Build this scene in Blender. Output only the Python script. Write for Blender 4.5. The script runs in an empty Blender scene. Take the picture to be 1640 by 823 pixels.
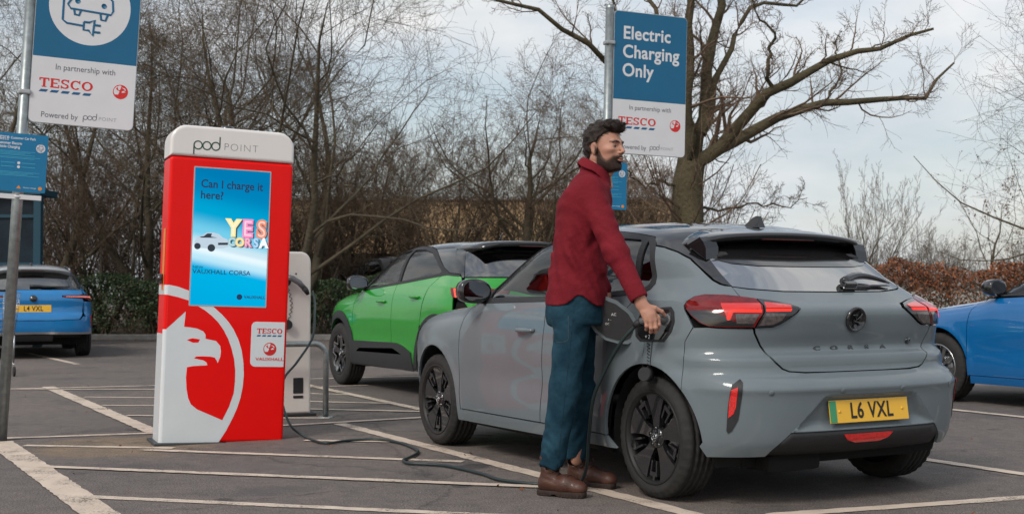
import bpy, bmesh, math, random
import numpy as np
from mathutils import Vector, Matrix, Euler
from mathutils.geometry import delaunay_2d_cdt

scene = bpy.context.scene
COL = scene.collection
rnd = random.Random(7)
R = math.radians

# ---------------------------------------------------------------- camera
cam_d = bpy.data.cameras.new('camera'); cam = bpy.data.objects.new('camera', cam_d); COL.objects.link(cam)
cam_d.sensor_width = 36.0
cam_d.lens = 36.0 * 2005 / 1640
cam_d.clip_start = 0.05; cam_d.clip_end = 2000
cam.location = (0, 0, 1.045)
cam.rotation_euler = (R(90) + math.atan(54.5 / 2005), 0, 0)
cam_d.dof.use_dof = True; cam_d.dof.focus_distance = 7.0; cam_d.dof.aperture_fstop = 5.6
scene.camera = cam

# ---------------------------------------------------------------- world: hazy broken cloud
SUN_EL, SUN_AZ = 42.0, 215.0          # azimuth clockwise from +Y
world = bpy.data.worlds.new('World'); scene.world = world; world.use_nodes = True
nt = world.node_tree; nt.nodes.clear()
def N(t, **k):
    n = nt.nodes.new(t)
    for a, b in k.items(): setattr(n, a, b)
    return n
wo = N('ShaderNodeOutputWorld'); bg = N('ShaderNodeBackground')
sky = N('ShaderNodeTexSky', sky_type='NISHITA', sun_disc=False)
sky.sun_elevation = R(SUN_EL); sky.sun_rotation = R(SUN_AZ); sky.air_density = 1.2; sky.dust_density = 2.5
tc = N('ShaderNodeTexCoord'); mp = N('ShaderNodeMapping'); mp.inputs['Scale'].default_value = (1.0, 1.0, 2.6); mp.inputs['Location'].default_value = (3.1, .4, .2)
nz = N('ShaderNodeTexNoise'); nz.inputs['Scale'].default_value = 2.3; nz.inputs['Detail'].default_value = 7; nz.inputs['Roughness'].default_value = .52
nz2 = N('ShaderNodeTexNoise'); nz2.inputs['Scale'].default_value = 5.0; nz2.inputs['Detail'].default_value = 6
rp = N('ShaderNodeValToRGB'); rp.color_ramp.elements[0].position = .44; rp.color_ramp.elements[1].position = .62
rp.color_ramp.elements[0].color = (.40, .40, .40, 1); rp.color_ramp.elements[1].color = (.97, .97, .97, 1)
cr = N('ShaderNodeValToRGB'); cr.color_ramp.elements[0].position = .3; cr.color_ramp.elements[1].position = .72
cr.color_ramp.elements[0].color = (4.4, 4.95, 5.35, 1); cr.color_ramp.elements[1].color = (7.7, 7.4, 7.15, 1)
mx = N('ShaderNodeMix', data_type='RGBA')
L = nt.links.new
L(tc.outputs['Generated'], mp.inputs[0]); L(mp.outputs[0], nz.inputs['Vector']); L(mp.outputs[0], nz2.inputs['Vector'])
L(nz.outputs['Fac'], rp.inputs[0]); L(nz2.outputs['Fac'], cr.inputs[0])
L(rp.outputs[0], mx.inputs['Factor']); L(sky.outputs[0], mx.inputs[6]); L(cr.outputs[0], mx.inputs[7])
L(mx.outputs[2], bg.inputs[0]); bg.inputs[1].default_value = 0.083; L(bg.outputs[0], wo.inputs[0])

sun_d = bpy.data.lights.new('sun', 'SUN'); sun_o = bpy.data.objects.new('sun', sun_d); COL.objects.link(sun_o)
sun_d.energy = 1.1; sun_d.angle = R(16); sun_d.color = (1.0, .95, .88)
az = R(SUN_AZ); el = R(SUN_EL)
sd = Vector((math.sin(az)*math.cos(el), math.cos(az)*math.cos(el), math.sin(el)))
sun_o.rotation_euler = sd.to_track_quat('Z', 'Y').to_euler()

scene.render.engine = 'CYCLES'
vs = scene.view_settings; vs.view_transform = 'Standard'; vs.look = 'None'; vs.gamma = 1; vs.exposure = 0.74; vs.use_curve_mapping = False
scene.cycles.max_bounces = 7; scene.cycles.transparent_max_bounces = 12; scene.cycles.caustics_reflective = False; scene.cycles.caustics_refractive = False
# ---------------------------------------------------------------- materials
def mat(name, col, rough=.5, metal=0, coat=0, noise=0, nscale=8, bump=0, bscale=60, emit=0, trans=0, ior=1.45, spec=.5, col2=None, alpha=1, coat_rough=.03, sheen=0):
    m = bpy.data.materials.new(name); m.use_nodes = True
    t = m.node_tree; b = t.nodes['Principled BSDF']
    b.inputs['Base Color'].default_value = (*col, 1); b.inputs['Roughness'].default_value = rough
    b.inputs['Metallic'].default_value = metal; b.inputs['Coat Weight'].default_value = coat; b.inputs['Coat Roughness'].default_value = coat_rough
    b.inputs['IOR'].default_value = ior; b.inputs['Transmission Weight'].default_value = trans; b.inputs['Specular IOR Level'].default_value = spec
    b.inputs['Alpha'].default_value = alpha
    if sheen: b.inputs['Sheen Weight'].default_value = sheen
    if emit:
        b.inputs['Emission Color'].default_value = (*col, 1); b.inputs['Emission Strength'].default_value = emit
    tc = t.nodes.new('ShaderNodeTexCoord')
    if noise or col2:
        n = t.nodes.new('ShaderNodeTexNoise'); n.inputs['Scale'].default_value = nscale; n.inputs['Detail'].default_value = 6; n.inputs['Roughness'].default_value = .6
        t.links.new(tc.outputs['Object'], n.inputs['Vector'])
        r = t.nodes.new('ShaderNodeValToRGB'); r.color_ramp.elements[0].position = .3; r.color_ramp.elements[1].position = .7
        c2 = col2 if col2 else tuple(min(1, c*(1+noise)) for c in col); c1 = col if col2 else tuple(c*(1-noise) for c in col)
        r.color_ramp.elements[0].color = (*c1, 1); r.color_ramp.elements[1].color = (*c2, 1)
        t.links.new(n.outputs['Fac'], r.inputs[0]); t.links.new(r.outputs[0], b.inputs['Base Color'])
        if emit: t.links.new(r.outputs[0], b.inputs['Emission Color'])
    if bump:
        n = t.nodes.new('ShaderNodeTexNoise'); n.inputs['Scale'].default_value = bscale; n.inputs['Detail'].default_value = 4
        t.links.new(tc.outputs['Object'], n.inputs['Vector'])
        bp = t.nodes.new('ShaderNodeBump'); bp.inputs['Strength'].default_value = bump; bp.inputs['Distance'].default_value = .01
        t.links.new(n.outputs['Fac'], bp.inputs['Height']); t.links.new(bp.outputs[0], b.inputs['Normal'])
    return m

def glass_mat(name, tint, dens, ior=1.6):
    """thin tinted window glass: fresnel reflection over a partly clear sheet"""
    m = bpy.data.materials.new(name); m.use_nodes = True; t = m.node_tree; t.nodes.clear()
    o = t.nodes.new('ShaderNodeOutputMaterial'); tr = t.nodes.new('ShaderNodeBsdfTransparent'); gl = t.nodes.new('ShaderNodeBsdfGlossy')
    tr.inputs[0].default_value = (*[c*(1-dens) for c in tint], 1); gl.inputs['Roughness'].default_value = .01
    fr = t.nodes.new('ShaderNodeFresnel'); fr.inputs[0].default_value = ior
    mx = t.nodes.new('ShaderNodeMixShader')
    t.links.new(fr.outputs[0], mx.inputs[0]); t.links.new(tr.outputs[0], mx.inputs[1]); t.links.new(gl.outputs[0], mx.inputs[2]); t.links.new(mx.outputs[0], o.inputs[0])
    return m

# ---------------------------------------------------------------- objects
def link(o, parent=None):
    COL.objects.link(o)
    if parent is not None: o.parent = parent
    return o
def tag(o, label=None, cat=None, group=None, kind=None):
    if label: o['label'] = label
    if cat: o['category'] = cat
    if group: o['group'] = group
    if kind: o['kind'] = kind
    return o
def empty(name, loc=(0,0,0), rz=0, parent=None):
    o = bpy.data.objects.new(name, None); o.empty_display_size = .2; o.location = loc; o.rotation_euler = (0, 0, rz); return link(o, parent)
def mesh_obj(name, verts, faces, m, parent=None, smooth=False, loc=None):
    me = bpy.data.meshes.new(name); me.from_pydata([tuple(map(float, v)) for v in verts], [], [tuple(map(int, f)) for f in faces]); me.update()
    for mm in (m if isinstance(m, (list, tuple)) else [m]): me.materials.append(mm)
    if smooth: me.polygons.foreach_set('use_smooth', [True]*len(me.polygons))
    o = bpy.data.objects.new(name, me)
    if loc is not None: o.location = loc
    return link(o, parent)

class MB:
    """collects primitive shapes into one mesh"""
    def __init__(s): s.v = []; s.f = []; s.sm = []
    def add(s, v, f, smooth=False):
        k = len(s.v); s.v += [tuple(p) for p in v]; s.f += [tuple(i+k for i in q) for q in f]; s.sm += [smooth]*len(f); return s
    def box(s, c, d, rz=0, bev=0, M=None):
        x, y, z = d[0]/2, d[1]/2, d[2]/2
        bm = bmesh.new(); bmesh.ops.create_cube(bm, size=1, matrix=Matrix.Diagonal((d[0], d[1], d[2], 1)))
        if bev: bmesh.ops.bevel(bm, geom=bm.edges[:], offset=bev, segments=2, profile=.6, affect='EDGES')
        T = Matrix.Translation(c) @ Matrix.Rotation(rz, 4, 'Z')
        if M is not None: T = M @ T
        s.add([T @ v.co for v in bm.verts], [[v.index for v in f.verts] for f in bm.faces]); bm.free(); return s
    def tube(s, pts, r, n=8, caps=True, sm=True):
        pts = [Vector(p) for p in pts]; rs = r if hasattr(r, '__len__') else [r]*len(pts)
        V = []; F = []; up = None
        for i, p in enumerate(pts):
            t = (pts[min(i+1, len(pts)-1)] - pts[max(i-1, 0)]); t = t.normalized() if t.length > 1e-9 else Vector((0,0,1))
            if up is None:
                a = Vector((0,0,1)) if abs(t.z) < .9 else Vector((1,0,0)); up = t.cross(a).normalized()
            up = (up - t*up.dot(t)); up = up.normalized() if up.length > 1e-6 else t.orthogonal().normalized()
            w = t.cross(up)
            for k in range(n):
                a = 2*math.pi*k/n; V.append(p + (up*math.cos(a) + w*math.sin(a))*rs[i])
        for i in range(len(pts)-1):
            for k in range(n):
                k2 = (k+1) % n; F.append((i*n+k, i*n+k2, (i+1)*n+k2, (i+1)*n+k))
        s.add(V, F, sm)
        if caps:
            b = len(s.v) - len(V); s.f += [tuple(b+k for k in range(n))[::-1], tuple(b+(len(pts)-1)*n+k for k in range(n))]; s.sm += [False, False]
        return s
    def lathe(s, prof, n=48, axis='Y', c=(0,0,0), close=False, sm=True):
        """prof: (radius, height along axis)"""
        V = []; F = []; m = len(prof)
        for i, (r, h) in enumerate(prof):
            for k in range(n):
                a = 2*math.pi*k/n; x, y = r*math.cos(a), r*math.sin(a)
                V.append({'Y': (c[0]+x, c[1]+h, c[2]+y), 'Z': (c[0]+x, c[1]+y, c[2]+h), 'X': (c[0]+h, c[1]+x, c[2]+y)}[axis])
        for i in range(m-1):
            for k in range(n):
                k2 = (k+1) % n; F.append((i*n+k, (i+1)*n+k, (i+1)*n+k2, i*n+k2))
        return s.add(V, F, sm)
    def build(s, name, m, parent=None, loc=None):
        o = mesh_obj(name, s.v, s.f, m, parent, False, loc); o.data.polygons.foreach_set('use_smooth', s.sm)
        bm = bmesh.new(); bm.from_mesh(o.data); bmesh.ops.recalc_face_normals(bm, faces=bm.faces); bm.to_mesh(o.data); bm.free()
        return o

def densify(poly, step):
    out = []
    for i in range(len(poly)):
        a = np.array(poly[i], float); b = np.array(poly[(i+1) % len(poly)], float); n = max(1, int(math.ceil(np.linalg.norm(b-a)/step)))
        for k in range(n): out.append(a + (b-a)*k/n)
    return np.array(out)
def smooth_poly(poly, it=2, keep=None):
    """Chaikin corner rounding"""
    P = [np.array(p, float) for p in poly]
    for _ in range(it):
        Q = []
        for i in range(len(P)):
            a, b = P[i], P[(i+1) % len(P)]; Q += [a*.75+b*.25, a*.25+b*.75]
        P = Q
    return np.array(P)
def inside(poly, pts):
    x, y = pts[:, 0], pts[:, 1]; r = np.zeros(len(pts), bool); n = len(poly)
    for i in range(n):
        x1, y1 = poly[i]; x2, y2 = poly[(i+1) % n]
        if y1 == y2: continue
        c = ((y1 > y) != (y2 > y)) & (x < (x2-x1)*(y-y1)/(y2-y1)+x1); r ^= c
    return r
def dist_poly(poly, pts):
    d = np.full(len(pts), 1e9)
    for i in range(len(poly)):
        a, b = np.asarray(poly[i]), np.asarray(poly[(i+1) % len(poly)]); ab = b-a; L2 = max(ab@ab, 1e-12)
        t = np.clip(((pts-a)@ab)/L2, 0, 1); d = np.minimum(d, np.linalg.norm(pts-(a+t[:, None]*ab), axis=1))
    return d
def fill2d(poly, holes=(), grid=.03, bstep=None):
    """triangulate polygon with holes; returns verts(n,2), tris, boundary loops (index lists)"""
    bstep = bstep or grid*.7
    loops = [densify(poly, bstep)] + [densify(h, bstep) for h in holes]
    V = []; E = []; L_ = []
    for lp in loops:
        k = len(V); V += list(lp); n = len(lp); E += [(k+i, k+(i+1) % n) for i in range(n)]
    allb = np.array(V); mn = loops[0].min(0); mx = loops[0].max(0)
    gx = np.arange(mn[0]+grid*.37, mx[0], grid); gy = np.arange(mn[1]+grid*.37, mx[1], grid*.9)
    if len(gx) and len(gy):
        G = np.array([(a+(grid/2 if j % 2 else 0), b) for j, b in enumerate(gy) for a in gx])
        ok = inside(loops[0], G)
        for h in loops[1:]: ok &= ~inside(h, G)
        G = G[ok]
        if len(G):
            d = np.full(len(G), 1e9)
            for lp in loops: d = np.minimum(d, dist_poly(lp, G))
            V += list(G[d > grid*.35])
    r = delaunay_2d_cdt([Vector((float(p[0]), float(p[1]))) for p in V], E, [], 0, 1e-6)
    v2 = np.array([(p.x, p.y) for p in r[0]]); tr = np.array([f for f in r[2] if len(f) == 3]); cen = v2[tr].mean(1)
    ok = inside(loops[0], cen)
    for h in loops[1:]: ok &= ~inside(h, cen)
    tr = tr[ok]
    a = v2[tr[:, 1]]-v2[tr[:, 0]]; b = v2[tr[:, 2]]-v2[tr[:, 0]]; neg = (a[:, 0]*b[:, 1]-a[:, 1]*b[:, 0]) < 0
    tr[neg] = tr[neg][:, ::-1]
    ec = {}
    for f in tr:
        for i in range(3): ec[(f[i], f[(i+1) % 3])] = 1
    be = [(i, j) for (i, j) in ec if (j, i) not in ec]
    return v2, tr, be
def prism(poly, h0, h1, axis='Z', holes=(), bev=0):
    """flat extruded polygon (2-D x,y -> plane), returns verts, faces"""
    v, t, be = fill2d(poly, holes, grid=1e3, bstep=1e3)
    n = len(v); V = [(a, b, h1) for a, b in v] + [(a, b, h0) for a, b in v]
    F = [tuple(f) for f in t] + [tuple(i+n for i in f[::-1]) for f in t] + [(i, i+n, j+n, j) for i, j in be]
    return V, F

def panel(name, S, poly, m, parent=None, off=0, holes=(), kind='cyl', side=1, grid=.03, thick=.012, offf=None, extra=None, bstep=None, shade=None):
    """a skin panel lying on shell S.  poly in chart coordinates"""
    v2, tr, be = fill2d(poly, holes, grid, bstep)
    P = S.chart(kind, v2, side); Nn = S.normal(P)
    o = np.full(len(P), off, float)
    if offf is not None: o = o + offf(v2, poly)
    Q = P + Nn*o[:, None]
    if offf is not None: pass
    n = len(Q); back = Q - Nn*thick
    # orientation test
    f0 = tr[len(tr)//2]; nn = np.cross(Q[f0[1]]-Q[f0[0]], Q[f0[2]]-Q[f0[0]]); flip = nn@Nn[f0[0]] < 0
    if flip: tr = tr[:, ::-1]; be = [(j, i) for i, j in be]
    bi = sorted({i for e in be for i in e}); bm_ = {i: n+k for k, i in enumerate(bi)}
    V = list(Q) + [back[i] for i in bi]
    F = [tuple(f) for f in tr] + [(j, i, bm_[i], bm_[j]) for i, j in be]
    me = bpy.data.meshes.new(name); me.from_pydata([tuple(map(float, p)) for p in V], [], [tuple(map(int, f)) for f in F]); me.update()
    me.materials.append(m)
    sm = [True]*len(tr) + [False]*len(be); me.polygons.foreach_set('use_smooth', sm)
    if offf is None:
        ln = []
        for f in tr: ln += [tuple(map(float, Nn[i])) for i in f]
        for p in list(me.polygons)[len(tr):]: ln += [tuple(p.normal)]*4
        me.normals_split_custom_set(ln)
    ob = bpy.data.objects.new(name, me); return link(ob, parent)
# ---------------------------------------------------------------- car body surface maths
def interp(xs, ys, x):
    """smooth monotone cubic through table points"""
    xs = np.asarray(xs, float); ys = np.asarray(ys, float); x = np.asarray(x, float)
    h = np.diff(xs); d = np.diff(ys) / h
    m = np.zeros(len(xs)); m[0] = d[0]; m[-1] = d[-1]
    for i in range(1, len(xs) - 1):
        if d[i-1] * d[i] > 0:
            w1 = 2*h[i] + h[i-1]; w2 = h[i] + 2*h[i-1]
            m[i] = (w1 + w2) / (w1/d[i-1] + w2/d[i])
    xc = np.clip(x, xs[0], xs[-1]); i = np.clip(np.searchsorted(xs, xc) - 1, 0, len(h) - 1)
    t = (xc - xs[i]) / h[i]
    return ((1+2*t)*(1-t)**2*ys[i] + t*(1-t)**2*h[i]*m[i] + t*t*(3-2*t)*ys[i+1] + t*t*(t-1)*h[i]*m[i+1])

class Shell:
    def __init__(s, sp):
        s.__dict__.update(sp)
    def hw(s, x, z):
        w = interp(s.prof[0], s.prof[1], z) * interp(s.plan[0], s.plan[1], x)
        g = np.clip((z - s.belt) / .12, 0, 1)
        w = w * (1 - g * (1 - interp(s.gplan[0], s.gplan[1], x)))
        for (cx, cz, rx, rz, a) in s.bumps:
            w = w + a * np.exp(-((x-cx)/rx)**2 - ((z-cz)/rz)**2)
        for (ax, r, a) in s.arches:
            rr = np.hypot(x-ax, z-s.axle_z)
            w = w + a * np.exp(-((rr-r)/.045)**2)
        return w
    def F(s, P):
        x, y, z = P[..., 0], np.abs(P[..., 1]), P[..., 2]
        w = np.maximum(s.hw(x, z), .02)
        xr = interp(s.xr[0], s.xr[1], z); xf = interp(s.xf[0], s.xf[1], z)
        if s.rear_lower:                                   # step of the bumper ledge etc.
            for (zc, zw, yw, a) in s.rear_lower:
                xr = xr + a * np.exp(-((z-zc)/zw)**2) * np.exp(-(y/yw)**4)
        u = np.where(x < s.xm, (s.xm-x)/(s.xm-xr), (x-s.xm)/(xf-s.xm)); u = np.maximum(u, 0)
        T = np.maximum(z / interp(s.zt[0], s.zt[1], x), 0)
        n = np.where(x < s.xm, s.nr, s.nf)
        return (y/w)**s.m + np.minimum(u, 3)**n + np.minimum(T, 3)**s.k - 1
    def hit(s, O, D, tmax):
        lo = np.zeros(len(O)); hi = np.full(len(O), tmax)
        for _ in range(34):
            mid = (lo+hi)/2; ins = s.F(O + D*mid[:, None]) < 0
            lo = np.where(ins, mid, lo); hi = np.where(ins, hi, mid)
        return O + D*lo[:, None]
    def normal(s, P):
        e = 2e-3; g = np.zeros_like(P)
        for i in range(3):
            d = np.zeros(3); d[i] = e
            g[:, i] = s.F(P+d) - s.F(P-d)
        return g / np.maximum(np.linalg.norm(g, axis=1, keepdims=True), 1e-9)
    def chart(s, kind, ab, side=1):
        """chart coordinates -> points.  side: (x,z);  cyl: (angle*1m, z);  top: (x,y);  rear: (y,z)"""
        ab = np.asarray(ab, float); n = len(ab); O = np.zeros((n, 3)); D = np.zeros((n, 3))
        if kind == 'side':
            O[:, 0] = ab[:, 0]; O[:, 2] = ab[:, 1]; D[:, 1] = side; tm = 1.2
        elif kind == 'cyl':
            O[:, 0] = s.cx; O[:, 2] = ab[:, 1]; D[:, 0] = -np.cos(ab[:, 0]); D[:, 1] = side*np.sin(ab[:, 0]); tm = 4
        elif kind == 'tun':
            O[:, 0] = ab[:, 0]; O[:, 2] = .93; D[:, 1] = side*np.sin(ab[:, 1]); D[:, 2] = np.cos(ab[:, 1]); tm = 1.5
        elif kind == 'top':
            O[:, 0] = ab[:, 0]; O[:, 1] = ab[:, 1]*side; O[:, 2] = .5; D[:, 2] = 1; tm = 1.5
        return s.hit(O, D, tm)
    def invert(s, kind, P):
        P = np.asarray(P)
        if kind == 'side': return P[:, [0, 2]]
        if kind == 'cyl': return np.stack([np.arctan2(P[:, 1], s.cx-P[:, 0]), P[:, 2]], 1)
        if kind == 'tun': return np.stack([P[:, 0], np.arctan2(P[:, 1], P[:, 2]-.93)], 1)
        return P[:, [0, 1]]
    def mix(s, kind, pts):
        """points given as ('s',x,z) ('c',ang,z) ('t',x,y) -> coordinates of chart kind"""
        out = []
        for p in pts:
            if len(p) == 2: out.append(tuple(p)); continue
            k = {'s': 'side', 'c': 'cyl', 't': 'top', 'u': 'tun'}[p[0]]
            out.append(tuple(s.invert(kind, s.chart(k, [p[1:]]))[0]))
        return out

HATCH = dict(xm=1.1, cx=.55, axle_z=.308, belt=1.0,
    xr=([.15,.20,.263,.33,.46,.545,.575,.605,.640,.652,.670,.700,.722,.748,.765,.85,.93,.955,.985,1.039,1.2,1.31,1.45],
        [-.50,-.55,-.60,-.638,-.658,-.668,-.678,-.662,-.612,-.580,-.574,-.573,-.568,-.524,-.517,-.540,-.556,-.552,-.502,-.417,-.18,-.01,.08]),
    xf=([.15,.3,.5,.7,.8,.95,1.5],[3.12,3.27,3.36,3.37,3.33,3.25,3.1]),
    zt=([-.8,-.3,-.1,.25,.67,1.0,1.2,1.4,1.6,1.9,2.15,2.3,2.8,3.15,3.3,3.4],
        [1.25,1.31,1.36,1.415,1.44,1.445,1.435,1.405,1.32,1.14,1.0,.975,.93,.86,.79,.72]),
    prof=([.12,.2,.3,.45,.6,.75,.85,.92,.98,1.03,1.1,1.2,1.3,1.38,1.45],
          [.80,.845,.868,.878,.883,.880,.872,.860,.835,.805,.778,.745,.71,.68,.65]),
    plan=([-.8,-.4,0,1.2,2.2,2.6,3.0,3.4],[.955,.98,1.0,1.0,.995,.985,.955,.88]),
    gplan=([-.6,-.2,.3,.9,1.7,2.2],[.84,.90,.955,1.0,.985,.93]),
    bumps=[(0,.80,.55,.10,.010),(1.3,.52,.9,.10,-.014)], arches=[(0,.375,.010),(2.538,.375,.010)],
    rear_lower=[], m=3.4, nr=10, nf=8, k=20)
CROSS = dict(HATCH); CROSS.update(xm=1.1, cx=.55, axle_z=.345, belt=1.08,
    xr=([.15,.25,.35,.5,.62,.70,.75,.85,.95,1.02,1.10,1.2,1.32,1.44,1.56],[-.52,-.62,-.69,-.72,-.72,-.70,-.66,-.645,-.64,-.62,-.585,-.51,-.41,-.30,-.17]),
    xf=([.15,.3,.5,.7,.9,1.05,1.5],[3.15,3.28,3.36,3.38,3.34,3.2,3.0]),
    zt=([-.8,-.3,-.05,.3,.7,1.0,1.25,1.45,1.65,1.9,2.15,2.3,2.7,3.05,3.25,3.4],[1.46,1.50,1.52,1.54,1.548,1.545,1.535,1.51,1.42,1.27,1.11,1.08,1.04,.99,.92,.80]),
    prof=([.12,.25,.4,.55,.7,.85,.95,1.02,1.08,1.15,1.25,1.35,1.45,1.56],[.82,.875,.89,.893,.892,.885,.872,.855,.83,.795,.755,.715,.68,.64]),
    bumps=[(-.05,.92,.5,.10,.012),(1.3,.55,.9,.12,-.018)], arches=[(0,.41,.008),(2.557,.41,.008)])
WAGON = dict(HATCH); WAGON.update(xm=1.1, cx=.5, axle_z=.325, belt=1.0,
    xr=([.15,.25,.35,.5,.6,.66,.72,.80,.9,.98,1.05,1.15,1.28,1.38,1.48],[-.70,-.86,-.92,-.95,-.95,-.93,-.88,-.87,-.88,-.86,-.80,-.70,-.56,-.46,-.40]),
    xf=([.15,.3,.5,.7,.85,1.5],[3.35,3.5,3.58,3.6,3.55,3.2]),
    zt=([-1.0,-.6,-.4,0,.6,1.2,1.6,1.8,2.0,2.3,2.5,2.9,3.3,3.6],[1.34,1.40,1.42,1.46,1.485,1.48,1.43,1.34,1.22,1.04,1.01,.96,.89,.78]),
    prof=([.12,.2,.35,.5,.65,.8,.9,.97,1.03,1.1,1.2,1.3,1.4,1.5],[.84,.885,.915,.925,.925,.915,.90,.875,.835,.80,.755,.71,.67,.63]),
    gplan=([-1.0,-.4,.3,.9,1.7,2.4],[.88,.94,.975,1.0,.98,.92]), nr=14,
    bumps=[(-.05,.85,.5,.10,.012),(1.3,.55,.9,.12,-.015)], arches=[(0,.39,.008),(2.732,.39,.008)])
HATCH2 = dict(HATCH); HATCH2.update(xm=1.1, cx=.55, axle_z=.325, belt=.99,
    xr=([.15,.3,.5,.7,.9,1.0,1.2,1.4,1.5],[-.7,-.83,-.87,-.84,-.82,-.74,-.5,-.3,-.2]),
    xf=([.15,.25,.35,.5,.62,.72,.80,.95,1.5],[3.3,3.42,3.5,3.54,3.54,3.50,3.42,3.2,3.0]),
    zt=([-.8,-.3,0,.5,1.0,1.3,1.5,1.75,2.0,2.25,2.4,2.8,3.15,3.4,3.55],[1.3,1.38,1.41,1.44,1.445,1.425,1.37,1.25,1.12,.995,.965,.915,.86,.80,.72]),
    prof=([.12,.2,.35,.5,.65,.8,.88,.95,1.0,1.08,1.2,1.3,1.4,1.5],[.85,.89,.918,.928,.928,.915,.90,.872,.84,.795,.74,.70,.665,.63]),
    bumps=[(2.6,.82,.5,.10,.008),(1.3,.50,.9,.12,-.018)], arches=[(0,.385,.010),(2.675,.385,.010)], nf=9)
# ---------------------------------------------------------------- shared car materials
M = {}
M['black_gloss'] = mat('black gloss', (.012,.012,.013), .12, coat=1)
M['black_trim'] = mat('black plastic', (.022,.022,.024), .55, noise=.15, nscale=40, bump=.15, bscale=500)
M['rubber'] = mat('tyre rubber', (.022,.021,.020), .78, noise=.3, nscale=14, bump=.25, bscale=220)
M['void'] = mat('dark lining', (.006,.006,.006), .9)
M['well'] = mat('wheel well', (.010,.010,.010), .95, noise=.3, nscale=9)
M['interior'] = mat('interior fabric', (.035,.035,.038), .8)
M['rim_black'] = mat('black alloy', (.014,.014,.016), .18, coat=1)
M['rim_dark'] = mat('dark alloy barrel', (.012,.012,.012), .5)
M['silver'] = mat('machined alloy', (.62,.63,.65), .22, metal=1)
M['chrome'] = mat('chrome', (.8,.8,.8), .08, metal=1)
M['glass'] = glass_mat('tinted glass', (.55,.62,.60), .15)
M['glass_dark'] = glass_mat('privacy glass', (.16,.18,.19), .3, 1.95)
M['glass_sky'] = glass_mat('dark mirrored glass', (.12,.13,.14), .3, 12.0)
M['glass_back'] = glass_mat('dark rear glass', (.08,.09,.10), .3, 3.4)
M['mirror'] = mat('mirror glass', (.7,.72,.74), .02, metal=1)
M['red_lens'] = mat('red lamp lens', (.15,.004,.004), .10, coat=.6, spec=.3, noise=.4, nscale=18)
M['red_lit'] = mat('lit red light guide', (.95,.022,.010), .3, emit=.62)
M['red_glow'] = mat('red lamp band', (.50,.012,.008), .15, coat=1, emit=.22)
M['red_refl'] = mat('red reflector', (.75,.012,.01), .25, coat=1, noise=.25, nscale=60, bump=.5, bscale=400, emit=0)
M['clear_lens'] = mat('clear lamp lens', (.09,.075,.075), .12, coat=1, noise=.5, nscale=60)
M['disc'] = mat('brake disc', (.25,.25,.26), .35, metal=1)
M['plate_yellow'] = mat('yellow number plate', (.83,.46,.025), .35, coat=.4)
M['plate_green'] = mat('green plate flash', (.03,.27,.11), .35, coat=.4)
M['ink'] = mat('black ink', (.012,.012,.012), .4)
M['dust'] = mat('dark dust', (.03,.03,.03), .8)

def text_obj(name, body, size, m, parent, Mx, extrude=.0006, align='CENTER', space=1.0, xs=1.0, offset=0.0, shear=0):
    cu = bpy.data.curves.new(name, 'FONT'); cu.body = body; cu.size = size; cu.align_x = align; cu.align_y = 'CENTER'
    cu.extrude = extrude; cu.space_character = space; cu.offset = offset; cu.resolution_u = 4; cu.shear = shear
    tmp = bpy.data.objects.new(name, cu)
    me = bpy.data.meshes.new_from_object(tmp); bpy.data.objects.remove(tmp)
    me.transform(Mx @ Matrix.Diagonal((xs, 1, 1, 1))); me.materials.clear(); me.materials.append(m); me.name = name
    return link(bpy.data.objects.new(name, me), parent)

def frame_on(S, kind, ab, side=1, off=0, spin=0):
    """matrix whose local X runs horizontally along the skin, Y up, Z out of it"""
    P = S.chart(kind, [ab], side); n = Vector(S.normal(P)[0]); p = Vector(P[0])
    up = Vector((0,0,1)); x = up.cross(n).normalized(); y = n.cross(x)
    Mx = Matrix((( x.x, y.x, n.x, p.x+n.x*off), (x.y, y.y, n.y, p.y+n.y*off), (x.z, y.z, n.z, p.z+n.z*off), (0,0,0,1)))
    return Mx @ Matrix.Rotation(spin, 4, 'Z')

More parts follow.
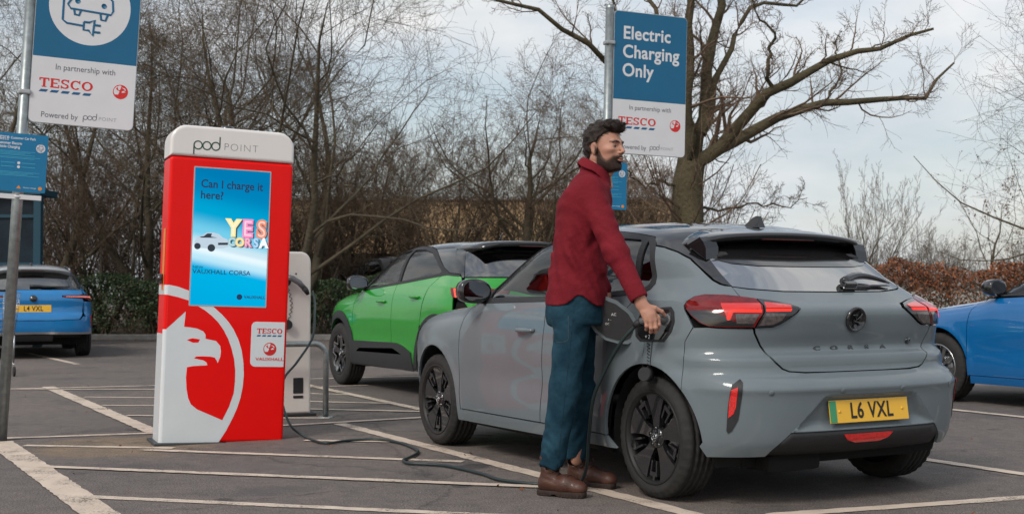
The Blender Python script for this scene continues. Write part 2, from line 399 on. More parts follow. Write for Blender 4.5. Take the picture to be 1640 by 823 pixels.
def build_wheel(parent, loc, sgn, Rr=.308, Rim=.222, W=.2, style='blade', steer=0, spin=0, name='wheel'):
    w = empty(name, loc, 0, parent); w.rotation_euler = (0, 0, steer)
    h = W/2; n = 120
    prof = [(Rim-.012,-h*.93),(Rim+.004,-h*.97),(Rim+.02,-h*1.03),((Rr+Rim)/2,-h*1.06),(Rr-.028,-h*1.0),(Rr-.010,-h*.90),(Rr-.002,-h*.80)]
    for c in (-.52,-.17,.17,.52):
        prof += [(Rr,(c-.07)*h),(Rr-.007,(c-.055)*h),(Rr-.007,(c+.055)*h),(Rr,(c+.07)*h)]
    prof += [(Rr-.002,h*.80),(Rr-.010,h*.90),(Rr-.028,h*1.0),((Rr+Rim)/2,h*1.06),(Rim+.02,h*1.03),(Rim+.004,h*.97),(Rim-.012,h*.93)]
    V = []; F = []; m = len(prof)
    for i, (r, y) in enumerate(prof):
        for k in range(n):
            a = 2*math.pi*k/n; rr = r
            if (k % 3 == 0) and abs(y) > h*.62 and r > Rr-.03 : rr = r-.006
            if (k % 3 == 1) and abs(y) < h*.6 and (i % 4 in (2, 3, 0, 1)) and r > Rr-.003: rr = r-.0035
            zz_ = rr*math.sin(a)
            if zz_ < -(Rr-.009): zz_ = -(Rr-.009)-(abs(zz_)-(Rr-.009))*.25
            V.append((rr*math.cos(a), y*sgn, zz_))
    for i in range(m-1):
        for k in range(n):
            k2 = (k+1) % n; F.append((i*n+k, (i+1)*n+k, (i+1)*n+k2, i*n+k2))
    ty = mesh_obj('tyre', V, F, M['rubber'], w, True)
    bm = bmesh.new(); bm.from_mesh(ty.data); bmesh.ops.recalc_face_normals(bm, faces=bm.faces); bm.to_mesh(ty.data); bm.free()
    # rim barrel with outer lip
    b = MB(); Y = sgn
    b.lathe([(Rim+.004,h*.95*Y),(Rim+.006,h*.99*Y),(Rim-.002,h*1.0*Y),(Rim-.012,h*.92*Y),(Rim-.02,h*.6*Y),(Rim-.03,-h*.2*Y),(Rim-.02,-h*.9*Y),(.05,-h*.92*Y)], n=72, axis='Y')
    rim = b.build('rim', M['rim_dark'] if style != 'steel' else M['silver'], w)
    d = MB(); d.lathe([(.13,h*.2*Y),(.13,h*.28*Y),(.04,h*.3*Y)], n=40, axis='Y'); d.lathe([(.155,h*.05*Y),(.155,h*.12*Y),(.06,h*.12*Y)], n=40, axis='Y')
    d.build('brake_disc', M['disc'], w)
    def blade(poly, y0, y1, ang, mb):
        v, f = prism(poly, y0, y1); ca, sa = math.cos(ang), math.sin(ang)
        q = []
        for (a, c, z) in v:
            rr = math.hypot(a, c); dish = -.018*(1-min(rr/Rim, 1))**.8
            q.append((a*ca-c*sa, (z+dish*1.0)*Y, a*sa+c*ca))
        mb.add(q, f)
    k = Rim/.222
    if style == 'blade':
        sp = MB(); sp2 = MB()
        for i in range(5):
            a = spin + i*2*math.pi/5 + math.pi/2
            A1 = [(.045*k,-.022*k),(.045*k,.022*k),(.10*k,.030*k),(.165*k,.056*k),(.205*k,.078*k),(.217*k,.040*k),(.221*k,0),(.217*k,-.040*k),(.205*k,-.078*k),(.165*k,-.056*k),(.10*k,-.030*k)]
            blade(A1, h*.60, h*.86, a, sp)
            a2 = a + math.pi/5
            for s2 in (-1, 1):
                B = [(.112*k,.012*s2*k),(.112*k,.022*s2*k),(.186*k,.030*s2*k),(.186*k,.020*s2*k)]
                if s2 < 0: B = B[::-1]
                blade(B, h*.66, h*.90, a2, sp2)
            blade([(.166*k,-.024*k),(.186*k,-.026*k),(.186*k,.026*k),(.166*k,.024*k)], h*.66, h*.905, a2, sp2)
            blade([(.186*k,-.008*k),(.218*k,-.008*k),(.218*k,.008*k),(.186*k,.008*k)], h*.6, h*.86, a2, sp2)
        sp.add(sp2.v, sp2.f); sp.build('spoke_blades', M['rim_black'], w)
    elif style == 'zigzag':
        sp = MB(); si = MB()
        for i in range(5):
            a = spin + i*2*math.pi/5
            blade([(.04*k,-.03*k),(.04*k,.03*k),(.12*k,.03*k),(.214*k,.062*k),(.214*k,-.062*k),(.12*k,-.03*k)], h*.55, h*.84, a, sp)
            def seg(p, q, wd=.008*k):
                p = np.array(p)*k; q = np.array(q)*k; d_ = q-p; nn = np.array([-d_[1], d_[0]])/np.linalg.norm(d_)*wd
                v = [p+nn, p-nn, q-nn, q+nn]; blade([tuple(x) for x in v], h*.80, h*.93, a, si)
            zig = [(.120*math.cos(-.63),.120*math.sin(-.63)),(.165,-.062),(.205,-.055),(.178,0),(.205,.055),(.165,.062),(.120*math.cos(.63),.120*math.sin(.63))]
            for p, q in zip(zig[:-1], zig[1:]): seg(p, q)
        sp.build('spoke_blades', M['rim_black'], w); si.build('silver_zigzag', M['silver'], w)
    else:
        sp = MB()
        for i in range(10):
            a = spin + i*2*math.pi/10
            blade([(.04*k,-.012*k),(.04*k,.012*k),(.214*k,.022*k),(.214*k,-.022*k)], h*.5, h*.84, a, sp)
        sp.build('spokes', M['silver'], w)
    hb = MB(); hb.lathe([(.058,h*.45*Y),(.055,h*.72*Y),(.045,h*.78*Y),(.030,h*.80*Y)], n=32, axis='Y')
    for i in range(5):
        a = 2*math.pi*i/5+.3; hb.lathe([(.011,h*.6*Y),(.011,h*.80*Y),(.0001,h*.81*Y)], n=10, axis='Y', c=(.045*math.cos(a)*1.0, 0, .045*math.sin(a)))
    hb.build('hub', M['rim_black'], w)
    cp = MB(); cp.lathe([(.030,h*.78*Y),(.030,h*.84*Y),(.026,h*.86*Y),(.0001,h*.86*Y)], n=28, axis='Y'); c = cp.build('centre_cap', M['black_gloss'], w)
    rg = MB(); rg.lathe([(.022,h*.862*Y),(.022,h*.875*Y),(.017,h*.875*Y),(.017,h*.862*Y)], n=28, axis='Y')
    rg.tube([(-.014,h*.87*Y,-.006),(.004,h*.875*Y,0),(-.004,h*.875*Y,.004),(.014,h*.87*Y,.007)], .0032, n=6); rg.build('cap_emblem', M['silver'], w)
    return w

def door_mirror(parent, S, x, z, sgn, m_cap, y=None, sc=1.0, glassy=True):
    """door mirror: arm, shell (dark), housing cap, glass facing rearwards"""
    t = empty('door_mirror', (x, 0, z), 0, parent)
    yb = max(float(S.chart('side', [(x, z)], 1)[0][1]), .90*float(S.hw(np.array([x]), np.array([z]))[0])) if y is None else y
    V = []; F = []; n = 28; secs = []
    for i, (u, sx) in enumerate([(-.062,.93),(-.055,1.0),(-.02,1.0),(.03,.93),(.07,.72),(.095,.42),(.105,.02)]):
        for k in range(n):
            a = 2*math.pi*k/n; c, s_ = math.cos(a), math.sin(a)
            yy = .110*sx*np.sign(c)*abs(c)**.75; zz_ = .078*sx*np.sign(s_)*abs(s_)**.75
            if c < 0: zz_ *= 1 - .25*abs(c)
            V.append((u*sc, sgn*(yb+.155*sc+yy*sc), zz_*sc + .015*(yy > 0)*0 ))
    m = 7
    for i in range(m-1):
        for k in range(n): F.append((i*n+k, (i+1)*n+k, (i+1)*n+(k+1) % n, i*n+(k+1) % n))
    F.append(tuple(range(n)))
    o = mesh_obj('mirror_housing', V, F, m_cap, t, True)
    g = [(-.0635*sc, sgn*(yb+.155*sc+.092*sc*np.sign(math.cos(a))*abs(math.cos(a))**.75), .062*sc*np.sign(math.sin(a))*abs(math.sin(a))**.75*(1-.2*(math.cos(a) < 0))) for a in [2*math.pi*k/n for k in range(n)]]
    mesh_obj('mirror_glass', g, [tuple(range(n))], M['mirror'], t)
    mb = MB(); mb.tube([(.02*sc, sgn*(yb-.01), -.055*sc), (.02*sc, sgn*(yb+.05*sc), -.06*sc), (.015*sc, sgn*(yb+.10*sc), -.045*sc)], [.022*sc,.018*sc,.03*sc], n=10); mb.build('mirror_arm', M['black_trim'], t)
    return t

def door_handle(parent, S, x, z, sgn, m, L_=.20):
    y = float(S.chart('side', [(x, z)], 1)[0][1])
    t = MB(); pts = []; rs = []
    for i in range(13):
        u = -1+2*i/12; pts.append((x+u*L_/2, sgn*(y+.034*(1-abs(u)**4)+.0), z+.003)); rs.append(.014*(1-.35*u*u))
    t.tube(pts, rs, n=10); h = t.build('door_handle', m, parent)
    c = MB(); V = []
    n = 20
    for k in range(n):
        a = 2*math.pi*k/n; xx = x+.012+.055*math.cos(a); z2 = z+.004+.032*math.sin(a); V.append((xx, sgn*(float(S.chart('side', [(xx, z2)], 1)[0][1])+.0025), z2))
    return h

def car_underbody(root, S, ax_r, ax_f, y_w=.84, z0=.17, r_arch=.37, az=.308, xr=-.5, xf=3.2):
    b = MB(); b.box(((xr+xf)/2, 0, z0+.07), (xf-xr-.25, 1.15, .12), bev=.02); b.box(((ax_r+ax_f)/2, 0, z0+.07), (ax_f-ax_r-.85, 1.60, .12), bev=.02)
    b.tube([(ax_r-.02, -.6, az), (ax_r-.02, .6, az)], .035, n=10); b.build('underbody', M['void'], root)
    for ax in (ax_r, ax_f):
        for sg in (1, -1):
            V = []; F = []; n = 24; rr = r_arch+.008; cs = [(ax+rr*math.cos(R(-18)+R(216)*k/n), az+rr*math.sin(R(-18)+R(216)*k/n)) for k in range(n+1)]
            ys = np.minimum(S.chart('side', cs)[:, 1]-.028, y_w-.015)
            for i in range(2):
                for k, (xx, z_) in enumerate(cs): V.append((xx, sg*(.50 if i == 0 else float(ys[k])), z_))
            for k in range(n): F.append((k, k+1, n+1+k+1, n+1+k))
            k0 = len(V); V.append((ax, sg*.50, az)); F += [(k, k+1, k0) for k in range(n)]
            mesh_obj('wheel_arch_liner', V, F, M['well'], root)

def car_interior(root, x_dash, x_front, x_rear, zs=.55, wide=.36, m=None, steer_left=False):
    m = m or M['interior']
    b = MB(); b.box((x_front-.3, 0, zs-.22), (2.4, 1.35, .05)); b.build('cabin_floor', M['void'], root)
    for sg in (1, -1):
        s = MB(); s.box((x_front, sg*wide, zs-.02), (.50, .50, .16), bev=.05)
        T = Matrix.Translation((x_front-.27, sg*wide, zs+.30)) @ Matrix.Rotation(R(-14), 4, 'Y')
        s.box((0, 0, 0), (.13, .48, .62), bev=.055, M=T)
        T = Matrix.Translation((x_front-.36, sg*wide, zs+.70)) @ Matrix.Rotation(R(-8), 4, 'Y'); s.box((0,0,0), (.09, .26, .17), bev=.04, M=T)
        s.build('front_seat', m, root)
    s = MB(); s.box((x_rear, 0, zs), (.48, 1.24, .16), bev=.05); T = Matrix.Translation((x_rear-.28, 0, zs+.30)) @ Matrix.Rotation(R(-18), 4, 'Y')
    s.box((0,0,0), (.13, 1.24, .58), bev=.055, M=T)
    for yy in (-.38, .38): T = Matrix.Translation((x_rear-.40, yy, zs+.64)) @ Matrix.Rotation(R(-12), 4, 'Y'); s.box((0,0,0), (.08, .24, .12), bev=.035, M=T)
    s.build('rear_seat', m, root)
    d = MB(); d.box((x_dash, 0, zs+.27), (.42, 1.36, .26), bev=.06); d.build('dashboard', m, root)
    w = MB(); c = Vector((x_dash-.36, -.36, zs+.30)); pts = []
    for k in range(25):
        a = 2*math.pi*k/24; pts.append(c + Vector((.07*math.sin(a), .18*math.cos(a), .17*math.sin(a))))
    w.tube(pts, .014, n=8); w.box(tuple(c), (.03, .12, .10), bev=.01); w.build('steering_wheel', M['black_trim'], root)

def arch_pts(ax, r, a0, a1, az=.308, n=22):
    return [('s', ax+r*math.cos(R(a0+(a1-a0)*k/n)), az+r*math.sin(R(a0+(a1-a0)*k/n))) for k in range(n+1)]

def number_plate(parent, Mx, txt, green=True, w=.52, hh=.111, sc=.092):
    """rear plate; Mx local X right as read, Y up, Z out"""
    b = MB(); b.box((0,0,0), (w, hh, .006), bev=.0025, M=Mx); p = b.build('number_plate', M['plate_yellow'], parent)
    if green:
        b = MB(); b.box((-w/2+.022,0,.0036), (.042, hh-.006, .0015), M=Mx); b.build('green_flash', M['plate_green'], p)
    cx = .012 if green else 0
    text_obj('registration', txt, sc*1.18, M['ink'], p, Mx @ Matrix.Translation((cx, -.002, .0046)), xs=.80, space=1.08, offset=.0016)
    for sx in (-1, 1):
        b = MB(); b.lathe([(.0075,.003),(.0065,.007),(.0001,.008)], n=14, axis='Z', c=(sx*w*.40+cx*.8,-.0,0))
        b.v = [tuple(Mx @ Vector(v)) for v in b.v]; b.build('plate_screw', M['plate_yellow'], p)
    return p
# ---------------------------------------------------------------- ground
def asphalt():
    m = bpy.data.materials.new('asphalt'); m.use_nodes = True; t = m.node_tree; b = t.nodes['Principled BSDF']; l = t.links.new
    tc = t.nodes.new('ShaderNodeTexCoord'); b.inputs['Roughness'].default_value = .82; b.inputs['Specular IOR Level'].default_value = .35
    def noise(s, d=5, r=.6):
        n = t.nodes.new('ShaderNodeTexNoise'); n.inputs['Scale'].default_value = s; n.inputs['Detail'].default_value = d; n.inputs['Roughness'].default_value = r; l(tc.outputs['Object'], n.inputs['Vector']); return n
    def ramp(src, p0, c0, p1, c1):
        r = t.nodes.new('ShaderNodeValToRGB'); r.color_ramp.elements[0].position = p0; r.color_ramp.elements[1].position = p1
        r.color_ramp.elements[0].color = (*c0, 1); r.color_ramp.elements[1].color = (*c1, 1); l(src, r.inputs[0]); return r
    def mul(a, c, f=1):
        x = t.nodes.new('ShaderNodeMix'); x.data_type = 'RGBA'; x.blend_type = 'MULTIPLY'; x.inputs['Factor'].default_value = f; l(a, x.inputs[6]); l(c, x.inputs[7]); return x.outputs[2]
    base = ramp(noise(.22, 4).outputs['Fac'], .35, (.126,.123,.122), .66, (.198,.178,.164))
    spk = ramp(noise(420, 2, .7).outputs['Fac'], .38, (.45,.45,.46), .66, (1.75,1.65,1.6))
    mid = ramp(noise(9, 6).outputs['Fac'], .3, (.78,.79,.8), .7, (1.15,1.13,1.1))
    vor = t.nodes.new('ShaderNodeTexVoronoi'); vor.inputs['Scale'].default_value = 170; l(tc.outputs['Object'], vor.inputs['Vector'])
    agg = ramp(vor.outputs['Distance'], .05, (1.35,1.3,1.25), .5, (.75,.75,.76))
    grn = ramp(noise(95, 3, .8).outputs['Fac'], .32, (.30,.31,.33), .70, (2.0,1.92,1.84))
    sand = t.nodes.new('ShaderNodeVectorMath'); sand.operation = 'DISTANCE'; sand.inputs[1].default_value = (-2.65, 8.45, 0); l(tc.outputs['Object'], sand.inputs[0])
    wob = t.nodes.new('ShaderNodeMath'); wob.operation = 'MULTIPLY_ADD'; wob.inputs[1].default_value = -.9; l(noise(3.5, 4).outputs['Fac'], wob.inputs[0]); l(sand.outputs['Value'], wob.inputs[2])
    dirt = ramp(wob.outputs[0], -.05, (1.5,1.30,1.0), .25, (1,1,1))
    stain = ramp(noise(1.1, 3, .5).outputs['Fac'], .30, (.72,.76,.80), .44, (1,1,1))
    oil = ramp(noise(2.6, 2, .4).outputs['Fac'], .265, (.50,.52,.55), .30, (1,1,1)); vc = t.nodes.new('ShaderNodeTexVoronoi'); vc.feature = 'DISTANCE_TO_EDGE'; vc.inputs['Scale'].default_value = .42
    wv = t.nodes.new('ShaderNodeVectorMath'); wv.operation = 'MULTIPLY_ADD'; wv.inputs[1].default_value = (.5,.5,0); nv = noise(2.2, 6); l(nv.outputs['Color'], wv.inputs[0]); l(tc.outputs['Object'], wv.inputs[2]); l(wv.outputs[0], vc.inputs['Vector'])
    crk = ramp(vc.outputs['Distance'], .0, (.60,.60,.60), .0055, (1,1,1))
    c = mul(base.outputs[0], spk.outputs[0]); c = mul(c, oil.outputs[0]); c = mul(c, crk.outputs[0]); c = mul(c, grn.outputs[0]); c = mul(c, dirt.outputs[0]); c = mul(c, stain.outputs[0]); c = mul(c, mid.outputs[0]); c = mul(c, agg.outputs[0])
    l(c, b.inputs['Base Color'])
    bp = t.nodes.new('ShaderNodeBump'); bp.inputs['Strength'].default_value = .5; bp.inputs['Distance'].default_value = .006; l(vor.outputs['Distance'], bp.inputs['Height']); l(bp.outputs[0], b.inputs['Normal'])
    return m
M['asphalt'] = asphalt()
gv = [(-140,-20,0),(140,-20,0),(140,260,0),(-140,260,0)]
tag(mesh_obj('ground', gv, [(0,1,2,3)], M['asphalt']), kind='structure')

def paint_mat():
    m = mat('worn road paint', (.50,.41,.33), .7, col2=(.66,.55,.45), nscale=6)
    t = m.node_tree; b = t.nodes['Principled BSDF']; l = t.links.new
    tc = t.nodes.new('ShaderNodeTexCoord'); n = t.nodes.new('ShaderNodeTexNoise'); n.inputs['Scale'].default_value = 75; n.inputs['Detail'].default_value = 8; n.inputs['Roughness'].default_value = .75
    l(tc.outputs['Object'], n.inputs['Vector']); n2 = t.nodes.new('ShaderNodeTexNoise'); n2.inputs['Scale'].default_value = 3.0; n2.inputs['Detail'].default_value = 3; l(tc.outputs['Object'], n2.inputs['Vector'])
    a = t.nodes.new('ShaderNodeMath'); a.operation = 'MULTIPLY_ADD'; a.inputs[1].default_value = .55; l(n2.outputs['Fac'], a.inputs[0]); l(n.outputs['Fac'], a.inputs[2])
    r = t.nodes.new('ShaderNodeValToRGB'); r.color_ramp.elements[0].position = .60; r.color_ramp.elements[1].position = .72; l(a.outputs[0], r.inputs[0]); l(r.outputs[0], b.inputs['Alpha'])
    return m
M['road_paint'] = paint_mat()
LINES = []   # (x0,y0,x1,y1,width)
def ln(a, b, w=.09): LINES.append((*a, *b, w))
ln((-1.36,9.90),(1.6,4.50),.11)            # bay line in front of the car
ln((-3.55,8.70),(-1.0,4.28),.17)           # bay line, bottom left
ln((-5.05,13.66),(-2.62,9.24),.13)         # bay line left of the display
ln((-5.70,13.28),(-3.0,14.2),.09); ln((-9.0,12.1),(-5.70,13.28),.09)
ln((-5.45,13.35),(-2.5,13.22),.07)
for a, b in (((-4.22,12.38),(-3.3,12.28)), ((-3.74,11.45),(-2.9,11.40)), ((-3.23,10.52),(-2.6,10.45))): ln(a, b, .07)
ln((-2.9,12.94),(-2.06,12.80),.07)
ln((-3.60,8.90),(-2.60,9.24),.09); ln((-1.9,9.66),(-.30,10.62),.09)
ln((-3.30,8.50),(-2.25,8.36),.08); ln((-2.45,8.27),(-.30,7.69),.08)
ln((-2.78,7.47),(.30,6.66),.08); ln((-2.23,6.41),(.70,5.66),.08); ln((-1.45,8.78),(-.77,8.70),.08)
ln((-2.75,14.85),(-.20,9.90),.10)          # bay line beyond the display
for a, b in (((-2.05,12.80),(-1.55,12.62)), ((-2.0,11.88),(-1.10,11.66)), ((-1.85,11.10),(-.75,10.86)), ((-2.0,10.35),(-1.5,10.33))): ln(a, b, .08)
ln((-3.2,14.6),(.2,15.9),.09); ln((-2.2,13.6),(-1.6,13.9),.07)
ln((1.20,5.86),(4.4,7.02),.10)             # end line lower right
ln((2.2,8.45),(4.6,4.15),.10); 
ln((3.55,11.6),(6.2,6.9),.10)
ln((-8.2,21.2),(-6.2,17.9),.10); ln((-10,14.7),(-5.9,13.9),.06)
def build_lines():
    V = []; F = []
    for k, (x0, y0, x1, y1, w) in enumerate(LINES):
        d = np.array([x1-x0, y1-y0]); L_ = np.linalg.norm(d); d /= L_; n = np.array([-d[1], d[0]]); z = .004+.0015*(k % 3); N_ = max(2, int(L_/.05)); b0 = len(V)
        for i in range(N_+1):
            p = np.array([x0, y0]) + d*L_*i/N_
            for s in (-1, 1):
                q = p + n*s*(w/2 + rnd.uniform(-.006, .006)); V.append((q[0], q[1], z))
        for i in range(N_): F.append((b0+2*i, b0+2*i+1, b0+2*i+3, b0+2*i+2))
    o = mesh_obj('road_markings', V, F, M['road_paint']); tag(o, kind='structure')
build_lines()
# ---------------------------------------------------------------- the grey hatchback being charged
def build_grey():
    S = Shell(HATCH); root = empty('hatchback', (1.446, 6.742, 0), R(118.805))
    tag(root, 'grey hatchback with a black roof and rear spoiler, plugged in beside the man', 'car')
    paint = mat('grey paint', (.148,.178,.195), .45, coat=.6, coat_rough=.02, spec=.15, metal=.0, noise=.05, nscale=3); blk = M['black_gloss']
    AR = .372
    for sg in (1, -1):
        P = lambda n, poly, m, off=0, holes=(), kind='cyl', grid=.03, offf=None, parent=root, thick=.014, bstep=None: panel(n, S, S.mix(kind, poly), m, parent, off, [S.mix(kind, h) for h in holes], kind, sg, grid, thick, offf, bstep=bstep)
        # doors
        fd = P('front_door', [('s',2.119,.283),('s',2.125,.45),('s',2.127,.69),('s',2.117,.79),('s',2.083,.876),('s',2.02,.945),('s',1.98,.965),('s',1.045,.985),('s',1.036,.92),('s',1.033,.84),('s',1.052,.633),('s',1.062,.52),('s',1.092,.288)], paint, kind='side')
        rd = P('rear_door', [('s',1.083,.288),('s',1.053,.52),('s',1.043,.633),('s',1.025,.84),('s',1.028,.92),('s',1.036,.986),('s',.60,1.005),('s',.17,1.03),('s',.205,.98),('s',.27,.90),('s',.345,.78),('s',.398,.62),('s',.402,.50),('s',.378,.40),('s',.372,.288)], paint, kind='side')
        door_handle(fd, S, 1.235, .812, sg, paint); door_handle(rd, S, .39, .822, sg, paint)
        P('sill_skirt', [('s',2.172,.205),('s',1.2,.212),('s',.305,.222),('s',.366,.282),('s',2.155,.276)], paint, kind='side', off=.002)
        fe = [('s',2.127,.279),('s',2.133,.45),('s',2.135,.69),('s',2.125,.79),('s',2.09,.878),('s',2.03,.947),('s',2.10,.955),('s',2.30,.935),('s',2.461,.908),('s',2.70,.888),('s',2.85,.855),('s',3.0,.80),('s',3.08,.70),('s',3.08,.60)]
        P('front_wing', fe + arch_pts(2.538, AR, 52, 196)[:], paint, kind='side') if False else None
        poly = [('s',2.127,.279),('s',2.133,.45),('s',2.135,.69),('s',2.125,.79),('s',2.09,.878),('s',2.03,.947),('s',2.10,.955),('s',2.30,.935),('s',2.461,.908),('s',2.70,.885),('s',2.85,.850),('s',2.96,.78),('s',2.96,.52)] + arch_pts(2.538, AR, 22, 196)
        P('front_wing', poly, paint, kind='side')
        # rear quarter wraps to the tailgate
        arc = [S.mix('cyl', [p])[0] for p in arch_pts(0, AR, 48, 172)]
        q = [('s',.262,1.284),('s',.144,1.139),('s',.108,1.083),('s',.125,1.052),('s',.163,1.033),('s',.198,.98),('s',.262,.90),('s',.337,.78),('s',.404,.62),('s',.408,.50),('s',.384,.40),('s',.379,.284)]
        arc0 = arch_pts(0, AR, 62, 128)
        q += arch_pts(0, AR, -3, 136) + [('c',.80,.80),('c',.765,.87),('c',.785,.915),('c',.806,.954),('c',.812,.974),('c',.80,.997),('c',.768,1.020),('c',.718,1.030),('c',.629,1.028),('c',.566,1.021),('s',-.291,1.067),('s',-.273,1.069),('s',-.247,1.076),('s',-.197,1.097),('s',-.089,1.160),('s',-.007,1.208),('s',.087,1.245),('s',.186,1.272)]
        P('rear_quarter', q, paint, grid=.028)
        # charge socket recess
        port = [('s',.070,.952),('s',-.140,.966),('s',-.172,.945),('s',-.192,.895),('s',-.182,.845),('s',-.137,.793),('s',.045,.791),('s',.085,.815),('s',.10,.875)]
        if sg == 1:
            inn = S.mix('cyl', port)
            fr = P('charge_port', [tuple(p) for p in inn], M['black_trim'], off=.003, grid=.02)
            cen = np.mean(np.array(inn), 0); inn2 = [tuple(cen+(np.array(p)-cen)*.86) for p in inn]
            panel('port_well', S, inn2, M['black_gloss'], fr, .0045, (), 'cyl', 1, .02, .001)
        # glass and frames
        frame = [(1.985,.963),(1.90,1.06),(1.78,1.155),(1.62,1.268),(1.50,1.33),(1.40,1.372),(1.2,1.386),(1.0,1.392),(.70,1.380),(.50,1.360),(.32,1.334),(.266,1.303),(.144,1.139),(.108,1.083),(.118,1.052),(.163,1.031),(.60,1.003),(1.04,.984)]
        g1 = [(1.80,1.0),(1.84,1.06),(1.75,1.14),(1.61,1.238),(1.49,1.303),(1.39,1.343),(1.2,1.357),(1.10,1.358),(1.085,1.015)]
        g2 = [(1.03,1.357),(.70,1.347),(.40,1.322),(.372,1.30),(.30,1.10),(.285,1.052),(.62,1.032),(1.015,1.015)]
        g3 = [(.335,1.313),(.318,1.303),(.285,1.28),(.17,1.128),(.150,1.085),(.165,1.066),(.245,1.055)]
        P('window_frame', frame, M['black_trim'], kind='side', off=.003, holes=[g1, g2, g3], bstep=.03)
        for nm, g, gm in (('front_side_window', g1, M['glass']), ('rear_side_window', g2, M['glass_dark']), ('quarter_light', g3, M['glass_dark'])):
            P(nm, g, gm, kind='side', off=-.006, thick=.001)
        # tail lamp
        lamp = [(.801,.974),(.788,.994),(.758,1.014),(.715,1.023),(.629,1.021),(.557,1.012),(.498,1.004),(.478,.971),(.481,.939),(.504,.9),(.516,.872),(.575,.871),(.66,.872),(.698,.876),(.732,.892),(.768,.924),(.793,.954)]
        lamp_in = [(.492,1.003),(.427,.994),(.344,.977),(.312,.961),(.332,.941),(.373,.912),(.407,.889),(.439,.876),(.510,.872),(.498,.9),(.475,.939),(.472,.971)]
        tl = P('tail_light', lamp, M['red_lens'], off=.008, grid=.02, thick=.02)
        lower = [(.785,.945),(.70,.950),(.64,.925),(.60,.90),(.52,.885),(.522,.876),(.66,.876),(.698,.880),(.728,.895),(.762,.924)]
        P('lens_base', lower, M['black_gloss'], off=.0095, grid=.02, thick=.001, parent=tl)
        P('light_band', [(.648,.979),(.486,.979),(.489,.942),(.599,.942),(.612,.906),(.625,.906),(.63,.932),(.646,.965)], M['red_glow'], off=.0100, grid=.02, thick=.001, parent=tl)
        P('light_guide', [(.600,.951),(.486,.951),(.489,.940),(.606,.940),(.616,.906),(.624,.906),(.616,.945)], M['red_lit'], off=.0112, grid=.02, thick=.001, parent=tl)
        P('reversing_lens', [(.592,.934),(.498,.934),(.512,.905),(.520,.890),(.588,.890)], M['clear_lens'], off=.0105, grid=.02, thick=.001, parent=tl)
        if sg == 1: rot_lamps = []
        ti = P('inner_tail_light', lamp_in, M['black_gloss'], off=.008, grid=.02, thick=.02)
        P('light_band', [(.464,.986),(.349,.970),(.352,.958),(.468,.958)], M['red_glow'], off=.0092, grid=.02, thick=.001, parent=ti)
        P('light_guide', [(.468,.956),(.352,.956),(.358,.946),(.468,.944)], M['red_lit'], off=.0098, grid=.02, thick=.001, parent=ti)
        P('lens_base', [(.468,.938),(.38,.935),(.40,.905),(.44,.885),(.500,.880)], M['clear_lens'], off=.0092, grid=.02, thick=.001, parent=ti)
        # bumper corner vent with reflector
        vh = P('reflector_housing', [(.61,.601),(.581,.627),(.572,.612),(.577,.541),(.589,.437),(.611,.384),(.625,.371),(.631,.383),(.626,.494),(.618,.566)], M['black_trim'], off=.004, grid=.02)
        P('reflector', [(.613,.579),(.590,.589),(.597,.495),(.606,.465),(.624,.445),(.621,.52)], M['red_refl'], off=.0065, grid=.02, thick=.002, parent=vh)
        # front
        P('headlight', [('s',2.85,.80),('s',2.78,.855),('s',2.95,.80),('s',3.12,.70),('s',3.0,.68)], M['glass_dark'], kind='side', off=.004) if False else None
        door_mirror(root, S, 1.86, 1.045, sg, blk)
    A = lambda n, poly, m, off=0, kind='cyl', grid=.03, offf=None, parent=root, thick=.014, holes=(), bstep=None: panel(n, S, poly, m, parent, off, holes, kind, 1, grid, thick, offf, bstep=bstep)
    def mir(pts): return [tuple(p) for p in pts] + [(-p[0], p[1]) for p in pts[::-1]]
    # bumper, full width
    aR = [S.mix('cyl', [p])[0] for p in arch_pts(0, AR, 136.7, 178)]
    half = [(.522,.862),(.575,.863),(.66,.864),(.70,.868),(.7618,.866),(.7968,.80)] + [tuple(p) for p in aR] + [(.735,.30),(.707,.25),(.483,.257),(.459,.291),(.387,.372),(.279,.502),(.249,.54),(.216,.549)]
    top = [(.518,.841),(.492,.781),(.468,.742),(.436,.700),(.405,.668),(.375,.655),(.30,.648)]
    loop = half + [(-a, b) for a, b in half[::-1]] + [(-a, b) for a, b in top] + top[::-1]
    bp = A('rear_bumper', loop, paint, grid=.026)
    rec = mir([(.387,.372),(.279,.502),(.249,.54),(.216,.549)])
    A('plate_recess', rec, paint, offf=lambda v, p: -np.clip(dist_poly(p, v)*.9, 0, .034), grid=.016, thick=.004, parent=bp)
    A('diffuser', mir([(.387,.369),(.459,.286),(.483,.254),(.50,.235),(.10,.225)]), M['black_trim'], off=-.002, thick=.05, parent=bp, offf=lambda v, p: -.04*np.clip((.32-v[:,1])/.1, 0, 1))
    f = A('fog_light', mir([(.136,.349),(.113,.322),(.067,.306)]), M['red_refl'], off=.002, thick=.01, parent=bp, grid=.02)
    for a in (.47, -.47, .16, -.16):
        T = frame_on(S, 'cyl', (a, .565), 1, .0005); b = MB(); b.lathe([(.014,0),(.013,.002),(.0001,.002)], n=18, axis='Z'); b.v = [tuple(T @ Vector(v)) for v in b.v]; b.build('parking_sensor', paint, bp)
    # tailgate
    gh = [(.590,1.064),(.555,1.012),(.500,1.008),(.427,1.000),(.338,.983),(.300,.961),(.325,.937),(.367,.907),(.402,.884),(.436,.869),(.511,.866),(.508,.841),(.482,.781),(.458,.742),(.427,.703),(.398,.673),(.370,.661),(.30,.655),(.158,.653)]
    tg = A('tailgate', gh + [(-a, b) for a, b in gh[::-1]] + [(-.509,1.052),(-.332,1.040),(0,1.037),(.332,1.040),(.509,1.052)], paint, grid=.022)
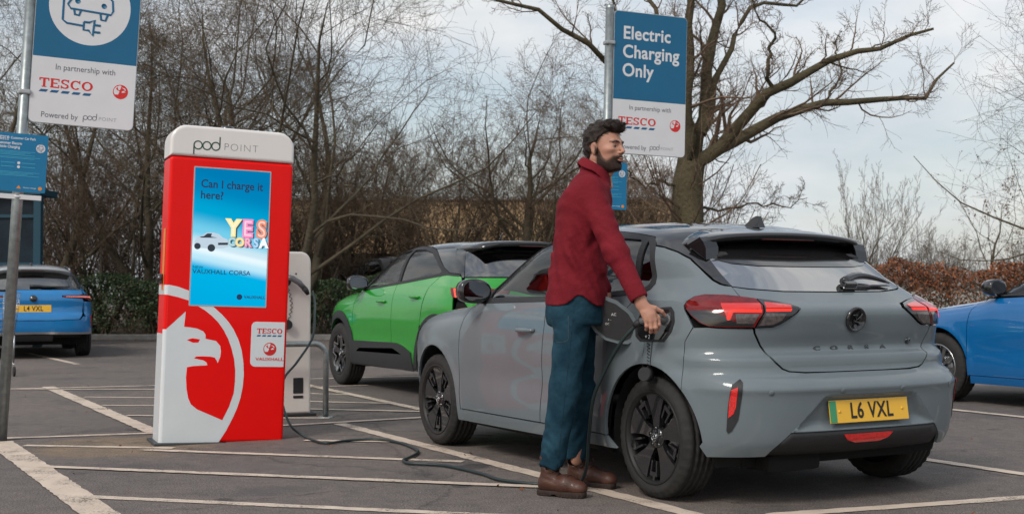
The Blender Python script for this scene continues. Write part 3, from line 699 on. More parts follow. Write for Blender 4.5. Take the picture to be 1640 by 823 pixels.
    wn = [(.590,1.068),(.624,1.11),(.708,1.209),(.745,1.245),(.74,1.31),(.45,1.33)]
    A('rear_window', wn + [(-a, b) for a, b in wn[::-1]] + [(-.509,1.057),(-.332,1.045),(0,1.042),(.332,1.045),(.509,1.057)], M['glass_sky'], off=.001, grid=.03, thick=.002)
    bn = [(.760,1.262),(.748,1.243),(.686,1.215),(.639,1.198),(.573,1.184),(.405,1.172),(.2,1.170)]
    A('spoiler_reflection', [(.60,1.318)]+[(.765,1.300)]+bn+[(-a, b) for a, b in bn[::-1]]+[(-.765,1.300),(-.60,1.318)], blk, off=.004, grid=.03, thick=.003)  # black panel painting the spoiler's dark reflection onto the upper rear glass
    # badge, letters
    T = frame_on(S, 'cyl', (.0, .905), 1, .004)
    b = MB(); b.lathe([(.062,-.004),(.065,.006),(.060,.012),(.054,.013),(.053,.008),(.0001,.008)], n=40, axis='Z'); b.v = [tuple(T @ Vector(v)) for v in b.v]; bd = b.build('badge', blk, tg)
    b = MB(); b.tube([(-.028,.022,.012),(-.006,.026,.014),(-.014,-.002,.014),(.012,.010,.014),(.026,.030,.013)], .004, n=6); b.tube([(-.020,-.008,.012),(.004,-.012,.014),(.020,-.026,.013)], .005, n=6)
    b.tube([(.008,.016,.013),(.022,.006,.014),(.010,-.006,.013)], .004, n=6); b.v = [tuple(T @ Vector(v)) for v in b.v]; b.build('griffin_relief', M['black_gloss'], bd)
    for i, ch in enumerate('CORSA'):
        a = .205 - i*.1022
        text_obj('lettering', ch, .031, M['black_gloss'], tg, frame_on(S, 'cyl', (a, .762), 1, .002), extrude=.0025, xs=1.95, offset=.001)
    T = frame_on(S, 'cyl', (-.365, .79), 1, .002); b = MB(); b.lathe([(.017,0),(.017,.005),(.0001,.006)], n=24, axis='Z'); b.v = [tuple(T @ Vector(v)) for v in b.v]; b.build('electric_emblem', M['black_gloss'], tg)
    # plate
    Pn = S.chart('cyl', [(0, .46)])[0]
    T = Matrix.Translation((Pn[0]+.008, 0, .462)) @ Matrix(((0,0,-1,0),(-1,0,0,0),(0,1,0,0),(0,0,0,1))) @ Matrix.Rotation(R(7), 4, 'X')
    T = Matrix.Translation((Pn[0]+.012, 0, .462)) @ Matrix(((0,0,-1,0),(-1,0,0,0),(0,1,0,0),(0,0,0,1))) @ Matrix.Rotation(R(-8), 4, 'X')
    number_plate(bp, T, 'L6 VXL')
    # roof with C pillars
    rl = [('s',1.40,1.376),('s',1.2,1.390),('s',1.0,1.396),('s',.70,1.384),('s',.50,1.364),('s',.32,1.338),('s',.262,1.292),('s',.186,1.279),('s',.087,1.251),('s',-.007,1.214),('s',-.089,1.166),('s',-.197,1.103),('s',-.247,1.082),('s',-.286,1.071),('s',-.074,1.212),('s',.084,1.302),('s',.128,1.333),('s',.165,1.362),('u',.185,.75)]
    L1 = S.mix('tun', rl)
    A('roof', L1 + [(a, -b) for a, b in L1[::-1]] + [(1.33,-.45),(1.37,0),(1.33,.45)], blk, kind='tun', grid=.03)
    # spoiler
    V = []; F = []; ny = 33
    for j in range(ny):
        v = -1+2*j/(ny-1); yy = v*.565; e = abs(v)
        x0 = .178 - .055*e**6; zt0 = float(S.chart('top', [(x0, e*.565)])[0][2]) + .002
        xe = -.095 + .05*e**3 + .10*max(0, e-.9)/.1*.3; ze = 1.352 - .030*e**2 - .02*e**8
        row = [(x0, zt0), ((x0+xe)/2+.01, (zt0+ze)/2+.010), (xe+.025, ze+.006), (xe, ze-.004), (xe+.006, ze-.022), (xe+.06, ze-.040), (x0+.02, zt0-.09)]
        for (a, b) in row: V.append((a, yy, b))
    m = 7
    for j in range(ny-1):
        for i in range(m-1): F.append((j*m+i, (j+1)*m+i, (j+1)*m+i+1, j*m+i+1))
    F.append(tuple(range(m))); F.append(tuple((ny-1)*m+i for i in range(m))[::-1])
    sp = mesh_obj('spoiler', V, F, blk, root, True)
    for sg in (1, -1):    # side fins
        V = [(.07,.553,1.325),(-.02,.553,1.322),(-.048,.552,1.300),(-.070,.550,1.262),(-.078,.556,1.205),(-.03,.572,1.235),(.05,.580,1.285)]
        mb = MB(); W_ = [(x, sg*(y+.004), z) for x, y, z in V]; W2 = [(x, sg*(y-.075), z+.01) for x, y, z in V]; n = len(V)
        mb.add(W_+W2, [tuple(range(n)), tuple(range(n, 2*n))[::-1]] + [(i, (i+1) % n, n+(i+1) % n, n+i) for i in range(n)]); mb.build('spoiler_fin', blk, root)
    b = MB(); b.box((-.055, 0, 1.322), (.02, .36, .016), bev=.004); b.build('high_brake_light', M['red_lens'], sp)
    # shark fin
    V = []
    prof = [(.30,0),(.27,.02),(.215,.055),(.19,.062),(.165,.06),(.15,0)]
    zb = float(S.chart('top', [(.23, 0)])[0][2])
    for sgn_ in (1, -1): V += [(x, sgn_*(.024*(1-h/.09)), zb-.008+h*1.05) for x, h in prof]
    n = len(prof); F = [tuple(range(n)), tuple(range(n, 2*n))[::-1]] + [(i, (i+1) % n, n+(i+1) % n, n+i) for i in range(n)]
    mesh_obj('aerial', V, F, M['black_gloss'], root)
    # wiper
    b = MB(); pts = [(-.20,1.087),(-.06,1.098),(.06,1.096),(.16,1.082)]
    W0 = []
    for a in np.linspace(-.10, -.46, 12): 
        z = 1.068+.028*math.sin((a+.46)/.36*math.pi*.9+.1); T = frame_on(S, 'cyl', (a, z), 1, .022+.012*math.sin((-a-.10)/.36*math.pi)); W0.append(T.translation)
    b.tube(W0, [.020,.023,.023,.022,.021,.020,.018,.017,.015,.013,.011,.008], n=8)
    T = frame_on(S, 'cyl', (-.13, 1.062), 1, .018); b.box((0,0,0), (.09,.035,.035), bev=.01, M=T)
    W1 = [frame_on(S, 'cyl', (a, 1.060+.004*(a < -.3)), 1, .012).translation for a in np.linspace(-.12, -.45, 10)]; b.tube(W1, .006, n=6)
    b.build('rear_wiper', M['black_gloss'], root)
    # bonnet, windscreen, nose
    fy = lambda x: .64
    hood = [(2.16,-.0),(2.12,.35),(2.02,.66),(2.10,.74),(2.46,.745),(2.85,.68),(3.05,.60),(3.18,.40),(3.22,0)]
    A('bonnet', hood[0:1] + hood[1:] + [(x, -y) for x, y in hood[::-1][1:-1]], paint, kind='top')
    ws = [(2.13,0),(2.09,.35),(1.97,.66),(1.80,.63),(1.60,.585),(1.40,.53),(1.36,.4),(1.385,0)]
    A('windscreen', ws + [(x, -y) for x, y in ws[::-1][1:-1]], M['glass'], kind='top', off=-.002, thick=.001)
    for sg in (1, -1):
        a = [('s',1.985,.967),('s',1.90,1.064),('s',1.78,1.159),('s',1.62,1.272),('s',1.50,1.334),('s',1.405,1.376),('t',1.345,.49),('t',1.40,.535),('t',1.60,.59),('t',1.80,.635),('t',1.97,.665)]
        panel('windscreen_pillar', S, S.mix('tun', a), blk, root, 0, (), 'tun', sg, .03)
        nl = [('s',2.962,.52),('s',2.962,.78),('s',2.86,.853),('s',3.0,.80),('t',3.16,.50),('c',math.pi-.0008,.80),('c',math.pi-.0008,.22),('c',math.pi-.33,.22)] + arch_pts(2.538, AR, 0, 20)
        panel('front_bumper', S, S.mix('cyl', nl), paint, root, 0, (), 'cyl', sg, .03)
        panel('headlight', S, S.mix('cyl', [('s',2.93,.80),('s',2.88,.835),('s',3.05,.77),('t',3.14,.52),('s',3.15,.70),('s',2.98,.70)]), M['glass_dark'], root, .005, (), 'cyl', sg, .03)
    # dark lining inside
    A('cabin_lining', [(-.55,.30),(.55,.30),(.86,.70),(.78,.98),(-.78,.98),(-.86,.70)], M['void'], off=-.05, thick=.002)
    for sg in (1, -1):
        panel('door_lining', S, [(.42,.26),(2.12,.26),(2.14,.95),(1.04,.965),(.20,1.0)], M['void'], root, -.035, (), 'side', sg, .08, .002)
        panel('wing_lining', S, [(2.14,.70),(2.95,.70),(2.8,.84),(2.14,.92)], M['void'], root, -.04, (), 'side', sg, .08, .002)
    car_underbody(root, S, 0, 2.538); car_interior(root, 1.80, 1.12, .36)
    b = MB(); b.box((-.36,.32,.205), (.22,.34,.09), bev=.03); b.build('rear_silencer', M['void'], root)
    for i, (x, sg) in enumerate(((0,1),(2.538,1),(0,-1),(2.538,-1))):
        build_wheel(root, (x, sg*.748, .308), sg, style='blade', spin=(R(2) if x == 0 else R(0)), W=.198, Rim=.232)
    return root, S, paint
grey, GS, grey_paint = build_grey()
# ---------------------------------------------------------------- the other parked cars
def soft_car(name, spec, loc, rz, paint, roof_m, c, style, label, lens=None):
    """c: dictionary of outlines (side view x,z; rear chart angle,z; top view x,y)"""
    S = Shell(spec); root = empty(name, loc, rz); tag(root, label, 'car')
    AR, wb, az = c['AR'], c['wb'], spec['axle_z']; zs = c['zs']; xB = c['xB']; xd = c['xd']; xr = c['xr']
    def P(n, poly, m, off=0, holes=(), kind='side', grid=.045, parent=root, thick=.012, sg=1, bstep=None, offf=None):
        return panel(n, S, S.mix(kind, poly), m, parent, off, [S.mix(kind, h) for h in holes], kind, sg, grid, thick, offf, bstep=bstep)
    ap = lambda ax, a0, a1, r=AR: arch_pts(ax, r, a0, a1, az)
    bz = lambda x: float(np.interp(x, [p[0] for p in c['belt']], [p[1] for p in c['belt']]))
    for sg in (1, -1):
        g = .004
        d1 = [('s',xd,zs),('s',xd+.004,.5),('s',xd-.0,.72),('s',xd-.02,bz(xd)-.10),('s',xd-.10,bz(xd)-.005),('s',xB,bz(xB)),('s',xB-.005,.75),('s',xB+.02,.5),('s',xB+.03,zs)]
        D1 = P('front_door', d1, paint, sg=sg)
        ra = ap(0, 28, 8)
        d2 = [('s',xB+.03-2*g,zs),('s',xB+.02-2*g,.5),('s',xB-.005-2*g,.75),('s',xB-2*g,bz(xB)),('s',xr,bz(xr)),('s',xr+.07,bz(xr)-.10),('s',AR*.94,az+AR*.9),('s',AR+.03,az+AR*.5),('s',AR+.03,zs)]
        D2 = P('rear_door', d2, paint, sg=sg)
        door_handle(D1, S, *c['h1'], sg, paint); door_handle(D2, S, *c['h2'], sg, paint)
        P('sill_skirt', [('s',wb-AR-.01,zs-.075),('s',wb*.5,zs-.075),('s',AR+.01,zs-.065),('s',AR+.02,zs-.006),('s',wb-AR-.02,zs-.006)], c.get('sill_m', paint), off=.002, sg=sg)
        wing = [('s',xd+g*2,zs+.002),('s',xd+.004+2*g,.5),('s',xd+2*g,.72),('s',xd-.02+2*g,bz(xd)-.10),('s',xd-.10+2*g,bz(xd)-.005)] + [('s',*p) for p in c['bonnet_edge']] + ap(wb, c.get('wa',22), 190)
        P('front_wing', wing, paint, sg=sg)
        q = [('s',xr-2*g,bz(xr)-.004)] + [('s',xr+.07-2*g,bz(xr)-.10),('s',AR*.94-2*g,az+AR*.93)] + ap(0, 58, 138) + [('c',*p) for p in c['q_rear']] + [('s',*p) for p in c['q_top']]
        P('rear_quarter', q, paint, kind='cyl', sg=sg)
        P('window_frame', c['frame'], c.get('frame_m', M['black_trim']), off=.003, holes=c['glass'], sg=sg, bstep=.04)
        for i, gp in enumerate(c['glass']): P(['front_side_window','rear_side_window','quarter_light'][i], gp, M['glass'] if i == 0 else c.get('rear_glass', M['glass_dark']), off=-.006, thick=.001, sg=sg)
        door_mirror(root, S, c['mir'][0], c['mir'][1], sg, c.get('mir_m', M['black_gloss']), sc=c.get('msc', 1.0))
        tl = P('tail_light', c['lamp'], M['red_lens'], off=.008, kind='cyl', grid=.03, sg=sg)
        for n_, pl, mm in c.get('lamp_bits', []): P(n_, pl, mm, off=.011, kind='cyl', grid=.03, sg=sg, parent=tl, thick=.001)
        rp_ = P('windscreen_pillar', [('s',*p) for p in c['pillar_s']] + [('t',*p) for p in c['pillar_t']], roof_m, kind='tun', sg=sg)
        fb = [('c',math.pi-.0008,c['nose_top']),('c',math.pi-.0008,zs-.06),('c',math.pi-.33,zs-.06)] + ap(wb, 0, c.get('wa',22)) + [('s',*p) for p in c['bonnet_edge'][::-1][:c.get('nbe',1)]]
        P('front_bumper', fb, paint, kind='cyl', sg=sg)
        P('headlight', [('c',*p) for p in c['head']], M['glass_dark'], kind='cyl', off=.006, sg=sg)
    def mir(pts): return [tuple(p) for p in pts] + [(-p[0], p[1]) for p in pts[::-1]]
    A = lambda n, poly, m, **k: P(n, poly, m, **dict(dict(kind='cyl'), **k))
    aR = [S.mix('cyl', [p])[0] for p in ap(0, 140, 176)]
    bh = [tuple(p) for p in c['bump_top'][::-1]] + [tuple(p) for p in aR] + [tuple(p) for p in c['bump_low']]
    bp = A('rear_bumper', bh + [(-a, b) for a, b in bh[::-1]], paint)
    A('diffuser', mir(c['diff']), M['black_trim'], off=-.004, parent=bp, thick=.04)
    gt = c['gate']; A('tailgate', mir(gt), paint, grid=.035)
    A('rear_window', mir(c['rwin']), c.get('rwin_m', M['glass_back']), off=.001, thick=.002)
    if 'hatch_pillar' in c:
        for sg in (1, -1): P('hatch_pillar', c['hatch_pillar'], M['black_gloss'], kind='cyl', sg=sg)
    if 'hatch_trim' in c: A('tailgate_trim', mir(c['hatch_trim']), M['black_gloss'], off=.004)
    R1 = S.mix('tun', [('s',*p) for p in c['roof_s']] + [('t',*p) for p in c['roof_t']])
    A('roof', R1 + [(a, -b) for a, b in R1[::-1]] + [('t',c['ws_top'],-.3),('t',c['ws_top']+.03,0),('t',c['ws_top'],.3)], roof_m, kind='tun')
    # spoiler lip
    xs, xe, ze, W_ = c['spoil']; V = []; F = []; ny = 25
    for j in range(ny):
        v = -1+2*j/(ny-1); e = abs(v); yy = v*W_; zt0 = float(S.chart('top', [(xs, e*W_)])[0][2])+.003; xx = xe+.05*e**4; z2 = ze-.03*e**2-.02*e**8
        for a, b in [(xs, zt0), ((xs+xx)/2, (zt0+z2)/2+.008), (xx, z2), (xx+.01, z2-.03), (xs, zt0-.07)]: V.append((a, yy, b))
    for j in range(ny-1):
        for i in range(4): F.append((j*5+i, (j+1)*5+i, (j+1)*5+i+1, j*5+i+1))
    F.append((0,1,2,3,4)); F.append(tuple((ny-1)*5+i for i in range(5))[::-1]); mesh_obj('spoiler', V, F, c.get('spoil_m', roof_m), root, True)
    b = MB(); b.box((xe+.03, 0, ze-.035), (.02,.34,.015), bev=.003); b.build('high_brake_light', M['red_lens'], root)
    # aerial
    xa = c['aerial']; za = float(S.chart('top', [(xa, 0)])[0][2]); b = MB()
    if c.get('rod'): b.tube([(xa,0,za-.01),(xa-.03,0,za+.03),(xa-.07,0,za+.085)], [.018,.010,.004], n=8)
    else: b.box((xa,0,za+.02), (.10,.035,.055), bev=.015)
    b.build('aerial', M['black_gloss'], root)
    hd = c['hood']; A('bonnet', hd + [(x, -y) for x, y in hd[::-1][1:-1]], paint, kind='top')
    ws = c['ws']; A('windscreen', ws + [(x, -y) for x, y in ws[::-1][1:-1]], M['glass'], kind='top', off=-.002, thick=.001)
    zl = c.get('line_z', .96)
    A('cabin_lining', [(-.5,.30),(.5,.30),(.84,.70),(.78,zl),(-.78,zl),(-.84,.70)], M['void'], off=-.05, thick=.002, grid=.08)
    for sg in (1, -1):
        panel('door_lining', S, [(AR+.03,.26),(wb-AR-.03,.26),(xd,.9),(xB,zl),(.15,zl+.02)], M['void'], root, -.035, (), 'side', sg, .08, .002)
        panel('wing_lining', S, [(xd+.02,az+AR+.02),(wb+.35,az+AR+.02),(wb+.2,az+AR+.07),(xd+.02,bz(xd)-.06)], M['void'], root, -.035, (), 'side', sg, .08, .002)
    car_underbody(root, S, 0, wb, r_arch=AR, az=az, xf=wb+.6, z0=zs-.09, xr=-.55); car_interior(root, xd-.30, xB+.10, .40, zs=.60+c.get('seat_up',0))
    T = Matrix.Translation((float(S.chart('cyl', [(0, c['plate_z'])])[0][0])-.004, 0, c['plate_z'])) @ Matrix(((0,0,-1,0),(-1,0,0,0),(0,1,0,0),(0,0,0,1))) @ Matrix.Rotation(R(-5), 4, 'X')
    number_plate(root, T, c['reg'], green=False) if c.get('reg') else None
    for x, sg in ((0,1),(wb,1),(0,-1),(wb,-1)): build_wheel(root, (x, sg*c['tw'], az), sg, Rr=az, Rim=c['rim'], W=.21, style=style, spin=c.get('spin', 0))
    return root, S

# --- green crossover
green_paint = mat('vivid green paint', (.010,.29,.016), .35, coat=1, noise=.04)
cg = dict(AR=.40, wb=2.557, zs=.33, xB=1.07, xd=2.13, xr=.21, belt=[(.1,1.195),(.21,1.185),(.8,1.13),(1.7,1.065),(2.05,1.045),(2.2,1.04)],
    h1=(1.33,.935), h2=(.51,.985), bonnet_edge=[(2.08,1.055),(2.3,1.035),(2.6,1.01),(2.85,.97),(2.99,.90),(2.99,.60)], nbe=2,
    q_rear=[(.80,.80),(.80,.93),(.80,.985),(.82,1.06),(.775,1.085),(.72,1.082)], q_top=[(-.17,1.175),(-.143,1.183),(.041,1.195),(.146,1.198)],
    frame=[(2.03,1.06),(1.93,1.15),(1.80,1.27),(1.62,1.41),(1.50,1.465),(1.38,1.495),(1.12,1.505),(.80,1.49),(.60,1.46),(.48,1.42),(.20,1.27),(.06,1.215),(-.13,1.20),(-.12,1.182),(.10,1.195),(.21,1.185),(.8,1.13),(1.7,1.065)],
    glass=[[(1.86,1.075),(1.84,1.13),(1.72,1.26),(1.58,1.375),(1.45,1.445),(1.20,1.468),(1.16,1.468),(1.09,1.135)], [(1.03,1.14),(1.10,1.467),(.84,1.462),(.60,1.425),(.42,1.345),(.22,1.235),(.24,1.215)]],
    mir=(1.90,1.13), msc=1.05, lamp=[(.84,1.07),(.80,1.072),(.55,1.07),(.35,1.05),(.36,1.02),(.50,.99),(.70,.975),(.80,.985),(.82,1.02)],
    lamp_bits=[('amber_corner', [(.80,1.065),(.74,1.068),(.72,.985),(.77,.982)], mat('orange red lens', (.75,.06,.02), .2, coat=1, emit=.5))],
    pillar_s=[(2.03,1.063),(1.93,1.154),(1.80,1.274),(1.62,1.414),(1.50,1.469),(1.40,1.497)], pillar_t=[(1.33,.50),(1.42,.55),(1.60,.60),(1.80,.64),(1.98,.68)],
    nose_top=.92, head=[(2.80,.86),(2.81,.93),(2.95,.91),(3.0,.86),(2.85,.82)],
    bump_top=[(.62,.80),(.55,.78),(.30,.775)], bump_low=[(.74,.35),(.50,.36),(.30,.40)],
    diff=[(.74,.345),(.50,.355),(.30,.395),(.30,.26),(.70,.26)],
    gate=[(.725,1.165),(.72,1.08),(.34,1.05),(.36,1.01),(.70,.965),(.62,.83),(.50,.785),(.30,.78)],
    rwin=[(.733,1.176),(.60,1.170),(.47,1.164)][:1]+[(.771,1.36),(.795,1.42),(.5,1.47)],
    roof_s=[(1.38,1.499),(1.12,1.509),(.80,1.494),(.60,1.464),(.48,1.424),(.20,1.274),(.06,1.22),(-.15,1.204),(-.175,1.18),(-.119,1.215),(-.0,1.318),(.12,1.40),(.192,1.448)], roof_t=[(.25,.50)], ws_top=1.36,
    spoil=(.24,-.36,1.508,.56), aerial=.385, rod=True, hatch_pillar=[(.740,1.170),(.776,1.36),(.800,1.425),(.86,1.44),(1.0,1.443),(.872,1.318),(.795,1.215),(.765,1.172)], hood=[(2.16,0),(2.10,.40),(2.03,.70),(2.08,.76),(2.5,.77),(2.95,.66),(3.10,.5),(3.2,.3),(3.22,0)],
    ws=[(2.13,0),(2.09,.35),(1.98,.67),(1.80,.635),(1.60,.595),(1.42,.545),(1.36,.4),(1.39,0)], line_z=1.03, seat_up=.10, plate_z=.90, reg='L5 VXL', tw=.775, rim=.225, spin=.35, sill_m=M['black_trim'])
green, GRS = soft_car('crossover', CROSS, (.057,12.254,0), R(118.8), green_paint, M['black_gloss'], cg, 'zigzag', 'green crossover with black roof and black plastic wheel arches, beyond the grey hatchback')
for sg in (1, -1):    # plastic cladding
    az = .345
    def ring(ax, a0, a1, r0=.40, r1=.485): return [(ax+r0*math.cos(R(a)), az+r0*math.sin(R(a))) for a in np.linspace(a0, a1, 22)] + [(ax+r1*math.cos(R(a)), az+r1*math.sin(R(a))) for a in np.linspace(a1, a0, 22)]
    panel('wheel_arch_trim', GRS, ring(2.557, 12, 186), M['black_trim'], green, .012, (), 'side', sg, .04)
    panel('wheel_arch_trim', GRS, ring(0, -6, 150), M['black_trim'], green, .012, (), 'side', sg, .04)
    ins = [(1.98,.40),(1.90,.437),(1.0,.467),(.77,.415)]
    cl = panel('sill_cladding', GRS, [(.50,.26),(2.14,.275),(2.10,.511),(1.1,.524),(.92,.522),(.78,.50),(.56,.44)], M['black_trim'], green, .013, (), 'side', sg, .05)
    panel('sill_insert', GRS, ins, green_paint, cl, .016, (), 'side', sg, .04, .002)

# --- blue hatchback on the right
blue_paint = mat('bright blue paint', (.0,.115,.335), .35, coat=1, noise=.04)
cb = dict(AR=.378, wb=2.675, zs=.27, xB=1.20, xd=2.30, xr=.28, belt=[(.2,1.03),(1.2,1.012),(1.9,1.0),(2.29,.975)],
    h1=(1.42,.86), h2=(.52,.88), bonnet_edge=[(2.27,.985),(2.45,.975),(2.75,.945),(3.0,.90),(3.10,.84),(3.10,.60)], nbe=2,
    q_rear=[(.70,.70),(.72,.90),(.74,.97),(.68,1.0)], q_top=[(-.40,1.03),(-.10,1.15),(.10,1.22),(.22,1.12)],
    frame=[(2.20,.985),(2.07,1.085),(1.93,1.175),(1.76,1.275),(1.60,1.35),(1.45,1.39),(1.2,1.405),(.8,1.395),(.5,1.36),(.3,1.29),(.18,1.18),(.24,1.035),(1.2,1.012),(1.9,1.0)],
    glass=[[(2.03,1.01),(1.98,1.07),(1.88,1.165),(1.72,1.255),(1.58,1.32),(1.45,1.355),(1.27,1.37),(1.23,1.04)], [(1.17,1.04),(1.20,1.372),(.8,1.362),(.52,1.33),(.36,1.27),(.34,1.06)]],
    mir=(2.06,1.075), lamp=[(.70,.97),(.66,.99),(.30,.97),(.30,.93),(.60,.88),(.68,.90)],
    pillar_s=[(2.20,.988),(2.07,1.088),(1.93,1.178),(1.76,1.278),(1.60,1.353),(1.47,1.392)], pillar_t=[(1.42,.50),(1.52,.54),(1.70,.585),(1.95,.64),(2.12,.69)],
    nose_top=.76, head=[(2.80,.72),(2.83,.78),(2.95,.76),(3.0,.72),(2.85,.69)],
    bump_top=[(.55,.70),(.45,.64),(.2,.63)], bump_low=[(.66,.30),(.45,.32),(.3,.36)], diff=[(.66,.295),(.45,.315),(.3,.355),(.3,.24),(.6,.24)],
    gate=[(.64,1.05),(.67,1.0),(.28,.975),(.28,.925),(.60,.875),(.55,.72),(.45,.65),(.2,.64)], rwin=[(.64,1.055),(.80,1.33),(.4,1.38)],
    roof_s=[(1.45,1.394),(1.2,1.409),(.8,1.399),(.5,1.364),(.3,1.294),(.16,1.22),(-.10,1.16),(-.40,1.035),(-.42,1.06),(-.2,1.22),(.05,1.32)], roof_t=[(.10,.50)], ws_top=1.44,
    spoil=(.10,-.25,1.37,.55), aerial=.2, hood=[(2.28,0),(2.24,.4),(2.16,.70),(2.22,.78),(2.6,.79),(3.05,.70),(3.25,.52),(3.36,.3),(3.38,0)],
    ws=[(2.25,0),(2.21,.35),(2.12,.68),(1.95,.635),(1.70,.58),(1.52,.535),(1.44,.4),(1.47,0)], line_z=.95, plate_z=.50, tw=.80, rim=.215, spin=.1)
blue_r, BRS = soft_car('hatchback', HATCH2, (6.131,10.045,0), R(118.8), blue_paint, M['black_gloss'], cb, 'steel', 'bright blue hatchback cut by the right edge of the photo, its door mirror black')
text_obj('wing_lettering', 'HYBRID', .028, M['silver'], blue_r, frame_on(BRS, 'side', (2.19,.34), 1, .002), extrude=.001, xs=1.4) if False else None

# --- blue estate on the left
estate_roof = mat('silver roof', (.40,.42,.44), .3, coat=1)
cw = dict(AR=.372, wb=2.732, zs=.28, xB=1.20, xd=2.32, xr=.20, belt=[(.1,1.04),(1.2,1.02),(2.3,.985)],
    h1=(1.42,.87), h2=(.5,.89), bonnet_edge=[(2.27,.995),(2.5,.98),(2.8,.94),(3.0,.90),(3.12,.84),(3.12,.60)], nbe=2,
    q_rear=[(.56,.60),(.535,.70),(.54,.88),(.80,.875),(.90,.88),(.86,.968),(.70,.985),(.60,1.0)], q_top=[(-.52,1.07),(-.45,1.19),(-.30,1.32),(-.2,1.37),(.0,1.36),(.12,1.2),(.12,1.045)],
    frame=[(2.22,.998),(2.05,1.11),(1.9,1.20),(1.7,1.32),(1.5,1.395),(1.2,1.42),(.6,1.42),(0,1.39),(-.24,1.34),(-.40,1.22),(-.46,1.10),(-.3,1.06),(.1,1.04),(1.2,1.02)],
    glass=[[(2.03,1.02),(1.98,1.09),(1.85,1.19),(1.68,1.285),(1.48,1.36),(1.27,1.385),(1.23,1.05)], [(1.17,1.05),(1.20,1.386),(.6,1.386),(.24,1.375),(.20,1.07)], [(.12,1.07),(.16,1.372),(0,1.36),(-.20,1.315),(-.36,1.20),(-.38,1.09)]],
    mir=(2.06,1.08), lamp=[(.88,.965),(.70,.98),(.50,.978),(.31,.972),(.31,.952),(.55,.93),(.66,.885),(.86,.88)],
    lamp_bits=[('lit_strip', [(.84,.952),(.55,.958),(.34,.960),(.34,.953),(.56,.945),(.80,.925)], mat('warm lamp strip', (.85,.25,.2), .3, emit=.35))],
    pillar_s=[(2.22,1.002),(2.05,1.114),(1.9,1.204),(1.7,1.324),(1.52,1.397)], pillar_t=[(1.47,.50),(1.57,.55),(1.75,.595),(1.95,.64),(2.12,.69)],
    nose_top=.80, head=[(2.80,.76),(2.83,.82),(2.95,.80),(3.0,.76),(2.85,.73)],
    bump_top=[(.51,.652),(.47,.600),(.2,.585)], bump_low=[(.66,.37),(.508,.385),(.2,.40)], diff=[(.66,.365),(.508,.380),(.2,.395),(.2,.27),(.6,.27)],
    gate=[(.60,1.062),(.55,1.0),(.50,.985),(.30,.978),(.30,.948),(.52,.925),(.535,.88),(.51,.70),(.485,.655),(.455,.608),(.2,.592)], rwin=[(.60,1.068),(.66,1.15),(.67,1.25),(.62,1.33),(.3,1.385)],
    roof_s=[(1.5,1.399),(1.2,1.424),(.6,1.424),(0,1.394),(-.24,1.344),(-.34,1.31),(-.40,1.29),(-.36,1.345)], roof_t=[(-.36,.5)], ws_top=1.50,
    spoil=(-.36,-.56,1.405,.56), spoil_m=estate_roof, aerial=-.1, hood=[(2.34,0),(2.30,.4),(2.22,.70),(2.28,.78),(2.6,.79),(3.05,.70),(3.25,.52),(3.40,.3),(3.42,0)],
    ws=[(2.31,0),(2.27,.35),(2.14,.68),(1.95,.635),(1.75,.59),(1.57,.545),(1.50,.4),(1.53,0)], line_z=.96, plate_z=.775, reg='L4 VXL', tw=.80, rim=.225)
wagon, WGS = soft_car('estate_car', WAGON, (-7.72,20.075,0), R(114), mat('bright sky blue paint', (.0,.175,.46), .35, coat=1, noise=.04), estate_roof, cw, 'steel', 'bright blue estate car seen from behind, parked before the hedge beside the signpost')
panel('bumper_strip', WGS, [(.70,.405),(.50,.40),(.2,.415),(-.2,.415),(-.50,.40),(-.70,.405),(-.68,.372),(-.50,.375),(0,.385),(.50,.375),(.68,.372)], M['silver'], wagon, .006, (), 'cyl', 1, .05)
for sg in (1, -1):
    panel('reflector', WGS, [(.70,.665),(.63,.66),(.66,.50),(.72,.49)], M['red_refl'], wagon, .004, (), 'cyl', sg, .04)
    b = MB(); pts = [(x, sg*.575, float(WGS.chart('top', [(x, .57)])[0][2])+.03) for x in np.linspace(-.25, 1.3, 12)]; b.tube(pts, .015, n=8); b.build('roof_rail', M['silver'], wagon)
T = frame_on(WGS, 'cyl', (0,.93), 1, .004); b = MB(); b.lathe([(.055,-.004),(.052,.010),(.0001,.011)], n=28, axis='Z'); b.v = [tuple(T @ Vector(v)) for v in b.v]; b.build('badge', M['black_gloss'], wagon)
b = MB(); b.tube([frame_on(WGS, 'cyl', (a, 1.095+.01*(a > -.1)), 1, .02).translation for a in np.linspace(.04, -.42, 9)], [.022,.022,.02,.018,.016,.014,.012,.01,.008], n=8); b.build('rear_wiper', M['black_trim'], wagon)

# --- dark car half hidden behind the green one
dark_paint = mat('dark grey paint', (.035,.037,.042), .35, coat=1)
ck = dict(cg); ck.update(reg=None, sill_m=M['black_trim'], lamp_bits=[], rod=False)
dark, DKS = soft_car('parked_car', CROSS, (-2.03,28.1,0), R(118.8), dark_paint, mat('dark grey roof', (.05,.052,.058), .3, coat=1), ck, 'spokes', 'dark grey car showing only bonnet and side windows behind the green crossover')
dark.scale = (1.16, 1.16, 1.19)
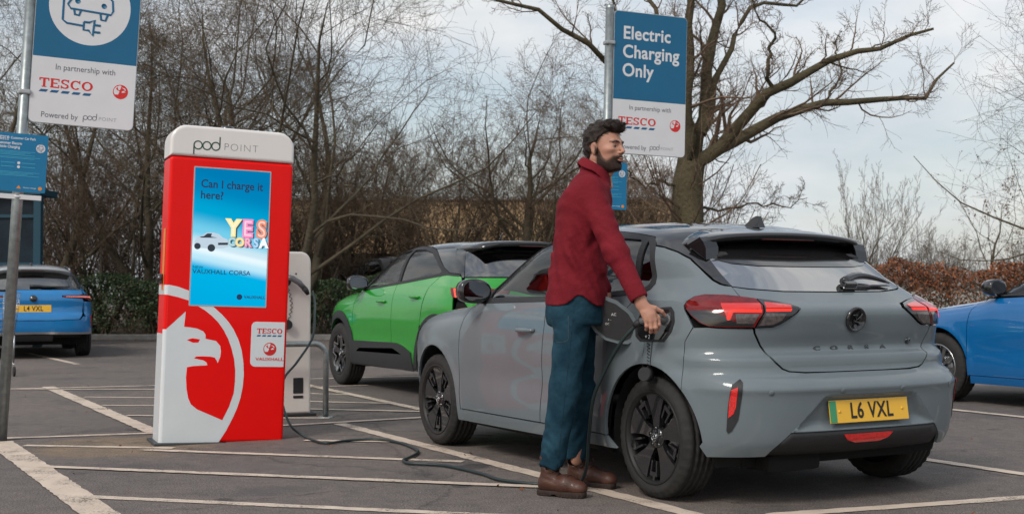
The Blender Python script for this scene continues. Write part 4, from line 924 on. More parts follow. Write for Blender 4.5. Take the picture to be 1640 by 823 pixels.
# ---------------------------------------------------------------- signs, display, charger
def tilt_frame(loc, yaw, lean):
    """object matrix: local X along the face, Y away behind it, Z up, leaning clockwise as seen"""
    return Matrix.Translation(loc) @ Matrix.Rotation(yaw, 4, 'Z') @ Matrix.Rotation(lean, 4, 'Y')
def rrect(x0, z0, x1, z1, r, n=6, corners=(1,1,1,1)):
    out = []
    for (cx, cz, a0, on) in ((x0+r, z0+r, 180, corners[0]), (x1-r, z0+r, 270, corners[1]), (x1-r, z1-r, 0, corners[2]), (x0+r, z1-r, 90, corners[3])):
        if on:
            for k in range(n+1): a = R(a0+90*k/n); out.append((cx+r*math.cos(a), cz+r*math.sin(a)))
        else: out.append(({180: x0, 270: x1, 0: x1, 90: x0}[a0], {180: z0, 270: z0, 0: z1, 90: z1}[a0]))
    return out
def slab(name, poly, m, parent, y=0.0, t=.001, holes=()):
    """flat layer in the XZ plane, front face at -y"""
    v, f = prism(poly, 0, t, holes=holes)
    V = [(a, -y-c, b) for a, b, c in v]
    return mesh_obj(name, V, [q[::-1] for q in f], m, parent)
FX = Matrix(((1,0,0,0),(0,0,-1,0),(0,1,0,0),(0,0,0,1)))     # text plane -> XZ plane facing -Y
def stext(name, s, x, z, size, m, parent, y=.003, align='LEFT', xs=1, off=0, space=1):
    return text_obj(name, s, size, m, parent, Matrix.Translation((x, -y, z)) @ FX, extrude=.0004, align=align, xs=xs, offset=off, space=space)
def circ(cx, cz, r, n=40, a0=0, a1=360): return [(cx+r*math.cos(R(a0+(a1-a0)*k/n)), cz+r*math.sin(R(a0+(a1-a0)*k/n))) for k in range(n)]
P_ = dict(white=mat('sign white', (.66,.66,.68), .42, noise=.03, nscale=5), blue=mat('sign blue', (.004,.115,.235), .4, noise=.04, nscale=5), red=mat('logo red', (.62,.02,.018), .45),
    navy=mat('logo blue', (.01,.10,.24), .45), grey=mat('grey lettering', (.12,.13,.15), .5), lgrey=mat('light grey lettering', (.36,.37,.38), .5), steel=mat('galvanised steel', (.30,.33,.33), .42, metal=.75, noise=.22, nscale=22),
    alu=mat('aluminium back', (.4,.41,.42), .4, metal=.6), teal=mat('small sign blue', (.004,.16,.33), .4, noise=.06, nscale=6), cyan=mat('pale blue print', (.05,.36,.52), .5), orange=mat('orange print', (.75,.25,.03), .5))

def serif_word(parent, x0, z0, h, w, m, y=.003):
    """TESCO in broad slab-serif capitals"""
    cw = w/5.15; mb = MB(); st = h*.24; th = h*.13
    def poly(p): 
        v, f = prism(p, 0, .0006); mb.add([(a, -y-c, b) for a, b, c in v], [q[::-1] for q in f])
    def rect(a, b, c, d): poly([(a,b),(c,b),(c,d),(a,d)])
    X = x0; r = X+cw*.94                             # T
    rect(X, z0+h-th, r, z0+h); rect(X, z0+h*.70, X+th*.9, z0+h-th); rect(r-th*.9, z0+h*.70, r, z0+h-th); c = (X+r)/2; rect(c-st/2, z0+th*.7, c+st/2, z0+h-th); rect(c-st, z0, c+st, z0+th*.7)
    X = x0+cw*1.05; r = X+cw*.86                     # E
    rect(X+st*.25, z0+th, X+st*1.25, z0+h-th); rect(X, z0, r, z0+th); rect(X, z0+h-th, r, z0+h); rect(X+st*1.25, z0+h*.44, r-st*.8, z0+h*.56); rect(r-th*.8, z0+th, r, z0+h*.32); rect(r-th*.8, z0+h*.70, r, z0+h-th)
    def arcband(cx, cz, rx, rz, a0, a1, wx, wz):
        n = 16; o = [(cx+rx*math.cos(R(a0+(a1-a0)*k/n)), cz+rz*math.sin(R(a0+(a1-a0)*k/n))) for k in range(n+1)]; i = [(cx+(rx-wx)*math.cos(R(a0+(a1-a0)*k/n)), cz+(rz-wz)*math.sin(R(a0+(a1-a0)*k/n))) for k in range(n+1)]
        for k in range(n): poly([o[k], o[k+1], i[k+1], i[k]])
    X = x0+cw*2.02; c = X+cw*.42                     # S
    arcband(c, z0+h*.73, cw*.38, h*.27, 20, 268, st*.85, th); arcband(c, z0+h*.27, cw*.38, h*.27, 200, 448, st*.85, th)
    rect(c+cw*.28, z0+h*.68, c+cw*.38, z0+h); rect(c-cw*.38, z0, c-cw*.28, z0+h*.32)
    X = x0+cw*2.95; c = X+cw*.52; arcband(c, z0+h/2, cw*.50, h*.5, 42, 318, st, th); rect(c+cw*.32, z0+h*.66, c+cw*.43, z0+h)      # C
    X = x0+cw*4.05; c = X+cw*.54; arcband(c, z0+h/2, cw*.54, h*.5, 0, 360, st*1.05, th)  # O
    w_ = mb.build('supermarket_name', m, parent)
    return w_
def dashes(parent, x0, z, w, n, m, y=.003, h=.016):
    mb = MB(); s = w/n
    for i in range(n):
        a = x0+i*s; v, f = prism([(a, z-h), (a+s*.68, z-h), (a+s*.86, z), (a+s*.18, z)], 0, .0006); mb.add([(p, -y-c, b) for p, b, c in v], [q[::-1] for q in f])
    return mb.build('logo_dashes', m, parent)
def roundel(parent, cx, cz, r, m_red, m_white, y=.003):
    """red disc with a griffin head in white line"""
    d = slab('griffin_roundel', circ(cx, cz, r), m_red, parent, y, .0006)
    def T(p): return [(cx+a*r, cz+b*r) for a, b in p]
    slab('roundel_white', T([(-.86,.30),(-.60,.66),(-.15,.88),(.10,.84),(-.02,.45),(.22,.62),(.62,.50),(.70,.18),(.40,.22),(.66,-.02),(.22,-.10),(-.10,.06),(-.30,-.40),(-.75,-.42),(-.9,-.05)][::-1]), m_white, d, y+.0006, .0004)
    slab('roundel_red', T([(-.62,.42),(-.40,.66),(-.30,.30),(-.12,.10),(-.42,.18)]), m_red, d, y+.001, .0004)
    slab('griffin_head', T([(.02,.50),(.20,.56),(.50,.40),(.58,.24),(.36,.18),(.16,.02),(.05,-.2),(.0,-.5),(-.35,-.6),(-.1,-.1),(-.2,.2),(-.05,.3)]), m_red, d, y+.001, .0004)
    return d
def pod_word(parent, x, z, h, m, m2, y=.003, wpod=None, wpoint=None):
    """'pod' in thin round strokes followed by light capitals POINT"""
    mb = MB(); r = h*.27; t = h*.045; zc = z+h*.40
    def ring(cx): 
        o = circ(cx, zc, r, 28); i = circ(cx, zc, r-t*1.6, 28); v, f = prism(o, 0, .0006, holes=[i]); mb.add([(a, -y-c, b) for a, b, c in v], [q[::-1] for q in f])
    def bar(a, b, c, d): v, f = prism([(a,b),(c,b),(c,d),(a,d)], 0, .0007); mb.add([(p, -y-.0001-q_, b_) for p, b_, q_ in v], [q[::-1] for q in f])
    ring(x+r); ring(x+r*2.9); ring(x+r*4.8); bar(x, zc-r-h*.28, x+t*1.6, zc); bar(x+r*5.8-t*1.6, zc, x+r*5.8, zc+r+h*.30)
    mb.build('pod_lettering', m, parent)
    stext('point_lettering', 'POINT', x+r*6.5, zc, h*.62, m2, parent, y, off=-.0035*h/.2 if h > .1 else 0, xs=1.02, space=1.15)

def ev_icon(parent, cx, cz, s, m, y=.003):
    """line drawing of a car front with a charging plug"""
    mb = MB()
    def line(pts, w=.012): mb.tube([(cx+a*s, -y, cz+b*s) for a, b in pts], w*s, n=5, sm=False)
    line([(-.32,.20),(-.42,.02),(-.36,-.06),(.40,-.10),(.44,-.02),(.42,.18),(.30,.30),(.22,.56),(-.14,.62),(-.26,.34),(-.32,.20)], .022)
    line([(-.26,.34),(.30,.30)], .022)
    line([(-.30,-.06),(-.28,-.17),(-.20,-.18),(-.17,-.08)], .022); line([(.20,-.10),(.22,-.22),(.30,-.23),(.34,-.11)], .022)
    line([(-.42,.18),(-.50,.12),(-.50,-.30),(-.42,-.36),(-.10,-.38)], .022)
    line([(-.10,-.30),(-.10,-.46),(0,-.46),(.08,-.56),(.10,-.24),(0,-.30),(-.10,-.30)], .022); line([(.10,-.34),(.22,-.34)], .022); line([(.10,-.48),(.22,-.48)], .022)
    for a, b in ((-.24,.10), (.26,.06)): mb.lathe([(.05*s,0),(.05*s,.001),(.0001,.001)], n=14, axis='Y', c=(cx+a*s, -y-.002, cz+b*s))
    for i, v in enumerate(mb.v): mb.v[i] = (v[0], max(-y-.004, min(v[1], -y+.0005)), v[2])
    return mb.build('car_and_plug_icon', m, parent)

def small_sign(parent_M, x0, z0, x1, z1, y, label, group=None):
    root = bpy.data.objects.new('information_sign', None); link(root); root.matrix_world = parent_M @ Matrix.Translation((x0, -y, z0)); tag(root, label, 'sign', group)
    w, h = x1-x0, z1-z0
    slab('sign_plate', rrect(0, 0, w, h, .008), P_['teal'], root, 0, .003)
    serif_word(root, .015, h-.045, .022, .075, P_['white'], .0032); stext('heading', 'Customer Car Park', .10, h-.034, .024, P_['white'], root, .0032, off=.0004, xs=.85)
    dashes(root, .015, h-.048, .075, 5, P_['white'], .0032, .004)
    stext('subheading', 'Customer Electric\nVehicle Charging', .010, h-.085, .026, P_['white'], root, .0032, off=.0006, xs=.86)
    d = slab('icon_disc', circ(w-.047, h-.095, .030), P_['white'], root, .003, .0008); ev_icon(root, w-.047, h-.095, .045, P_['navy'], .0045)
    mb = MB()
    for k, (a, b, n) in enumerate(((.125, .80, 4), (.165, .9, 2), (.27, .9, 4))):
        for i in range(n):
            zz_ = h-a-i*.0085; wl = w*b*(1-.12*((i*7+k*3) % 3)); v, f = prism([(.012, zz_-.0032), (.012+wl-.024, zz_-.0032), (.012+wl-.024, zz_), (.012, zz_)], 0, .0006); mb.add([(p, -.003-c, q_) for p, q_, c in v], [q[::-1] for q in f])
    for i in range(2):
        for j in range(2):
            zz_ = h-.205-.028*i; xx = .045+.135*j; v, f = prism([(xx, zz_-.004), (xx+.09, zz_-.004), (xx+.09, zz_), (xx, zz_)], 0, .0006); mb.add([(p, -.003-c, q_) for p, q_, c in v], [q[::-1] for q in f])
            slab('bullet', circ(xx-.018, zz_-.002, .010, 18), P_['white'], root, .003, .0008)
    mb.build('small_print', P_['cyan'], root)
    slab('sun_mark', circ(w-.035, .030, .013, 18), P_['orange'], root, .003, .0008); slab('warning_mark', [(w*.45,.022),(w*.45+.03,.022),(w*.45+.015,.045)], P_['orange'], root, .003, .0008)
    stext('operator_lettering', 'Electric charge', w-.145, .030, .014, P_['white'], root, .0032)
    return root

def big_sign(Mw, label, icon):
    """sign 0.705 wide standing beside its pole"""
    pole = bpy.data.objects.new('sign_pole', None); link(pole); pole.matrix_world = Mw
    b = MB(); b.tube([(-.037,.02,-.02),(-.037,.02,3.52)], .037, n=20); b.build('pole', P_['steel'], pole)
    b = MB(); b.lathe([(.038,3.50),(.040,3.53),(.0001,3.535)], n=20, axis='Z', c=(-.037,.02,0)); b.build('pole_cap', P_['steel'], pole)
    b = MB()
    for z in (2.45, 3.2): b = MB(); b.box((.10,.012,z), (.30,.016,.035), bev=.003); b.box((-.037,.02,z), (.085,.085,.035), bev=.01); b.build('bracket', P_['alu'], pole)
    s = bpy.data.objects.new('charging_sign', None); link(s); s.matrix_world = Mw
    H0, H1, HS, W = 2.245, 3.485, 2.715, .705
    slab('sign_plate', rrect(0, H0, W, H1, .035), P_['white'], s, 0, .004)
    slab('sign_edge', rrect(-.004, H0-.004, W+.004, H1+.004, .038), P_['alu'], s, -.012, .012)
    slab('blue_panel', rrect(.001, HS, W-.001, H1-.001, .034, corners=(0,0,1,1)), P_['blue'], s, .004, .0006)
    stext('partnership_line', 'In partnership with', .36, 2.648, .058, P_['grey'], s, .0046, 'CENTER', xs=.92)
    serif_word(s, .055, 2.498, .066, .362, P_['red'], .0046); dashes(s, .055, 2.482, .365, 5, P_['navy'], .0046, .018)
    roundel(s, .606, 2.516, .052, P_['red'], P_['white'], .0046)
    stext('powered_line', 'Powered by', .078, 2.302, .057, P_['grey'], s, .0046, xs=.90); pod_word(s, .362, 2.283, .060, P_['grey'], P_['lgrey'], .0046)
    if icon:
        slab('icon_disc', circ(.363, 3.105, .278, 64), P_['white'], s, .0046, .0006); ev_icon(s, .363, 3.10, .36, P_['blue'], .0055)
    else:
        for i, w_ in enumerate(('Electric', 'Charging', 'Only')): stext('sign_lettering', w_, .082, 3.295-.163*i, .158, P_['white'], s, .0046, off=.0035, xs=.93, space=1.04)
    return pole, s
ML = tilt_frame((-3.559+.037*math.cos(R(20)),8.765,0), R(20), R(3.0))
pl, sl = big_sign(ML, '', True)
tag(pl, 'galvanised signpost on the far left of the photo, in front of the blue estate car', 'signpost'); tag(sl, 'tall blue and white sign with a car and plug icon, on the left post', 'sign')
small_sign(ML, -.205, 1.742, .142, 2.150, .02, 'small blue information sign on the left post, under the sign with the plug icon')
b = MB(); b.box((-.03,-.012,1.706), (.30,.006,.034), bev=.002); b.tube([(-.037,.02,1.70),(-.037,.02,1.715)], .041, n=20)
o = b.build('back_plate', P_['white'], pl)
MC = tilt_frame((.808,10.8,0), R(20), R(1.5))
pc, sc_ = big_sign(MC, '', False)
tag(pc, 'grey signpost rising behind the man, with the lettered sign on it', 'signpost'); tag(sc_, 'tall blue and white sign reading Electric Charging Only behind the man', 'sign')
small_sign(MC, -.205, 1.75, .140, 2.157, .02, 'small blue information sign mostly hidden behind the head and collar of the man')

# --- display pillar
PM = tilt_frame((-2.40,8.53,0), R(23.4), R(1.9))
cab_red = mat('glossy red cabinet', (.84,.003,.002), .42, coat=.15, noise=.025, spec=.2); cab_white = mat('cabinet white', (.76,.72,.69), .35, coat=.4, noise=.03, nscale=3); cab_white2 = mat('vinyl white', (.68,.72,.74), .35, coat=.3, noise=.035, nscale=4)
disp = bpy.data.objects.new('display_pillar', None); link(disp); disp.matrix_world = PM
tag(disp, 'tall red and white charging display with a lit screen and a white griffin head', 'display')
W, HT, D = .855, 2.195, .30
def shell_box(name, x0, x1, y0, y1, outline, m, parent, bev=.03):
    """outline in XZ extruded in Y with rounded front and back edges"""
    n = len(outline); V = []; F = []; cx = sum(p[0] for p in outline)/n; cz = sum(p[1] for p in outline)/n
    def ins(d):
        out = []
        for i in range(n):
            a = Vector(outline[i-1]); b_ = Vector(outline[i]); c = Vector(outline[(i+1) % n]); e1 = (b_-a).normalized(); e2 = (c-b_).normalized(); nn = Vector((-(e1.y+e2.y), e1.x+e2.x)); nn = nn.normalized() if nn.length > 1e-6 else Vector((0,0)); k = 1/max(.35, abs(nn.dot(Vector((-e1.y, e1.x))))); out.append(b_+nn*d*k)
        return out
    rings = [(y0, bev), (y0+bev*.1, bev*.55), (y0+bev*.35, bev*.22), (y0+bev, 0), (y1-bev, 0), (y1-bev*.3, bev*.3), (y1, bev)]
    for y, d in rings:
        for p in ins(d): V.append((p[0], y, p[1]))
    for r in range(len(rings)-1):
        for i in range(n): F.append((r*n+i, r*n+(i+1) % n, (r+1)*n+(i+1) % n, (r+1)*n+i))
    F.append(tuple(range(n))); F.append(tuple((len(rings)-1)*n+i for i in range(n))[::-1])
    o = mesh_obj(name, V, F, m, parent)
    bm = bmesh.new(); bm.from_mesh(o.data); bmesh.ops.recalc_face_normals(bm, faces=bm.faces); bm.to_mesh(o.data); bm.free(); return o
base_out = rrect(0, .012, W, 1.975, .027, 5)
body = shell_box('cabinet', 0, W, 0, D, base_out, cab_red, disp, .022)
cap = shell_box('cabinet_cap', 0, W, -.004, D+.004, rrect(-.003, 1.978, W+.003, HT, .115, 10, (0,0,1,1)), cab_white, disp, .022)
b = MB(); b.box((W/2, D/2, .004), (W+.07, D+.10, .022), bev=.006); b.build('base_plate', mat('dark base plate', (.05,.055,.055), .5, metal=.4), disp)
b = MB(); b.lathe([(.05,HT-.01),(.05,HT+.012),(.042,HT+.024),(.0001,HT+.026)], n=24, axis='Z', c=(.40,.12,0)); b.build('antenna_puck', M['black_gloss'], disp)
ringp = [(.022,1.090),(.085,1.079),(.162,1.053),(.241,1.012),(.321,.956),(.393,.895),(.440,.845),(.476,.794),(.512,.725),(.537,.652),(.553,.565),(.559,.478),(.555,.40),(.542,.32),(.520,.245),(.492,.178),(.452,.095),(.404,.016),(.022,.016)]
slab('white_vinyl', ringp, cab_white2, disp, .0005, .0012)
redp = [(.022,1.021),(.087,1.008),(.165,.986),(.22,.953),(.275,.922),(.323,.885),(.368,.842),(.405,.792),(.440,.730),(.465,.667),(.487,.590),(.498,.509),(.499,.43),(.493,.351),(.465,.26),(.422,.167),(.248,.242),(.205,.276),(.184,.32),(.171,.382),(.164,.46),(.168,.53),(.206,.538),(.306,.545),(.299,.564),(.277,.578),(.214,.591),(.226,.604),(.272,.606),(.319,.605),(.353,.599),(.367,.579),(.375,.559),(.391,.603),(.395,.642),(.388,.679),(.358,.713),(.286,.727),(.285,.755),(.269,.777),(.226,.796),(.18,.803),(.138,.806),(.142,.865),(.145,.912),(.028,.797),(.022,.793)]
slab('griffin_ground', redp, cab_red, disp, .0018, .0008); slab('griffin_eye', [(.16,.717),(.198,.729),(.249,.722),(.238,.7),(.199,.699)], cab_red, disp, .0018, .0008)
# the vinyl continues round the left side of the cabinet
b = MB(); b.box((-.0010,.16,.385), (.0014,.255,.74)); b.build('side_vinyl', cab_white2, disp)
cv = [(.0225,-.0014),(.0118,.0010),(.0038,.0068),(-.0016,.022)]; V = []; F = []
for z0_, z1_ in ((.016,.786),(1.022,1.088)):
    k0 = len(V)
    for (a_, b_) in cv: V += [(a_, b_, z0_), (a_, b_, z1_)]
    for k in range(3): F.append((k0+2*k, k0+2*k+1, k0+2*k+3, k0+2*k+2))
mesh_obj('corner_vinyl', V, F, cab_white2, disp, True)
b = MB(); b.box((-.0012,.16,1.055), (.0014,.255,.066)); b.build('side_vinyl', cab_white2, disp)
b = MB(); b.box((-.0030,.10,1.265), (.004,.085,.425), bev=.001); b.build('orange_label', mat('orange label', (.78,.24,.045), .5), disp)
b = MB(); b.tube([(-.005,.09,1.13),(-.045,.09,1.13)], .030, n=18); b.box((-.02,.09,1.13), (.03,.05,.07), bev=.01); b.build('side_lock', M['black_gloss'], disp)
# rubbed seams on the front edges
slab('tesco_plate', rrect(.600, .538, .836, .852, .035, corners=(1,0,0,1)), cab_white2, disp, .0005, .0012)
serif_word(disp, .640, .770, .036, .180, P_['red'], .0020); dashes(disp, .638, .760, .184, 5, P_['navy'], .0020, .010)
roundel(disp, .735, .662, .046, P_['red'], cab_white2, .0020)
stext('maker_lettering', 'VAUXHALL', .735, .590, .030, P_['red'], disp, .0022, 'CENTER', xs=1.3, off=.0006)
cap_ink = mat('dark green lettering', (.03,.075,.055), .5)
pod_word(disp, .150, 2.012, .118, cap_ink, P_['grey'], .0045)
# screen
def screen_mat():
    m = bpy.data.materials.new('lit screen picture'); m.use_nodes = True; t = m.node_tree; t.nodes.clear(); o = t.nodes.new('ShaderNodeOutputMaterial'); e = t.nodes.new('ShaderNodeEmission'); e.inputs[1].default_value = .68
    tc = t.nodes.new('ShaderNodeTexCoord'); sp = t.nodes.new('ShaderNodeSeparateXYZ'); t.links.new(tc.outputs['Generated'], sp.inputs[0])
    sl_ = t.nodes.new('ShaderNodeMath'); sl_.operation = 'MULTIPLY_ADD'; sl_.inputs[1].default_value = .10; t.links.new(sp.outputs['X'], sl_.inputs[0]); t.links.new(sp.outputs['Z'], sl_.inputs[2])
    r = t.nodes.new('ShaderNodeValToRGB'); r.color_ramp.interpolation = 'EASE'; el_ = r.color_ramp.elements
    el_[0].position = 0; el_[0].color = (.0,.36,.66,1); el_[1].position = 1; el_[1].color = (.0,.175,.40,1)
    for p, c in ((.28,(.0,.39,.70)), (.36,(.45,.72,.84)), (.42,(.72,.84,.90)), (.455,(.55,.72,.80)), (.55,(.16,.55,.74)), (.70,(.0,.33,.58)), (.9,(.0,.20,.44))): x = el_.new(p); x.color = (*c, 1)
    t.links.new(sl_.outputs[0], r.inputs[0]); t.links.new(r.outputs[0], e.inputs[0]); t.links.new(e.outputs[0], o.inputs[0]); return m
def em(name, c, s=1.0): return mat(name, tuple(x*.5 for x in c), .5, emit=1.2*s)
scr = slab('screen_bezel', rrect(.162, .950, .698, 1.912, .006, 2), mat('screen bezel', (.5,.42,.42), .3), disp, .0005, .003)
pic = slab('screen', [(.170,.958),(.690,.958),(.690,1.904),(.170,1.904)], screen_mat(), disp, .0036, .0006)
navy = em('screen navy', (.004,.03,.09), .8)
stext('screen_question', 'Can I charge it\nhere?', .212, 1.755, .078, navy, pic, .0048, off=.0016, xs=.93)
def colour_word(word, x, z, size, cols, xs, dx):
    for i, ch in enumerate(word):
        bk = stext('letter_side', ch, x+dx*i+.010, z-.006, size, em('letter side', (.03,.09,.14), .7), pic, .0044+i*.0001, 'CENTER', xs=xs, off=.013*size/.15)
        stext('letter_face', ch, x+dx*i, z, size*(1+.04*i), em('letter face', cols[i], .9), pic, .0052+i*.0001, 'CENTER', xs=xs, off=.012*size/.15)
        stext('letter_tube', ch, x+dx*i, z, size*(1+.04*i), em('letter tube', tuple(min(1, c*.4+.45) for c in cols[i]), .9), pic, .0060+i*.0001, 'CENTER', xs=xs, off=-.001)
colour_word('YES', .447, 1.495, .150, [(.85,.70,.30), (.80,.22,.45), (.70,.22,.12)], .86, .098)
colour_word('CORSA', .438, 1.400, .076, [(.25,.45,.50), (.75,.55,.15), (.65,.20,.35), (.20,.45,.70), (.75,.80,.85)], .92, .056)
# small pictured car
car_light = em('pictured car', (.42,.52,.60), .9); car_dark = em('pictured car dark', (.02,.03,.045), .8)
slab('pictured_car', [(.183,1.372),(.186,1.40),(.200,1.425),(.235,1.436),(.262,1.458),(.31,1.461),(.350,1.452),(.375,1.430),(.405,1.420),(.417,1.398),(.415,1.368),(.385,1.356),(.30,1.348),(.22,1.350)], car_light, pic, .0044, .0005)
slab('pictured_windows', [(.215,1.428),(.245,1.432),(.268,1.452),(.30,1.454),(.295,1.432),(.34,1.426),(.30,1.424),(.23,1.422)], car_dark, pic, .0050, .0004); slab('pictured_grille', [(.345,1.392),(.413,1.396),(.412,1.380),(.345,1.376)], car_dark, pic, .0050, .0004)
for cx, cz, r in ((.205,1.362,.022), (.300,1.354,.026)): slab('pictured_tyre', circ(cx, cz, r, 20), car_dark, pic, .0050, .0004)
stext('screen_new', 'NEW', .178, 1.217, .026, navy, pic, .0048, xs=1.2); stext('screen_name', 'VAUXHALL CORSA', .178, 1.187, .043, navy, pic, .0048, xs=1.08, off=.0004)
slab('screen_roundel', circ(.507, 1.021, .020, 24), navy, pic, .0044, .0004); stext('screen_maker', 'VAUXHALL', .538, 1.021, .030, navy, pic, .0048, xs=.99, off=.0006)
stext('screen_small_print', 'Model shown. Terms and conditions apply.', .178, .990, .012, navy, pic, .0048) if False else None

# --- the white charging post behind the display
post = empty('charging_post', (-2.005,10.42,0), R(23)); tag(post, 'white charging post with a holstered connector, partly behind the red display', 'charger')
pw = mat('cream plastic', (.75,.715,.66), .38, coat=.3, noise=.05, nscale=3)
body = shell_box('post_body', 0, .34, 0, .22, rrect(0, .02, .34, 1.375, .09, 10, (0,0,1,1)), pw, post, .02)
b = MB(); b.box((.17,.11,.012), (.42,.30,.024), bev=.005); b.build('base_plate', M['black_trim'], post)
slab('vent_panel', rrect(.190, .19, .275, .32, .006, 2), M['black_trim'], post, .001, .003); slab('vent_strip', rrect(.190, .150, .275, .172, .004, 2), M['black_trim'], post, .001, .003)
b = MB(); b.tube([(.12,-.0,1.13),(.12,-.06,1.12)], .035, n=18); b.build('holster', M['black_trim'], post)
grey_pl = mat('grey plastic', (.12,.125,.13), .35, coat=.3)
hg = MB(); hg.tube([(.10,-.05,1.165),(.16,-.075,1.150),(.215,-.09,1.115),(.255,-.095,1.07)], [.022,.026,.024,.022], n=12); hg.build('connector_grip', grey_pl, post)
hg = MB(); hg.tube([(.255,-.095,1.07),(.275,-.097,1.045),(.290,-.10,1.015)], [.024,.022,.014], n=12); hg.build('strain_relief', M['black_trim'], post)
b = MB(); pts = []
for k in range(90): a = k*.6; pts.append((.13+.010*math.cos(a)+.04*math.sin(k/90*3), -.012+.008*math.sin(a), 1.09-.0035*k))
b.tube(pts, .0028, n=5); b.build('coiled_cord', M['black_trim'], post)
b = MB(); b.tube([(.13,-.002,.765),(.13,-.055,.765)], [.042,.040], n=20); b.build('socket_cap', M['black_trim'], post)
b = MB(); b.lathe([(.007,0),(.007,-.003),(.0001,-.003)], n=12, axis='Y', c=(.21,0,1.19)); b.build('status_light', M['ink'], post)

# --- steel hoop
hoop = MB(); hx0, hy0 = -2.30, 10.12; hx1, hy1 = -1.543, 10.40; r = .10; pts = [(hx0,hy0,0),(hx0,hy0,.52)]
dx, dy = (hx1-hx0), (hy1-hy0); L_ = math.hypot(dx, dy); ux, uy = dx/L_, dy/L_
for k in range(7): a = R(90*k/6); pts.append((hx0+ux*r*(1-math.cos(a)), hy0+uy*r*(1-math.cos(a)), .51+r*math.sin(a)))
for k in range(7): a = R(90-90*k/6); pts.append((hx1-ux*r*(1-math.cos(a)), hy1-uy*r*(1-math.cos(a)), .51+r*math.sin(a)))
pts += [(hx1,hy1,0)]
hoop.tube(pts, .024, n=14); ho = empty('barrier_hoop', (0,0,0)); tag(ho, 'low galvanised steel hoop standing beside the white charging post', 'barrier'); hoop.build('hoop_tube', P_['steel'], ho)
for px_, py_ in ((hx0,hy0),(hx1,hy1)):
    b = MB(); b.lathe([(.065,.0),(.065,.008),(.026,.010)], n=20, axis='Z', c=(px_,py_,0)); b.build('foot_flange', P_['steel'], ho)

# --- charging cable from the post to the car
def spline(pts, n=8):
    P = [Vector(p) for p in pts]; out = []
    for i in range(len(P)-1):
        p0 = P[max(i-1,0)]; p1 = P[i]; p2 = P[i+1]; p3 = P[min(i+2, len(P)-1)]
        for k in range(n):
            t = k/n; out.append(.5*((2*p1)+(-p0+p2)*t+(2*p0-5*p1+4*p2-p3)*t*t+(-p0+3*p1-3*p2+p3)*t**3))
    out.append(P[-1]); return out
cable_pts = [(-1.655,10.405,1.045),(-1.625,10.32,.96),(-1.59,10.1,.86),(-1.575,9.9,.68),(-1.66,9.7,.50),(-1.735,9.55,.38),(-1.725,9.40,.24),(-1.62,9.15,.08),(-1.494,8.975,.016),(-1.352,8.66,.013),(-1.251,8.55,.013),(-1.126,8.70,.013),(-.935,8.75,.013),(-.766,8.568,.013),(-.634,8.229,.013),(-.605,8.03,.013),(-.640,7.80,.013),(-.664,7.68,.013),(-.618,7.55,.013),(-.485,7.50,.013),(-.369,7.42,.013),(-.177,7.13,.013),(-.068,6.90,.013),(.10,6.76,.013),(.28,6.72,.013),(.355,6.70,.02),(.392,6.62,.12),(.402,6.55,.30),(.42,6.45,.50),(.48,6.36,.66),(.545,6.26,.79),(.60,6.215,.86),(.628,6.20,.885)]
b = MB(); b.tube(spline(cable_pts), .0095, n=8); cb_ = b.build('charging_cable', mat('dark green cable', (.018,.032,.033), .45, noise=.1), None); tag(cb_, 'dark charging cable snaking over the tarmac from the white post to the grey car', 'cable')
# ---------------------------------------------------------------- bare winter trees
def bark(name, c1, c2, sc=3):
    m = mat(name, c1, .9, col2=c2, nscale=sc, bump=1.0, bscale=14); m.node_tree.nodes['Bump'].inputs['Distance'].default_value = .04; return m
BARK = bark('bark', (.055,.044,.030), (.12,.098,.062), 2.5); BARK2 = bark('mossy bark', (.045,.038,.020), (.11,.088,.048), 2.0)
TWIG = bark('twigs', (.105,.070,.048), (.19,.13,.088), 1.2); TWIG2 = bark('dark twigs', (.080,.060,.040), (.15,.112,.072), 1.2)

def tubes(P, Rr, S):
    """P (N,K,3), Rr (N,K) -> verts, faces of N tubes with S sides"""
    N_, K, _ = P.shape
    T = np.gradient(P, axis=1); T /= np.maximum(np.linalg.norm(T, axis=2, keepdims=True), 1e-9)
    a = np.where(np.abs(T[..., 2:3]) > .8, np.array([1., 0, 0]), np.array([0, 0, 1.]))
    U = np.cross(T, a); U /= np.maximum(np.linalg.norm(U, axis=2, keepdims=True), 1e-9); Wv = np.cross(T, U)
    ang = np.arange(S)*2*np.pi/S
    V = P[:, :, None] + (U[:, :, None]*np.cos(ang)[None, None, :, None] + Wv[:, :, None]*np.sin(ang)[None, None, :, None])*Rr[:, :, None, None]
    V = V.reshape(-1, 3); n, k, s = np.meshgrid(np.arange(N_), np.arange(K-1), np.arange(S), indexing='ij'); s2 = (s+1) % S
    b = (n*K+k)*S; F = np.stack([b+s, b+s2, b+S+s2, b+S+s], -1).reshape(-1, 4); return V, F
def np_mesh(name, parts, m, parent=None, smooth=True):
    V = np.concatenate([p[0] for p in parts]); off = np.cumsum([0]+[len(p[0]) for p in parts[:-1]]); F = np.concatenate([p[1]+o for p, o in zip(parts, off)])
    me = bpy.data.meshes.new(name); k = F.shape[1]
    me.vertices.add(len(V)); me.vertices.foreach_set('co', V.astype(np.float32).ravel()); me.loops.add(F.size); me.loops.foreach_set('vertex_index', F.astype(np.int32).ravel())
    me.polygons.add(len(F)); me.polygons.foreach_set('loop_start', np.arange(0, F.size, k, dtype=np.int32)); me.polygons.foreach_set('loop_total', np.full(len(F), k, np.int32))
    me.polygons.foreach_set('use_smooth', [smooth]*len(F)); me.update(); me.materials.append(m)
    return link(bpy.data.objects.new(name, me), parent)

